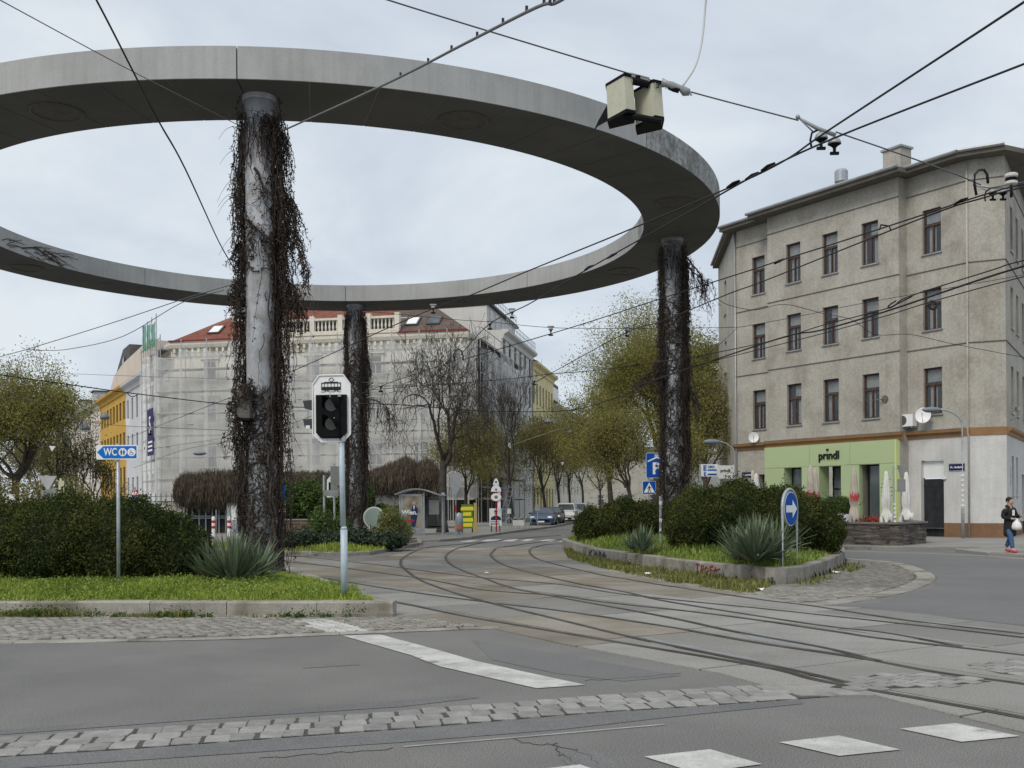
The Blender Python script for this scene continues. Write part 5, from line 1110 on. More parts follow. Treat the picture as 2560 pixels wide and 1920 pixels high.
yucca('large drooping yucca beside the blue arrow sign', [(q(1890, 1406, .45), 1.1, 150), (q(1845, 1400, .45), .95, 100), (q(1935, 1403, .45), 1.0, 100), (q(1900, 1396, .45), 1.05, 90)], seed=2, droop=1.05)
yucca('small spiky yucca near the left end of the curved island', [(q(1605, 1378, .45), .75, 90), (q(1580, 1374, .45), .6, 50)], seed=3, droop=.3)
# ---- grass and weeds
def grass(name, poly, n, h, m, zf, seed=0, keep=None, wd=.012, clump=0.0):
    rg = np.random.default_rng(seed); P_ = np.array([xy(p) for p in poly]); lo, hi = P_.min(0), P_.max(0); p = rg.uniform(lo, hi, (n*3, 2)); p = p[inside_np(p, poly)]
    if keep is not None: p = p[keep(p)]
    if clump: p = p[(np.sin(p[:, 0]*3.1)+np.sin(p[:, 1]*4.3+p[:, 0])+rg.normal(0, .5, len(p))) > clump]
    p = p[:n]; z = zf(p); k = len(p); az = rg.uniform(0, 2*pi, k); hh = h*rg.uniform(.45, 1.25, k)*(1+.35*np.sin(p[:, 0]*2.3)*np.cos(p[:, 1]*1.9)); ln = rg.uniform(.1, .8, k)*hh; s = np.c_[-np.sin(az), np.cos(az), np.zeros(k)]*(wd*rg.uniform(.6, 1.4, k))[:, None]
    b0 = np.c_[p, z-.02]; d = np.c_[np.cos(az)*ln, np.sin(az)*ln, hh]; v = np.stack([b0-s, b0+s, b0+d*[.4, .4, .62]+s*.7, b0+d, b0+d*[.4, .4, .62]-s*.7], 1).reshape(-1, 3); i = np.arange(k)[:, None]*5
    mb = MB(); mb.add(v, np.concatenate([i+[0, 1, 2, 4], ], 0)); mb.fi.append((np.concatenate([i+[4, 2, 3]], 0)).ravel()); mb.fs.append(np.full(k, 3)); mb.mi.append(np.zeros(k, int))
    return setp(mb.build(name, m), kind='stuff')
grass('grass', planter_poly, 75000, .105, grass_m, planter_z, 1, lambda p: (edge_dist(p, planter_poly) > .2) & (p[:, 1] < 22.5), .010)
grass('grass', planter_poly, 9000, .26, grass_dk, planter_z, 2, lambda p: (edge_dist(p, planter_poly) > .25) & (p[:, 0] < -9.3) & (p[:, 1] < 23), .014)
grass('grass', island_poly, 26000, .20, grass_dk, island_z, 3, lambda p: edge_dist(p, island_poly) > .2, .016)
grass('grass', island_poly, 12000, .13, grass_m, island_z, 4, lambda p: (edge_dist(p, island_poly) > .2) & (p[:, 1] < 27.5), .014)
grass('weeds', [PR+V(-.3, -.02, 0), PL_+V(0, -.02, 0), PL_+V(0, -.36, 0), PR+V(-.9, -.26, 0)], 9000, .11, weed_m, lambda p: np.full(len(p), .01), 5, None, .012, .25)
grass('weeds', isl_front+verge_edge[::-1], 15000, .14, weed_m, lambda p: np.full(len(p), .01), 6, None, .014, -.9)
grass('weeds', isl_side+[isl_side[-1]+V(.7, -.3, 0), isl_side[0]+V(.6, -.5, 0)], 2500, .13, weed_m, lambda p: np.full(len(p), .02), 7, None, .014, .4)
grass('grass', ivy_poly, 9000, .16, grass_m, lambda p: bank(p, ivy_poly, .1, .2), 8, lambda p: (p[:, 1] < 42.5), .02)
rgw = np.random.default_rng(5)
for nm, a, c_, n, z in (('weeds', PR+V(-.5, -.1, 0), PL_+V(0, -.1, 0), 26, .02), ('weeds', isl_front[2], isl_front[-1], 22, .03)):
    pts = []
    for k in range(n):
        t = rgw.random(); p = np.array(tuple(a.lerp(c_, t)))+[0, rgw.uniform(-.2, 0), z]; s = rgw.uniform(.05, .13); pts.append(p+abs(rgw.normal(0, 1, (70, 3)))*[s, s*.7, s*.8]*rgw.choice([-1, 1], (70, 1))*[1, 1, 0]+np.c_[np.zeros((70, 2)), abs(rgw.normal(0, s*.7, 70))])
    v, f = leafquads(np.concatenate(pts), .05, .03, rgw); setp(MB().add(v, f).build(nm, hedge_m), kind='stuff')
# clover-like rosettes in the near lawn for uneven colour
p = rgw.uniform([-11, 17.2], [-2.6, 20.5], (3800, 2)); p = p[inside_np(p, planter_poly)]; pts = np.c_[p, planter_z(p)+.05]; pts = np.repeat(pts, 7, 0)+rgw.normal(0, .035, (len(pts)*7, 3))
v, f = leafquads(pts, .045, .035, rgw, 1.2); setp(MB().add(v, f).build('clover', grass_dk), kind='stuff')
# fallen litter on the verge and the cobbles
def litter(label, X, Y, s, z=.03, group='scraps of white litter'):
    c = G(X, Y, z); r = random.Random(int(X)); b = MB(); n = 7; ps = [(c.x+s*r.uniform(.5, 1)*cos(2*pi*k/n), c.y+s*r.uniform(.5, 1)*sin(2*pi*k/n), z+r.uniform(.005, .06)) for k in range(n)]
    b.add(ps+[(c.x, c.y, z+.05)], [[k, (k+1) % n, n] for k in range(n)]); setp(b.build('litter', white_m), label, 'litter', group)
litter('crumpled white paper on the cobbles behind the arrow sign', 2090, 1433, .16, .04); litter('white scrap on the verge below the left part of the island wall', 1585, 1421, .18); litter('white scrap on the verge near the middle of the island wall', 1622, 1436, .14); litter('white scraps at the front corner of the island wall', 1897, 1477, .12); litter('tiny white scrap on the slabs between curved rails', 1218, 1435, .12, .02)
# ================================================================= STREET FURNITURE
up = V(0, 0, 1)
# ---- tram signal
D_ = 17.4; b0 = P(861, 1484, D_); sg_ = thing('tram_signal', 'tram signal with white tram pictogram board and dark lenses on a pale blue pole', 'traffic signal', (b0.x, b0.y, .28))
px = b0.x; top = P(857, 1095, D_); M = Matrix.Translation((0, 0, 0))
MB().tube([(px, D_, .2), (px, D_, 1.35)], .058, 16).tube([(px, D_, 1.35), (px, D_, 1.40)], [.058, .046], 16).tube([(px-.015, D_, 1.40), (px-.03, D_, top.z+.1)], .046, 16).build('pole', galv_blue, sg_, True)
# board: tilted a little to the right, cut corners
R = Vector((1, -.10, 0)).normalized(); NB = Vector((-.10, -1, 0)).normalized(); cB = P(829, 1021, D_-.02); HW, HH = .315, .545
def bp(u, z, o=0): return cB+R*u+up*z+NB*o
oct_ = [(-HW, HH-.15), (-HW+.11, HH), (HW-.11, HH+.0), (HW, HH-.15), (HW, -HH+.12), (HW-.12, -HH), (-HW+.14, -HH), (-HW, -HH+.12)]
MB().plate([bp(u, z, .0) for u, z in oct_], -NB*.03).build('backboard', white_m, sg_)
# rim
b = MB()
for (u0, z0), (u1, z1) in zip(oct_, oct_[1:]+oct_[:1]): b.tube([bp(u0, z0, .01), bp(u1, z1, .01)], .012, 6)
b.build('board_rim', white_m, sg_)
# housing with two lamp chambers
hb = [(-.25, .22), (.26, .22), (.26, -.40), (.18, -.49), (-.17, -.49), (-.25, -.40)]
hs_ = MB().plate([bp(u, z, .003) for u, z in hb], NB*.05).build('housing', black_m, sg_)
MB().plate([bp(-.13, .20, .054), bp(.15, .20, .054), bp(.15, -.47, .054), bp(-.13, -.47, .054)], NB*.03).build('lamp_chamber', black_m, sg_)
for zc_ in (.05, -.26):
    ln = MB().disc(bp(.02, zc_, .088), NB, .105, .01, 26).build('lens', mat('lens_%d' % int(zc_*100), (.022, .021, .018), (.04, .037, .031), 20, .25, spec=.6), sg_)
    v = []; n = 22
    for k in range(n+1):      # visor: an open hood, long at the top
        a = radians(-30)+radians(240)*k/n
        for o in (.08, .08+.21*(.3+.7*max(0, sin(a+.5)))): v.append(tuple(bp(.02+.118*cos(a)-(o-.08)*.45, zc_+.118*sin(a)+(o-.08)*.1, o)))
    MB().add(v, [[2*k, 2*k+1, 2*k+3, 2*k+2] for k in range(n)]).build('visor', black_m, sg_)
    b = MB(); side = [(-.345, zc_+.10), (-.50, zc_+.09), (-.47, zc_-.04), (-.345, zc_-.07)]
    b.plate([bp(u, z, -.05) for u, z in side], -NB*.16).build('side_visor', mat('grey_plastic%d' % int(zc_*100), (.045, .047, .052), rough=.5), sg_)
MB().plate([bp(-.45, -.27, -.045), bp(-.38, -.27, -.045), bp(-.38, -.32, -.045), bp(-.45, -.32, -.045)], NB*.004).build('sticker', white_m, sg_)
MB().plate([bp(.05, -.17, .135), bp(.085, -.16, .135), bp(.08, -.22, .135), bp(.05, -.23, .135)], NB*.003).build('sticker', white_m, sg_)
b = MB().bx(-.02, .02, 0, 0, 0, 0)
cl = MB(); cl.box(bp(.0, .205, .08), (.02, .03, .05)); cl.box(bp(.16, .20, .1), (.05, .03, .04)); cl.box(bp(-.27, -.53, -.02), (.12, .08, .07)); cl.box(bp(.20, -.5, 0), (.06, .1, .09)); cl.build('clamp', metal_grey, sg_)
# tram pictogram
b = MB(); tp = lambda l, o=.006: b.plate([bp(u, z, .004) for u, z in l], NB*.003)
def rect(u0, u1, z0, z1): tp([(u0, z0), (u1, z0), (u1, z1), (u0, z1)])
zc_ = .375; rect(-.17, .16, zc_-.075, zc_-.02); rect(-.17, .16, zc_+.035, zc_+.05); rect(-.12, .11, zc_+.05, zc_+.062); rect(-.17, -.158, zc_-.02, zc_+.035); rect(.148, .16, zc_-.02, zc_+.035)
for k in range(1, 6): rect(-.17+k*.055-.004, -.17+k*.055+.004, zc_-.02, zc_+.035)
for u in (-.10, -.06, .06, .10): rect(u-.012, u+.012, zc_-.097, zc_-.075)
rect(-.17, -.11, zc_-.105, zc_-.098); rect(-.05, .05, zc_-.105, zc_-.098); rect(.11, .16, zc_-.105, zc_-.098)
for (u0, z0), (u1, z1) in (((-.045, .095), (0, .13)), ((0, .13), (.045, .095)), ((.045, .095), (0, .062)), ((0, .062), (-.045, .095))):
    d = Vector((u1-u0, z1-z0)).normalized(); tp([(u0+d.y*.004, zc_+z0-d.x*.004), (u1+d.y*.004, zc_+z1-d.x*.004), (u1-d.y*.004, zc_+z1+d.x*.004), (u0-d.y*.004, zc_+z0+d.x*.004)])
b.build('tram_pictogram', blackletter, sg_)
# ---- flat sign helper
def flat(mb, c, right, pts, o0, th, nrm=None):
    r = Vector(right).normalized(); n = Vector((r.y, -r.x, 0)) if nrm is None else Vector(nrm)
    return mb.plate([Vector(c)+r*u+up*z+n*o0 for u, z in pts], n*th)
def circ(u, z, r, n=28): return [(u+r*cos(2*pi*k/n), z+r*sin(2*pi*k/n)) for k in range(n)]
def rrect(w_, h, r=.03, n=4):
    o = []
    for cx, cz, a0 in ((w_/2-r, h/2-r, 0), (-w_/2+r, h/2-r, 90), (-w_/2+r, -h/2+r, 180), (w_/2-r, -h/2+r, 270)):
        for k in range(n+1): a = radians(a0+90*k/n); o.append((cx+r*cos(a), cz+r*sin(a)))
    return o
def post(mb, x, y, z0, z1, r=.03, n=10, dx=0): return mb.tube([(x, y, z0), (x+dx, y, z1)], r, n)
# ---- toilet direction sign
D_ = 18.7; b0 = P(296, 1464, D_); wc = thing('direction_sign', 'blue and white WC direction arrow sign on a grey post in the left planting bed', 'sign', (b0.x, D_, .3))
c = P(293, 1130.6, D_-.05); post(MB(), b0.x, D_, .1, c.z+.15, .032, 12, c.x-b0.x).build('post', galv, wc, True)
R = V(1, .04, 0).normalized(); flat(MB(), c, R, rrect(.725, .255, .025), 0, .012).build('plate', white_m, wc)
flat(MB(), c, R, [(-.345, 0), (-.235, .107), (.338, .107), (.338, -.107), (-.235, -.107)], .013, .003).build('arrow_field', lightblue, wc)
tm = text_mesh('WC', .185, .001, white_m, .004); xs = [q_.co.x for q_ in tm.vertices]
inst('lettering', tm, wc, face_frame(c+V(0, -.018, 0)+R*-.112, R) @ Matrix.Diagonal((.232/(max(xs)-min(xs)), 1, 1, 1)))
b = MB(); flat(b, c, R, circ(.10, 0, .072), .017, .002); flat(b, c, R, circ(.255, 0, .072), .017, .002); b.build('symbol_disc', white_m, wc)
b = MB()
for u in (.077, .123): flat(b, c, R, circ(u, .036, .010, 10), .020, .002); flat(b, c, R, [(u-.018, .022), (u+.018, .022), (u+.014, -.01), (u+.009, -.045), (u-.009, -.045), (u-.014, -.01)], .020, .002)
flat(b, c, R, circ(.243, .032, .008, 8), .020, .002)
for l in ([(.24, .022), (.25, .022), (.258, -.005), (.248, -.008)], [(.248, -.001), (.278, -.004), (.278, -.012), (.248, -.010)], [(.272, -.004), (.280, -.006), (.290, -.035), (.282, -.037)]): flat(b, c, R, l, .020, .002)
for k in range(14):
    a0, a1 = radians(120+k*17), radians(137+k*17); flat(b, c, R, [(.252+.03*cos(a0), -.018+.03*sin(a0)), (.252+.03*cos(a1), -.018+.03*sin(a1)), (.252+.023*cos(a1), -.018+.023*sin(a1)), (.252+.023*cos(a0), -.018+.023*sin(a0))], .020, .002)
b.build('pictograms', blue_m, wc)
# ---- blue arrow sign on an arched frame
A_, B_ = V(5.75, 22.5, .25), V(6.235, 23.16, .25); dR = (B_-A_); dR.z = 0; dR.normalize(); nR = V(dR.y, -dR.x, 0)
ar = thing('traffic_sign', 'round blue keep right arrow sign in an arched grey frame', 'traffic sign', (5.99, 22.83, .3))
w_ = .405; cA = V(5.99, 22.83, 0); pts = [cA-dR*w_+up*.2, cA-dR*w_+up*1.62]+[cA-dR*w_*cos(a)+up*(1.62+w_*sin(a)) for a in np.linspace(.15, pi-.15, 12)]+[cA+dR*w_+up*1.62, cA+dR*w_+up*.2]
MB().tube(pts, .035, 10).build('frame', galv, ar, True)
c = cA+up*1.60; MB().disc(c, nR, .375, .05, 40).build('rim', mat('sign_back_green', (.30, .36, .22), (.42, .46, .34), 3, .6), ar)
MB().disc(c+nR*.028, nR, .368, .01, 40).build('border', white_m, ar); MB().disc(c+nR*.036, nR, .352, .01, 40).build('blue_disc', blue_m, ar)
flat(MB(), c, dR, [(-.30, -.075), (.06, -.075), (.06, -.19), (.31, 0), (.06, .19), (.06, .075), (-.30, .075)], .042, .004, nR).build('arrow', white_m, ar)
# ---- parking and crossing signs behind the island
D_ = 38.6; c = P(1641, 1163.5, D_); pk = thing('parking_sign', 'blue covered car park sign with white P and arrow, marked 500m', 'traffic sign', (c.x, D_, .4)); R = V(1, 0, 0)
post(MB(), c.x-.28, D_+.05, .3, c.z+.3, .035).build('post', galv, pk); flat(MB(), c, R, rrect(.76, .92, .04), 0, .015).build('border', white_m, pk); flat(MB(), c, R, rrect(.735, .895, .035), .016, .003).build('plate', blue_m, pk)
inst('lettering', text_mesh('P', .58, .001, white_m, .018), pk, face_frame(c+V(-.01, -.022, -.13), R)); inst('lettering', text_mesh('500m', .12, .001, white_m, .003), pk, face_frame(c+V(.06, -.022, .355), R))
b = MB(); flat(b, c, R, [(-.32, .12), (.02, .27), (.33, .12), (.33, .17), (.02, .33), (-.32, .17)], .02, .003); flat(b, c, R, [(.17, -.42), (.23, -.42), (.23, -.25), (.29, -.25), (.20, -.14), (.11, -.25), (.17, -.25)], .02, .003); b.build('roof_symbol', white_m, pk)
c2 = P(1623, 1219, D_-.4); cz = thing('crossing_sign', 'square blue pedestrian crossing sign under the parking sign', 'traffic sign', tuple(c2)); flat(MB(), c2, R, rrect(.48, .47, .03), 0, .012).build('border', white_m, cz); flat(MB(), c2, R, rrect(.46, .45, .025), .013, .002).build('plate', blue_m, cz)
flat(MB(), c2, R, [(-.20, -.18), (.20, -.18), (0, .19)], .016, .002).build('triangle', white_m, cz)
def walker(mb, c, R, s, o):
    flat(mb, c, R, circ(.0, .085*s, .022*s, 10), o, .002)
    for l in ([(-.03, .06), (.025, .06), (.02, -.03), (-.025, -.03)], [(-.02, -.03), (.005, -.03), (-.035, -.155), (-.06, -.155)], [(.0, -.03), (.022, -.03), (.07, -.155), (.045, -.155)], [(-.03, .06), (-.02, .04), (-.07, -.02), (-.078, -.005)], [(.02, .06), (.025, .035), (.075, .0), (.08, .018)]): flat(mb, c, R, [(u*s, z*s) for u, z in l], o, .002)
b = MB(); walker(b, c2+V(0, 0, -.03), R, 1.0, .02); b.build('walker', blackletter, cz)
D_ = 31; c = P(1651, 1300, D_); pp = thing('post', 'bare grey post with small stickers between the two island bushes', 'post', (c.x, D_, .4)); post(MB(), c.x, D_, .3, 1.95, .035).build('tube', galv, pp)
b = MB()
for z in (1.75, 1.25, .95): b.box((c.x, D_-.04, z), (.08, .01, .10))
b.build('sticker', white_m, pp)
# ---- shop boards in the gap left of the house
D_ = 52; c = P(1773, 1176, D_); eb = thing('advertising_board', 'white shop board with blue italic EURO lettering in the gap beside the grey house', 'sign', tuple(c)); R = V(1, .25, 0).normalized()
flat(MB(), c, R, rrect(.86, .60, .02), 0, .08).build('board', white_m, eb); nb_ = V(R.y, -R.x, 0)*.09; inst('lettering', text_mesh('E', .36, .004, blue_m, .012), eb, face_frame(c+R*-.27+nb_+up*.1, R)); inst('lettering', text_mesh('URO', .17, .004, blue_m, .006), eb, face_frame(c+R*.07+nb_+up*.17, R))
b = MB(); flat(b, c, R, [(-.12, -.02), (.36, -.02), (.36, .05), (-.12, .05)], .083, .004); flat(b, c, R, [(-.12, -.24), (.36, -.24), (.36, -.16), (-.12, -.16)], .083, .004); b.build('blue_bars', blue_m, eb); inst('lettering', text_mesh('E', .24, .004, blue_m, .008), eb, face_frame(c+R*-.27+nb_+up*-.19, R))
c = P(1814, 1180, D_-.3); pb = thing('advertising_board', 'white prindl board next to the blue EURO board', 'sign', tuple(c)); flat(MB(), c, R, rrect(.84, .64, .02), 0, .08).build('board', offwhite, pb)
inst('lettering', text_mesh('prindl', .22, .004, blackletter, .004), pb, face_frame(c+R*-.06+nb_+up*.06, R))
MB().cyl(P(1751, 1250, D_+.1), P(1751, 1160, D_+.1), .05, 8).cyl(P(1835, 1250, D_+.1), P(1835, 1160, D_+.1), .05, 8).build('posts', galv, eb)
# ---- stone terrace wall with stacked slates
def slate_wall(name, label, line, z0, z1, th, rows, m, cap=None, ln=(.25, .7), seed=1, nm='stone'):
    r = random.Random(seed); a0 = line[0]; root = thing(name, label, 'wall', (a0.x, a0.y, z0)); cubes = [MB().box((0, 0, 0), (1, 1, 1)).mesh(nm, m)]
    for a, b in zip(line, line[1:]):
        d = (b-a); L = d.length; d.normalize(); n = V(-d.y, d.x, 0); hh = (z1-z0)/rows
        for k in range(rows):
            u = 0
            while u < L-.02:
                l = min(r.uniform(*ln), L-u); o = r.uniform(-.025, .025); p = a+d*(u+l/2)+n*(th/2+o)
                M = Matrix.Translation((p.x, p.y, z0+hh*(k+.5))) @ Matrix.Rotation(atan2(d.y, d.x), 4, 'Z') @ Matrix.Diagonal((l-.012, th, hh-.010, 1)); inst(nm, cubes[0], root, M); u += l
        core = MB(); mid = (a+b)/2+n*th/2; core.box((mid.x, mid.y, (z0+z1)/2-.01), (L-.04, th-.08, z1-z0-.03), atan2(d.y, d.x)); core.build('mortar_core', joint, root)
        if cap: mid = (a+b)/2+n*th/2; MB().box((mid.x, mid.y, z1+.03), (L+.12, th+.10, .06), atan2(d.y, d.x)).build('coping', cap, root)
    return root
w0, w1, w2 = G(2070, 1359.5, .115), G(2246, 1364.5, .115), G(2316, 1358.5, .115)
slate_wall('terrace_wall', 'low dark slate wall round the parasol terrace of the green shop', [V(w0.x-3.5, w0.y+2.2, 0), V(w0.x, w0.y, 0), V(w1.x, w1.y, 0), V(w2.x, w2.y, 0), V(w2.x-.6+1.6, w2.y+4.2, 0)], .115, .90, .32, 14, stone_dk, mat('slate_coping', (.15, .145, .135), (.20, .19, .18), 3, .85), (.3, .8))
slate_wall('brick_wall', 'old brick retaining wall under the green hedge', [V(-13.4, 58.2, 0), V(-9.3, 58.6, 0)], .0, .95, .35, 10, brick_m, pavement_m, (.25, .6), 4, 'brick')
# ---- closed parasols
def parasol(label, X, Y, D, h, m, red=None, flare=1.0):
    c = P(X, Y, D); r = thing('parasol', label, 'parasol', (c.x, D, .115), 0, 'closed parasols on the terrace'); zt = c.z; z0 = .115; H = zt-z0
    b = MB(); b.tube([(c.x, D, z0), (c.x, D, zt-.02)], .03, 8); b.build('pole', white_m, r); MB().lathe([(.30, 0), (.30, .06), (.05, .09), (.045, .62), (.02, .63)], (c.x, D, z0), 14).build('base', white_m, r)
    rg = random.Random(int(X)); n = 32; prof = [(.02, 1.0), (.06, .985), (.085, .95), (.12, .85), (.15, .72), (.165, .60), (.15, .50), (.115, .455), (.13, .43), (.165, .38), (.18*flare, .32), (.19*flare, .28), (.15*flare, .25)]; v = []
    for q, t in prof:
        for k in range(n):
            a = 2*pi*k/n; rr = q*(1+.22*cos(8*a+t*3)*min(1, (1-t)*2.5)+.08*cos(3*a+t*9)); zj = (.12*cos(5*a)+.07*cos(8*a+1) if t < .36 else 0)*flare; v.append((c.x+rr*cos(a), D+rr*sin(a), z0+H*t+zj))
    f = [[a*n+k, a*n+(k+1) % n, (a+1)*n+(k+1) % n, (a+1)*n+k] for a in range(len(prof)-1) for k in range(n)]
    MB().add(v, f).build('folded_canopy', m, r, True)
    if red:
        b = MB(); z = z0+H*.60
        for j in range(14):
            a = radians(200+j*11); rr = .205+.01*(j % 2); p = V(c.x+rr*cos(a), D+rr*sin(a), z+(-.16 if j % 3 else -.05)); t_ = V(-sin(a), cos(a), 0)
            b.plate([p-t_*.012, p+t_*.016, p+t_*.024+up*(.14+.10*(j % 2)), p-t_*.0+up*(.16+.10*(j % 2))], V(cos(a), sin(a), 0)*.006)
        a0 = [radians(205+k*14) for k in range(10)]; b.tube([(c.x+.215*cos(a), D+.215*sin(a), z-.2+.015*sin(3*a)) for a in a0], .014, 4); b.build('red_lettering', red_m, r)
beige_f = mat('beige_canopy', (.42, .36, .31), (.52, .46, .40), 3, .9); white_f = mat('white_canopy', (.62, .61, .58), (.70, .69, .66), 3, .9)
zq = lambda x, y: (1860+x*.217, 1050+y*.217)
parasol('closed beige parasol with red lettering, left of its close pair', *zq(762, 520), 46.5, 3, beige_f, True); parasol('closed beige parasol with red lettering, right of its close pair', *zq(816, 558), 47.6, 3, beige_f, True)
parasol('single closed beige parasol with red lettering before the green pier', *zq(1265, 542), 45.6, 3, beige_f, True); parasol('closed white parasol left of the back of the give way sign', *zq(1637, 588), 44.8, 3, white_f, None, 1.25); parasol('closed white parasol right of the back of the give way sign', *zq(1868, 597), 46, 3, white_f, None, 1.5)
parasol('closed beige parasol before the dark opening left of the green shop', *zq(100, 580), 50.5, 3, beige_f, None); parasol('closed white parasol before the dark opening left of the green shop', *zq(140, 615), 49.8, 3, white_f, None)
# terrace plants and covered table
c = P(1860+1120*.217, 1050+1190*.217, 46.5); ct = thing('covered_table', 'grey dust sheet over terrace furniture behind the slate wall', 'cover', (c.x, 46.5, .115)); MB().lathe([(.85, 0), (.72, .4), (.55, .85), (.42, 1.05), (.1, 1.1)], (c.x, 46.5, .12), 18, .08, 5).build('dust_sheet', mat('dust_sheet', (.36, .38, .41), (.44, .46, .49), 3, .8), ct)
for X, Y, D, h, lab in ((1860+1150*.217, 1050+1060*.217, 47.6, 1.9, 'potted shrub beside the green shop door'), (1860+1020*.217, 1050+1080*.217, 47.9, 1.9, 'second potted shrub under the tall shop door')):
    c = P(X, Y, D); bush('potted_shrub', lab, 'potted plant', [((c.x, D, 1.55), (.55, .45, .42)), ((c.x+.3, D, 1.35), (.3, .3, .35))], 2500, .12, .03, hedge_m, seed=int(X), floor=.9, stray=.3); 
c = P(1860+1120*.217, 1050+1150*.217, 47.8); pt = thing('planter_box', 'grey planter box holding the shrubs by the green shop', 'planter', (c.x, 47.8, .115)); MB().box((c.x-.1, 47.8, .55), (1.6, .4, .85)).build('box', metal_grey, pt)
c = P(1860+1470*.217, 1050+1180*.217, 46.8); rf_ = thing('flower_box', 'box of red flowers behind the slate wall', 'flower box', (c.x, 46.8, .115)); MB().box((c.x, 46.8, .4), (1.3, .3, .5)).build('box', metal_grey, rf_); v, f = leafquads(np.array([c.x, 46.8, .85])+RNG.normal(0, 1, (500, 3))*[.42, .12, .12], .08, .06); MB().add(v, f).build('flowers', red_m, rf_); v, f = leafquads(np.array([c.x, 46.8, .78])+RNG.normal(0, 1, (500, 3))*[.45, .14, .14], .09, .05); MB().add(v, f).build('leaves', hedge_m, rf_)
# ---- sign posts in front of the terrace (backs of signs)
def sign_back(mb_parent, c, R, pts, m=galv, nm='sign_back', th=.015): return flat(MB(), c, R, pts, 0, th).build(nm, m, mb_parent)
D_ = 42.2; c = P(2237, 1364, D_); gb = thing('sign_post', 'post with grey backs of a give way sign and square plate before slate wall', 'sign post', (c.x, D_, .115)); zt = P(2237, 1165, D_).z
post(MB(), c.x, D_, .1, zt, .03, 8, -.04).build('post', galv, gb); R = V(1, .2, 0).normalized(); cc = P(2250, 1185, D_-.05); x0 = cc.x+.05
sign_back(gb, V(x0, D_-.05, zt-.22), R, [(-.20, .24), (.20, .24), (.03, -.22), (-.03, -.22)], mat('sign_rear', (.22, .225, .22), (.28, .285, .28), 3, .5, .3)); sign_back(gb, V(x0, D_-.05, zt-.78), R, rrect(.36, .50, .02), MATS['sign_rear'])
b = MB(); b.tube([(c.x-.03, D_, zt-.1), (x0, D_-.03, zt-.1)], .018, 6).tube([(c.x-.02, D_, zt-.98), (x0, D_-.03, zt-.98)], .018, 6).tube([(x0, D_-.03, zt-.0), (x0, D_-.03, zt-1.02)], .02, 6); b.build('brackets', galv, gb)
b = MB()
for k in range(5): b.box((c.x-.01, D_-.035, .95+k*.17), (.066, .012, .08))
b.build('stickers', white_m, gb)
# ---- street lamps on posts
def lamp(label, X, Y, D, zt, side, R_=.07, z0=.115, bend=1.25):
    c = P(X, Y, D); r = thing('street_lamp', label, 'street lamp', (c.x, D, z0), 0, 'post top street lamps'); b = MB().tube([(c.x, D, z0), (c.x, D, z0+1.3), (c.x, D, z0+1.45)], [R_, R_*.95, R_*.6], 12); a = [(c.x, D, z0+1.45), (c.x, D, zt-.7)]+[(c.x+side*bend*(1-cos(t)), D, zt-.7+.7*sin(t)) for t in np.linspace(.2, 1.35, 8)]; b.tube(a, R_*.55, 10); b.build('mast', galv, r, True)
    e_ = a[-1]; hx = e_[0]+side*.35; MB().sphere((hx, D, e_[2]-.02), (.42, .17, .12), 16, 8).build('lantern', mat('lamp_cap%d' % int(X), (.20, .23, .26), rough=.4), r, True); MB().sphere((hx, D, e_[2]-.07), (.36, .14, .10), 14, 8).build('lamp_glass', glass, r, True)
    return r
lamp('grey curved street lamp covered in stickers before the white corner wall', 2407.5, 1344, 46.0, 5.75, -1)
b = MB(); c = P(2407.5, 1344, 46.0)
for k in range(7): b.tube([(c.x, 46.0, 1.5+k*.22), (c.x, 46.0, 1.58+k*.22)], .058 if k else .075, 10)
b.build('stickers', white_m, bpy.data.objects['street_lamp'])
lamp('grey curved street lamp before the left end of the grey house', 1838, 1300, 49, 4.6, -1, .045, bend=.9)
# ---- person walking
def skin(name, nodes, edges, m, parent, sub=2, root=0):
    me = bpy.data.meshes.new(name); me.from_pydata([n[:3] for n in nodes], edges, []); ob = bpy.data.objects.new(name, me); COL.objects.link(ob)
    md = ob.modifiers.new('s', 'SKIN'); ob.modifiers.new('b', 'SUBSURF').levels = sub
    for i, n in enumerate(nodes):
        q = me.skin_vertices[0].data[i]; q.radius = (n[3], n[4] if len(n) > 4 else n[3]); q.use_root = (i == root)
    dg = bpy.context.evaluated_depsgraph_get(); nm_ = bpy.data.meshes.new_from_object(ob.evaluated_get(dg)); COL.objects.unlink(ob); bpy.data.objects.remove(ob)
    nm_.materials.clear(); nm_.materials.append(m); nm_.name = name
    for p in nm_.polygons: p.use_smooth = True; p.material_index = 0
    return nm_
pc = P(2525, 1381, 33.6); pg = G(2524, 1381, .115); PM = Matrix.Translation((pg.x, pg.y, .115)) @ Matrix.Rotation(radians(25), 4, 'Z') @ Matrix.Scale(.98, 4)
pe = thing('person', 'person in long black coat, jeans and pink shoes carrying a white plastic bag', 'person', tuple(pg)); ROOTM[pe.name] = Matrix.Translation(pg)
skin_m = mat('skin', (.46, .29, .21), (.50, .33, .25), 9, .6); coat_m = mat('black_coat', (.012, .012, .014), (.022, .022, .025), 6, .8); jean_m = mat('jeans', (.045, .095, .20), (.07, .13, .25), 9, .9); shoe_m = mat('pink_shoes', (.52, .05, .09), rough=.6); hair_m = mat('dark_hair', (.022, .015, .012), rough=.7)
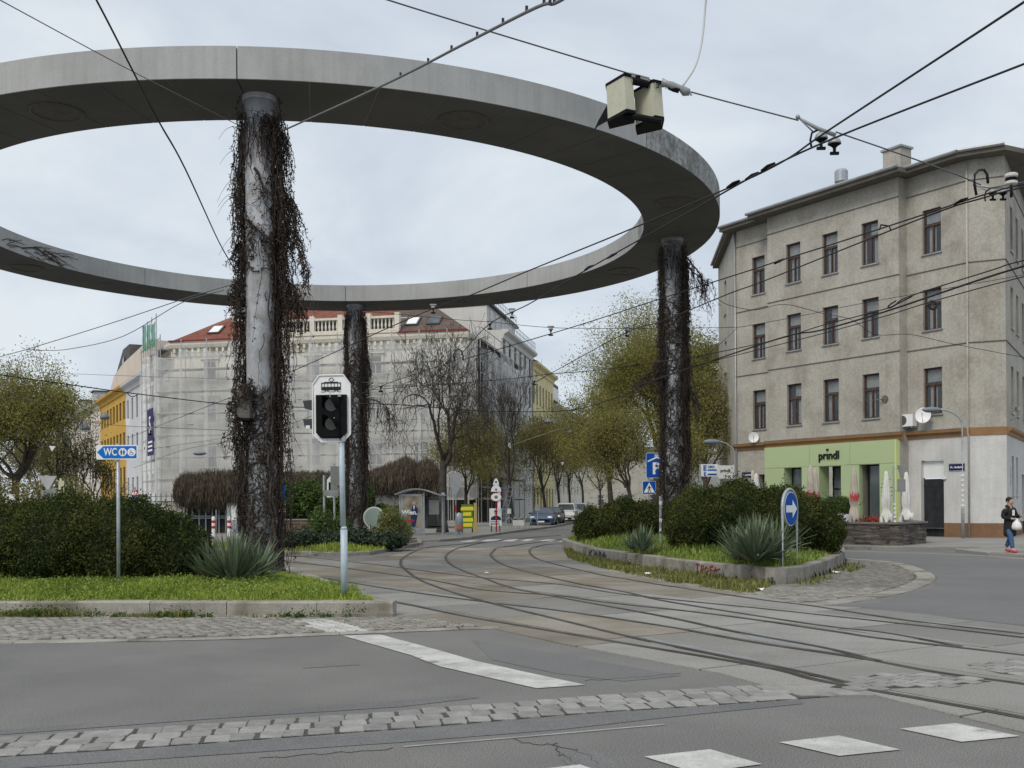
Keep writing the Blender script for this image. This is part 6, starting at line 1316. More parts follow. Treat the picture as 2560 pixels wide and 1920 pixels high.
# body (-y is forward): pelvis root, legs mid-stride, arms bent in front
body = [(0, 0, .92, .13, .11), (0, .0, 1.12, .12, .10), (0, .01, 1.32, .15, .10), (0, .0, 1.46, .06, .06), (0, -.02, 1.56, .075, .085), (0, -.02, 1.66, .075, .09),
        (-.10, -.02, .84, .09), (-.12, -.16, .48, .062), (-.12, -.22, .10, .042), (-.13, -.36, .05, .035), (.10, .02, .84, .09), (.12, .06, .48, .062), (.13, .24, .13, .042), (.14, .14, .04, .035),
        (-.19, .01, 1.38, .055), (-.25, .02, 1.12, .042), (-.10, -.20, 1.08, .032), (-.05, -.25, 1.07, .026), (.19, .01, 1.38, .055), (.27, -.04, 1.14, .042), (.22, -.27, 1.17, .032), (.21, -.34, 1.19, .026)]
ed = [(0, 1), (1, 2), (2, 3), (3, 4), (4, 5), (0, 6), (6, 7), (7, 8), (8, 9), (0, 10), (10, 11), (11, 12), (12, 13), (2, 14), (14, 15), (15, 16), (16, 17), (2, 18), (18, 19), (19, 20), (20, 21)]
inst('body', skin('body', body, ed, skin_m, pe), pe, PM)
for hx, hy, hz, sg2 in ((-.05, -.26, 1.07, 1), (.21, -.35, 1.19, -1)):
    for k in range(5):
        o = (k-2)*.016; L = (.055, .07, .075, .07, .05)[k] if k < 4 else .045
        nodes = [(hx+o*.6, hy, hz+.0, .011), (hx+o, hy-L*.6, hz-.005, .009), (hx+o+.01*sg2, hy-L, hz-.03, .008)]
        inst('finger', skin('finger', nodes, [(0, 1), (1, 2)], skin_m, pe, 1), pe, PM)
coat = [(0, .0, 1.36, .19, .145), (0, .0, 1.12, .185, .155), (0, 0, .92, .20, .165), (0, -.02, .66, .215, .20), (0, -.03, .47, .215, .215), (-.20, .01, 1.37, .085), (-.27, .03, 1.12, .075), (-.12, -.18, 1.08, .058), (.20, .01, 1.37, .085), (.29, -.04, 1.14, .075), (.23, -.24, 1.165, .058)]
inst('coat', skin('coat', coat, [(0, 1), (1, 2), (2, 3), (3, 4), (0, 5), (5, 6), (6, 7), (0, 8), (8, 9), (9, 10)], coat_m, pe, 2, 1), pe, PM)
hd = [(-.10, .0, 1.46, .06), (0, .085, 1.48, .07), (.10, .0, 1.46, .06), (.05, -.08, 1.43, .045), (-.05, -.08, 1.43, .045)]
inst('hood', skin('hood', hd, [(0, 1), (1, 2), (2, 3), (4, 0)], coat_m, pe, 2, 1), pe, PM)
for nm_, leg in (('trouser_leg', [(-.10, -.02, .80, .10), (-.12, -.16, .48, .082), (-.12, -.21, .13, .07)]), ('trouser_leg', [(.10, .02, .80, .10), (.12, .06, .48, .082), (.13, .23, .17, .07)])): inst(nm_, skin(nm_, leg, [(0, 1), (1, 2)], jean_m, pe), pe, PM)
for nodes in ([(-.12, -.19, .05, .055), (-.125, -.30, .045, .05), (-.13, -.40, .035, .04)], [(.13, .26, .09, .055), (.135, .16, .05, .05), (.14, .06, .035, .042)]): inst('shoe', skin('shoe', nodes, [(0, 1), (1, 2)], shoe_m, pe), pe, PM)
hb_ = MB().sphere((0, .005, 1.675), (.098, .112, .105), 16, 10); hb_.build('hair', hair_m, pe, True, PM)
fb = MB().sphere((0, -.065, 1.615), (.074, .062, .105), 14, 10); fb.sphere((0, -.125, 1.605), (.014, .016, .02), 8, 6); fb.sphere((-.085, -.01, 1.61), (.012, .02, .03), 8, 6); fb.sphere((.085, -.01, 1.61), (.012, .02, .03), 8, 6); fb.build('face', skin_m, pe, True, PM)
eb_ = MB().sphere((-.03, -.118, 1.635), (.010, .006, .006), 8, 6).sphere((.03, -.118, 1.635), (.010, .006, .006), 8, 6); eb_.bx(-.025, .025, -.126, -.118, 1.560, 1.567); eb_.build('eyes_and_mouth', hair_m, pe, False, PM)
sc_ = MB().bx(-.03, .06, -.155, -.135, 1.18, 1.36); sc_.build('shirt', white_m, pe, False, PM)
bag = thing('plastic_bag', 'white plastic carrier bag held in front by the walking person', 'bag', tuple(pg+V(0, 0, 1))); v = MB().lathe([(.03, .36), (.05, .30), (.12, .22), (.15, .10), (.13, .02), (.05, 0)], (-.03, -.30, .72), 14, .12, 5); v.build('bag', white_m, bag, True, PM)
# ---- cars
def car(label, c, ang, kind, m, group='parked cars and vans'):
    r = thing('parked_car' if kind != 'van' else 'parked_van', label, 'car' if kind != 'van' else 'van', (c.x, c.y, .0), ang, group); RM = ROOTM[r.name]
    if kind == 'van': L, Wd, prof, belt, top = 4.2, 1.74, [(-2.1, .35), (2.08, .35), (2.12, .75), (1.95, 1.02), (1.25, 1.16), (.55, 1.72), (.3, 1.80), (-2.0, 1.80), (-2.12, 1.2)], 1.12, 1.80
    else: L, Wd, prof, belt, top = 4.2, 1.78, [(-2.05, .32), (2.05, .30), (2.12, .62), (1.98, .82), (1.0, .98), (.15, 1.42), (-.1, 1.47), (-1.4, 1.44), (-2.0, 1.02), (-2.1, .7)], .95, 1.47
    def wy(z): return Wd/2*(1-.22*max(0, (z-belt)/(top-belt))) if z > .5 else Wd/2*.97
    n = len(prof); v = [(x, -wy(z), z) for x, z in prof]+[(x, wy(z), z) for x, z in prof]
    T_ = RM
    b = MB().add([tuple(T_ @ V(*q)) for q in v], [list(range(n)), list(range(n, 2*n))[::-1]]+[[i, n+i, n+(i+1) % n, (i+1) % n] for i in range(n)]); b.build('body', m, r)
    def q4(name, pts, mm, off): b = MB(); b.add([tuple(T_ @ (V(*p)+V(*off))) for p in pts], [list(range(len(pts)))]); return b.build(name, mm, r)
    if kind == 'van': (fx0, fz0), (fx1, fz1) = (1.25, 1.16), (.55, 1.72)
    else: (fx0, fz0), (fx1, fz1) = (1.0, .98), (.15, 1.42)
    i0, i1 = .06, .94; lx = lambda t: (fx0+(fx1-fx0)*t, fz0+(fz1-fz0)*t); a, z_a = lx(i0); c_, z_c = lx(i1)
    q4('windscreen', [(a, -wy(z_a)*.93, z_a), (a, wy(z_a)*.93, z_a), (c_, wy(z_c)*.9, z_c), (c_, -wy(z_c)*.9, z_c)], dark_glass, (.006, 0, .008))
    for s in (-1, 1):
        for x0, x1 in (((.95, .15), (.05, -.75), (-.85, -1.5)) if kind != 'van' else ((1.05, .45), (.3, -.5), (-.6, -1.8))):
            zt_ = top-.12; zt0 = min(zt_, fz0+(fx0-x0)/(fx0-fx1)*(fz1-fz0)-.05) if x0 > fx1 else zt_
            pts = [(x0, s*wy(belt+.03), belt+.03), (x1, s*wy(belt+.03), belt+.03), (x1, s*wy(zt_), zt_), (min(x0, fx1-.02) if x0 > fx1 else x0, s*wy(zt_), zt_)]
            q4('side_window', pts, dark_glass, (0, s*.008, 0))
        MB().box(tuple(T_ @ V(fx0-.1, s*(Wd/2+.08), belt+.08)), (.12, .18, .13), ang).build('wing_mirror', m, r)
        hl = MB(); hl.add([tuple(T_ @ V(*p)) for p in ((2.11, s*.50, .68), (2.07, s*.84, .70), (1.95, s*.86, .84), (2.03, s*.52, .80))], [[0, 1, 2, 3]]); o = hl.build('headlight', white_m, r)
        for x in (1.3, -1.3):
            w0_ = T_ @ V(x, s*(Wd/2-.20), .31); w1_ = T_ @ V(x, s*(Wd/2+.012), .31); w2_ = T_ @ V(x, s*(Wd/2+.02), .31)
            wl = MB().cyl(w0_, w1_, .31, 20).build('wheel', black_m, r); MB().cyl(w0_.lerp(w1_, .9), w2_, .2, 14).build('rim', metal_grey, wl)
    MB().box(tuple(T_ @ V(2.09, 0, .48)), (.06, 1.2, .14), ang).build('grille', black_m, r); MB().box(tuple(T_ @ V(2.12, 0, .40)), (.03, .52, .11), ang).build('number_plate', white_m, r); MB().box(tuple(T_ @ V(2.02, 0, .30)), (.16, Wd*.96, .12), ang).build('bumper', black_m if kind == 'van' else m, r)
    return r
blue_car = mat('car_blue', (.03, .065, .13), (.035, .075, .145), 1, .3, .2, spec=.6); dk_car = mat('car_dark', (.02, .022, .025), rough=.3, spec=.6); wh_car = mat('car_white', (.62, .63, .63), rough=.35, spec=.5)
th_ = radians(262)
for lab, X, D, k, m in (('blue hatchback parked first at the kerb', 1360, 82, 'car', blue_car), ('dark car parked behind the blue hatchback', 1381, 88.5, 'car', dk_car), ('white van parked behind the dark car, nearest of two', 1417, 94, 'van', wh_car), ('farther white van parked behind the nearer white van', 1447, 101, 'van', wh_car)):
    car(lab, P(X, 1300, D), th_, k, m)
# ---- tram shelter
D_ = 58; c = P(1052, 1337, D_); R = V(1, .03, 0).normalized(); ts = thing('tram_shelter', 'glass tram shelter with curved roof and an election poster in its end panel', 'shelter', (c.x, D_, .115)); x0, x1 = P(1003, 1300, D_).x, P(1107, 1300, D_).x; z1 = P(1050, 1240, D_).z
b = MB(); n = 10; v = []
for k in range(n+1):
    t = k/n; x = x0-.25+(x1-x0+.45)*t; z = z1+.35*sin(pi*min(1, t*1.1+.05))
    for y, dz in ((D_-.9, 0), (D_+1.3, 0), (D_+1.3, .06), (D_-.9, .06)): v.append((x, y, z+dz))
b.add(v, [[k*4+j, k*4+(j+1) % 4, k*4+4+(j+1) % 4, k*4+4+j] for k in range(n) for j in range(4)]+[[0, 1, 2, 3], [4*n+3, 4*n+2, 4*n+1, 4*n]]); b.build('roof', metal_grey, ts)
xm = P(1062, 1300, D_).x
for x, y in ((x0, D_-.6), (x0, D_+1.1), (xm, D_-.6), (x1, D_-.2), (x1, D_+1.1)): MB().box((x, y, (.115+z1+.15)/2), (.09, .09, z1+.1)).build('post', galv, ts)
pc_ = MB().box(((x0+xm)/2, D_-.62, 1.35), (xm-x0-.14, .12, 1.95)).build('poster_case', galv, ts); w2 = (xm-x0-.14)/2-.07; cx = (x0+xm)/2; yf = D_-.69
MB().bx(cx-w2, cx+w2, yf, yf+.005, .50, 2.22).build('poster', mat('poster_ground', (.16, .14, .12), (.36, .31, .24), 1.6, .5), pc_)
b = MB(); flat(b, V(cx, yf, 0), V(1, 0, 0), [(-.02, .55), (.18, .55), (.30, 1.1), (.34, 1.5), (.22, 1.68), (.02, 1.68), (-.06, 1.3)], .004, .004); b.build('poster_suit', mat('poster_navy', (.02, .035, .09), rough=.5), pc_)
b = MB(); flat(b, V(cx, yf, 0), V(1, 0, 0), circ(.12, 1.84, .10, 14), .006, .004); b.build('poster_head', skin_m, pc_); b = MB(); flat(b, V(cx, yf, 0), V(1, 0, 0), [(.08, 1.68), (.17, 1.68), (.12, 1.45)], .009, .003); b.build('poster_shirt', white_m, pc_)
inst('lettering', text_mesh('Wien.', .34, .002, white_m, .012), pc_, face_frame((cx-.12, yf-.012, 1.33), V(1, 0, 0))); b = MB(); flat(b, V(cx, yf, 0), V(1, 0, 0), [(-w2+.03, .80), (.12, .84), (.12, .96), (-w2+.03, .90)], .009, .003); b.build('poster_strip', red_m, pc_)
MB().box((cx, D_-.62, .28), (xm-x0-.2, .16, .3)).build('case_foot', metal_grey, ts)
MB().bx(xm+.05, x1, D_+1.12, D_+1.14, .4, 2.2).build('back_glass', glass, ts); MB().bx(x0, x0+.02, D_-.5, D_+1.05, .4, 2.2).build('side_glass', glass, ts); MB().bx(xm+.1, x1-.1, D_+.6, D_+1.0, .5, .56).build('bench', black_m, ts); MB().bx(xm+.15, xm+.7, D_+1.05, D_+1.1, 1.2, 2.0).build('timetable', offwhite, ts)
# ---- smaller things on the tram stop pavement
D_ = 58; c = P(1140, 1343, 54.5); bs = thing('sign_post', 'grey back of a pointed traffic sign on a post right of the bare tree', 'sign post', (c.x, 54.5, .115)); zt = P(1140, 1183, 54.5).z; post(MB(), c.x, 54.5, .1, zt, .035).build('post', galv, bs); sign_back(bs, V(c.x, 54.42, zt-.58), V(1, 0, 0), [(-.29, .56), (.29, .56), (.29, -.05), (0, -.60), (-.29, -.05)], mat('sign_rear2', (.40, .41, .41), (.46, .47, .47), 3, .5, .2)); MB().box((c.x, 54.46, 1.55), (.09, .02, .35)).build('sticker', red_m, bs)
c = P(1148, 1338, 56.5); bn_ = thing('litter_bin', 'silver domed litter bin with an orange band', 'litter bin', (c.x, 56.5, .115)); MB().lathe([(.22, .25), (.22, .95), (.20, 1.1), (.13, 1.22), (.02, 1.27)], (c.x, 56.5, .05), 20).build('bin', galv, bn_, True); MB().lathe([(.226, .40), (.226, .58)], (c.x, 56.5, .05), 20).build('band', mat('orange', (.62, .15, .05), rough=.5), bn_); MB().cyl((c.x, 56.5, .1), (c.x, 56.5, .35), .06, 8).build('foot', galv, bn_)
D_ = 61.5; c = P(1168, 1325, D_); yp = thing('poster_stand', 'yellow and green poster stand leaning at the tram stop', 'poster stand', (c.x, D_, .115)); w2 = .33
MB().plate([(c.x-w2, D_, .35), (c.x+w2, D_, .35), (c.x+w2, D_, 1.75), (c.x-w2, D_, 1.75)], (0, .03, 0)).build('poster', mat('poster_green', (.10, .19, .03), rough=.6), yp); yl = mat('poster_yellow', (.70, .62, .04), rough=.6)
b = MB()
for z, s in ((1.50, .38), (1.18, .25), (.84, .36), (.55, .30)): flat(b, V(c.x, D_, 0), V(1, 0, 0), [(-s, z-.1), (s, z-.1), (s*.95, z+.12), (-s*.9, z+.1)], .004, .003)
b.build('poster_print', yl, yp); MB().box((c.x+.48, D_+.1, .95), (.18, .25, 1.75)).build('side_board', mat('plywood', (.42, .31, .12), rough=.8), yp); MB().box((c.x-.3, D_+.1, .2), (.06, .06, .4)).box((c.x+.3, D_+.1, .2), (.06, .06, .4)).build('legs', black_m, yp)
D_ = 62; c = P(1241, 1327, D_); tsr = thing('tram_stop_sign', 'red tram stop pole with white oval boards and a triangular top', 'tram stop sign', (c.x, D_, .115)); post(MB(), c.x, D_, .1, 3.2, .045).build('pole', mat('red_pole', (.28, .015, .03), rough=.5), tsr)
zt = P(1243, 1195, D_).z; flat(MB(), V(c.x, D_, zt-.2), V(1, 0, 0), [(-.19, -.2), (.19, -.2), (.10, .10), (0, .2), (-.10, .10)], .05, .04).build('top_board', white_m, tsr); b = MB(); flat(b, V(c.x, D_, zt-.68), V(1, 0, 0), [(.30*cos(a), -.12+.40*sin(a)) for a in np.linspace(0, pi, 16)], .05, .04); b.build('upper_board', white_m, tsr); b = MB(); flat(b, V(c.x, D_, zt-1.12), V(1, 0, 0), [(.30*cos(2*pi*k/24), .23*sin(2*pi*k/24)) for k in range(24)], .05, .04); b.build('oval_board', white_m, tsr)
b = MB(); gp_ = mat('grey_print', (.15, .16, .17), rough=.6)
for zz_, rr_ in ((-1.12, .10), (-.68, .07), (-.24, .07)): flat(MB(), V(c.x, D_, zt+zz_), V(1, 0, 0), circ(0, 0, rr_, 16), .092, .003).build('emblem', gp_, tsr)
b = MB()
for zc2, rx, rz_ in ((zt-1.12, .305, .235),):
    b.tube([(c.x+rx*cos(a), D_-.07, zc2+rz_*sin(a)) for a in np.linspace(0, 2*pi, 28)], .018, 5)
b.build('red_rim', red_m, tsr); flat(MB(), V(c.x+.17, D_, 2.0), V(1, 0, 0), [(-.09, -.5), (.09, -.5), (.09, .55), (0, .62), (-.09, .55)], .02, .02).build('line_board', white_m, tsr)
D_ = 62.6; c = P(1239, 1318, D_); ep = thing('election_poster', 'white election poster with a man in a dark suit behind the red pole', 'poster', (c.x, D_, .115)); MB().plate([(c.x-.36, D_, .45), (c.x+.36, D_, .45), (c.x+.36, D_, 1.50), (c.x-.36, D_, 1.50)], (0, .03, 0)).build('board', white_m, ep); b = MB(); flat(b, V(c.x, D_, 0), V(1, 0, 0), [(-.30, .80), (.34, .80), (.30, .98), (.14, 1.06), (-.10, 1.06), (-.26, .96)], .004, .003); b.build('suit', MATS['poster_navy'], ep); b = MB(); flat(b, V(c.x, D_, 0), V(1, 0, 0), [(.02+.10*cos(a), 1.22+.15*sin(a)) for a in np.linspace(0, 6.0, 16)], .008, .003); b.build('face', skin_m, ep); b = MB(); flat(b, V(c.x, D_, 0), V(1, 0, 0), [(.02+.11*cos(a), 1.29+.10*sin(a)) for a in np.linspace(0, pi, 10)], .012, .003); b.build('hair', hair_m, ep)
b = MB()
for z in (.72, .63, .55): flat(b, V(c.x, D_, 0), V(1, 0, 0), [(-.30, z-.02), (.24, z-.02), (.24, z+.02), (-.30, z+.02)], .004, .003)
b.build('print_lines', MATS['grey_print'], ep); MB().box((c.x-.25, D_+.1, .25), (.05, .3, .5)).box((c.x+.25, D_+.1, .25), (.05, .3, .5)).build('legs', black_m, ep)
D_ = 66; c = P(1273, 1318, D_); sp2 = thing('notice_sign', 'small white notice plate on a thin post right of the election poster', 'sign', (c.x, D_, .115)); post(MB(), c.x, D_, .1, 1.5, .03).build('post', galv, sp2); MB().box((c.x, D_-.04, 1.3), (.24, .02, .32)).build('plate', white_m, sp2)
c = P(1300, 1312, 70); br = thing('bike_rack', 'row of round steel bike hoops with a white banner before the blue car', 'bike rack', (c.x, 70, .115))
for k in range(5): MB().tube([(c.x-.7+k*.4+.28*cos(a), 70+.1*k, .115+.75*sin(a)) for a in np.linspace(0, pi, 12)], .025, 6).build('hoop', galv, br)
MB().box((c.x-.1, 69.8, .5), (.75, .02, .36)).build('banner', offwhite, br)
c = P(1344, 1316, 76); sp3 = thing('sign_post', 'thin post with grey sign back in front of the blue car', 'sign post', (c.x, 76, .115)); post(MB(), c.x, 76, .1, 1.7, .03).build('post', galv, sp3); MB().box((c.x, 75.95, 1.45), (.36, .02, .4)).build('plate', metal_grey, sp3)
# ladder and white tube lamp by the scaffold
c = P(1262, 1318, 80); ld = thing('ladder', 'aluminium ladder leaning against the scaffold behind the poster', 'ladder', (c.x, 80, .115)); b = MB(); b.tube([(c.x-.5, 80, .12), (c.x+.35, 81, 3.2)], .03, 6).tube([(c.x-.05, 80, .12), (c.x+.7, 81, 3.2)], .03, 6); b.build('rails', galv, ld)
b = MB()
for k in range(9): t = (k+.5)/9; b.tube([(c.x-.5+.85*t, 80+t, .12+3.08*t), (c.x-.05+.75*t, 80+t, .12+3.08*t)], .02, 5)
b.build('rungs', galv, ld)
# ---- things on the ivy island
D_ = 42; c = P(811, 1350, D_); s1 = thing('sign_post', 'white and grey post with sign brackets on the ivy island', 'sign post', (c.x, D_, .2)); post(MB(), c.x, D_, .15, P(810, 1188, D_).z, .045).build('post', galv, s1); MB().box((c.x+.28, D_-.06, P(810, 1233, D_).z), (.62, .03, .24)).build('bracket', MATS['sign_rear'], s1)
c = P(836, 1300, D_+1.5); s2 = thing('signal_back', 'grey back of a traffic signal cabinet on a post left of the middle column', 'traffic signal', (c.x, D_+1.5, .2)); zt = P(836, 1160, D_+1.5).z; post(MB(), c.x, D_+1.5, .15, zt, .045).build('post', galv, s2); MB().box((c.x+.15, D_+1.35, zt-.6), (.52, .14, 1.0)).build('housing_back', mat('signal_grey', (.16, .18, .17), (.20, .22, .21), 3, .6), s2); MB().box((c.x+.30, D_+1.22, zt-.62), (.28, .12, .55)).build('door', mat('tan_plastic', (.20, .19, .15), rough=.6), s2)
q0 = V(c.x-.22, D_+1.55, zt-.95); MB().plate([q0+V(-.10, 0, -.42), q0+V(.35, 0, -.42), q0+V(.35, 0, .46), q0+V(.05, 0, .46), q0+V(-.08, 0, .30)], V(0, .03, 0)).build('white_board', white_m, s2); MB().box((q0.x+.15, q0.y-.05, q0.z-.05), (.3, .08, .5)).build('lamp_box', black_m, s2)
D_ = 44.5; c = P(935, 1294, D_); mr = thing('traffic_mirror', 'large round traffic mirror with a white rim beside the middle column', 'mirror', (c.x, D_, .2)); nM = V(.35, -1, .05).normalized(); MB().disc(c, nM, .46, .05, 36).build('rim', offwhite, mr); MB().disc(c+nM*.03, nM, .40, .02, 36).build('face', mat('mirror_face', (.30, .36, .32), rough=.25), mr); post(MB(), c.x, D_+.06, .15, c.z, .035).build('post', galv, mr)
D_ = 57; c = P(979, 1335, D_); cb_ = thing('switch_cabinet', 'grey switch cabinet with posters left of the tram shelter', 'cabinet', (c.x, D_, .115)); MB().box((c.x, D_, .115+.62), (.62, .4, 1.24)).build('body', MATS['signal_grey'], cb_); MB().box((c.x, D_, 1.38), (.68, .46, .05)).build('lid', metal_grey, cb_); MB().bx(c.x-.27, c.x-.02, D_-.21, D_-.203, .7, 1.2).build('poster', offwhite, cb_)
c = P(1000, 1335, 58.5); MB_ = MB().box((c.x-.15, 58.6, .62), (.42, .4, 1.0)); setp(MB_.build('wheelie_bin', black_m), 'dark bin between the grey cabinet and the tram shelter', 'bin')
# crossing sign half behind the nearest column
D_ = 46; c = P(695, 1232, D_); cs2 = thing('crossing_sign', 'blue crossing sign and white plates half hidden by the nearest column', 'traffic sign', (c.x, D_, .1)); post(MB(), c.x, D_, 0, c.z+.3, .035).build('post', galv, cs2); flat(MB(), c, V(1, .2, 0), rrect(.62, .60, .03), .04, .012).build('plate', blue_m, cs2); flat(MB(), c, V(1, .2, 0), [(-.24, -.24), (.24, -.24), (0, .24)], .054, .003).build('triangle', white_m, cs2); flat(MB(), c+V(.1, 0, -.62), V(1, .2, 0), rrect(.42, .5, .02), .04, .012).build('lower_plate', white_m, cs2)
# ---- overgrown pergola and kiosk on the left
D_ = 65; xa, xb = P(446, 1200, D_).x, P(618, 1200, D_).x; ks = thing('kiosk', 'low kiosk with barred dark doors under an overgrown roof', 'kiosk', ((xa+xb)/2, D_, .0))
MB().bx(xa+.6, xb+.6, D_-.2, D_+3.5, .0, 2.2).build('dark_wall', room_dark, ks); MB().bx(xa-.1, xb+.8, D_-.8, D_+4, 2.2, 2.5).build('roof_slab', pavement_m, ks)
for k in range(7):
    x = P(485+k*16.5, 1290, D_).x; MB().bx(x-.04, x+.04, D_-.32, D_-.24, .0, 2.2).build('door_bar', galv, ks)
for z in (.05, 1.0, 1.12): MB().bx(xa+.9, xb, D_-.36, D_-.325, z, z+.06).build('door_rail', galv, ks)
MB().bx(P(580, 1290, D_).x, P(606, 1290, D_).x, D_-1.2, D_-.5, 0, 1.95).build('phone_booth', galv, ks); MB().bx(P(592, 1290, D_).x, P(606, 1290, D_).x, D_-1.24, D_-1.205, .9, 1.8).build('booth_panel', white_m, ks)
def thatch(label, blobs, n, D, seed, L=.5, m=vine_brown):
    rg = np.random.default_rng(seed); r = thing('creeper', label, 'creeper', tuple(blobs[0][0]), 0, 'brown dead creeper heaped on low roofs'); b = MB(); pts = []
    for c, rd in blobs:
        k = n//len(blobs); d = rg.normal(size=(k, 3)); d[:, 2] = abs(d[:, 2])*rg.choice([1, 1, 1, -.6], k); d /= np.linalg.norm(d, axis=1, keepdims=True); pts.append(np.array(c)+d*np.array(rd)*(1+rg.normal(0, .05, (k, 1)))); b.sphere(c, tuple(np.array(rd)*.9), 14, 8)
    p = np.concatenate(pts); k = len(p); a = np.c_[rg.normal(0, .25, (k, 2)), -np.ones(k)]; a /= np.linalg.norm(a, axis=1, keepdims=True); s = np.cross(a, rg.normal(size=(k, 3))); s /= np.linalg.norm(s, axis=1, keepdims=True); l = (L*rg.uniform(.4, 1.2, k))[:, None]
    v = np.stack([p-a*l/2, p+s*.018, p+a*l/2, p-s*.018], 1).reshape(-1, 3); MB().add(v, np.arange(4*k).reshape(k, 4)).build('strands', m, r); b.build('matted_core', vine_m if m is vine_brown else m, r); return r
thatch('brown dead creeper hanging over the kiosk roof left of the nearest column', [((xa+.6+.62*k, D_-.2, 2.55), (.72, 1.3, 1.0+.15*(k > 1))) for k in range(7)], 14000, D_, 1, .9)
D_ = 73; xa, xb = P(700, 1200, D_).x, P(1100, 1200, D_).x; sd = thing('garden_shed', 'low grey walled building under heaps of dead creeper behind the middle column', 'building', ((xa+xb)/2, D_, 0)); MB().bx(xa, xb, D_, D_+4, .1, 2.9).build('wall', white_w, sd); MB().bx(xa-.3, xb+.2, D_-.5, D_+4.3, 2.9, 3.1).build('roof_slab', pavement_m, sd)
MB().bx(P(1060, 1200, D_).x, P(1092, 1200, D_).x, D_-.06, D_-.01, .1, 2.6).build('dark_door', room_dark, sd)
thatch('low dark brown creeper band on the shed roof left of the middle column', [((xa+.6+1.05*k, D_-.2, 3.25), (.9, 1.2, .75)) for k in range(6)], 8000, D_, 2, .6)
thatch('tall brown creeper mound on the shed roof behind the tram shelter', [((xa+6.3+.8*k, D_-.3, 3.15+.12*k), (.95, 1.5, .75+.22*k)) for k in range(4)]+[((xb-.9, D_-.3, 3.5), (.9, 1.4, 1.25)), ((xb-.2, D_-.2, 2.9), (.5, 1.2, 1.0))], 13000, D_, 3, .6)
# bollards
for X, lab in ((534, 'red and white bollard left of its pair before the kiosk'), (573, 'red and white bollard right of its pair before the kiosk')):
    c = P(X, 1345, 57); bo = thing('bollard', lab, 'bollard', (c.x, 57, 0), 0, 'red and white bollards'); MB().lathe([(.10, 0), (.10, 1.12), (.07, 1.19), (.01, 1.2)], (c.x, 57, 0), 12).build('post', white_m, bo)
    for z in (.55, .85): MB().lathe([(.104, z), (.104, z+.14)], (c.x, 57, 0), 12).build('band', red_m, bo)
# ---- left background: signs, railing, van
D_ = 48; c = P(121, 1240, D_); yl_ = thing('sign_post', 'grey back of a give way sign above a grey panel behind the big left bush', 'sign post', (c.x, D_, .1)); post(MB(), c.x, D_, .1, P(121, 1188, D_).z, .04).build('post', galv, yl_); zt = P(121, 1190, D_).z; sign_back(yl_, V(c.x, D_-.06, zt), V(1, 0, 0), [(-.42, 0), (.42, 0), (.05, -.62), (-.05, -.62)], MATS['sign_rear2']); sign_back(yl_, V(c.x+.02, D_-.05, zt-.85), V(1, 0, 0), rrect(.68, .55, .02), MATS['sign_rear'])
c = P(152, 1240, 50); wp2 = thing('notice_post', 'white post with pale yellow notice board left of the young tree', 'sign post', (c.x, 50, .1)); post(MB(), c.x, 50, .1, P(152, 1196, 50).z, .04).build('post', white_m, wp2); MB().box((c.x+.05, 49.95, P(152, 1218, 50).z), (.26, .03, .6)).build('board', mat('pale_yellow', (.55, .54, .38), rough=.7), wp2)
c = P(26, 1253, 45); rs_ = thing('traffic_sign', 'round white sign with a plate above, seen over the left end of the bush', 'traffic sign', (c.x, 45, .1)); MB().disc(c, V(0, -1, 0), .22, .02, 26).build('disc', white_m, rs_); flat(MB(), c+V(.02, 0, .24), V(1, 0, 0), rrect(.34, .09, .01), .0, .012).build('plate', offwhite, rs_); b = MB(); flat(b, c+V(0, -.012, 0), V(1, 0, 0), [(-.14, -.05), (-.02, -.10), (.02, .0), (.14, .02), (.06, .07), (-.05, .03)], .003, .002); b.build('symbol', blackletter, rs_); post(MB(), c.x, 45.04, .1, c.z+.3, .03).build('post', galv, rs_)
c = P(337, 1230, 55); wt = thing('warning_sign', 'red bordered warning triangle above a blue disc behind the left bush', 'traffic sign', (c.x, 55, .1)); tri = lambda s: [(-.26*s, -.20*s), (.26*s, -.20*s), (0, .26*s)]; flat(MB(), c, V(1, 0, 0), tri(1), 0, .012).build('border', red_m, wt); flat(MB(), c, V(1, 0, 0), tri(.68), .013, .003).build('field', white_m, wt); b = MB(); flat(b, c, V(1, 0, 0), [(-.022, -.02), (.022, -.02), (.03, .10), (-.03, .10)], .017, .002); flat(b, c, V(1, 0, 0), circ(0, -.06, .025, 8), .017, .002); b.build('exclamation_mark', blackletter, wt); MB().disc(c+V(0, 0, -.42), V(0, -1, 0), .22, .015, 20).build('blue_disc', blue_m, wt); post(MB(), c.x, 55.04, .1, c.z+.25, .03).build('post', galv, wt)
car('white van parked half hidden behind the warning triangle', P(322, 1290, 62), radians(200), 'van', wh_car, 'parked cars and vans')
fa_, fb_ = P(352, 1236, 78), P(455, 1232, 74); fr_ = thing('fence', 'low metal site fence at the foot of the netted scaffold', 'fence', (fa_.x, 78, .1))
for k in range(9):
    q = V(fa_.x, fa_.y, .1).lerp(V(fb_.x, fb_.y, .1), k/8); MB().tube([q, q+up*2.6], .03, 5).build('fence_post', wire_md, fr_)
for z in (.9, 1.8, 2.5): MB().tube([V(fa_.x, fa_.y, z), V(fb_.x, fb_.y, z)], .025, 5).build('fence_rail', wire_md, fr_)
c = P(162, 1172, 60); mt_ = thing('traffic_sign', 'small dark blue T sign among the young tree twigs', 'traffic sign', tuple(c)); flat(MB(), c, V(1, 0, 0), rrect(.22, .24, .01), 0, .012).build('plate', blue_dk, mt_); inst('lettering', text_mesh('T', .2, .001, white_m, .004), mt_, face_frame(c+V(0, -.016, 0), V(1, 0, 0)))
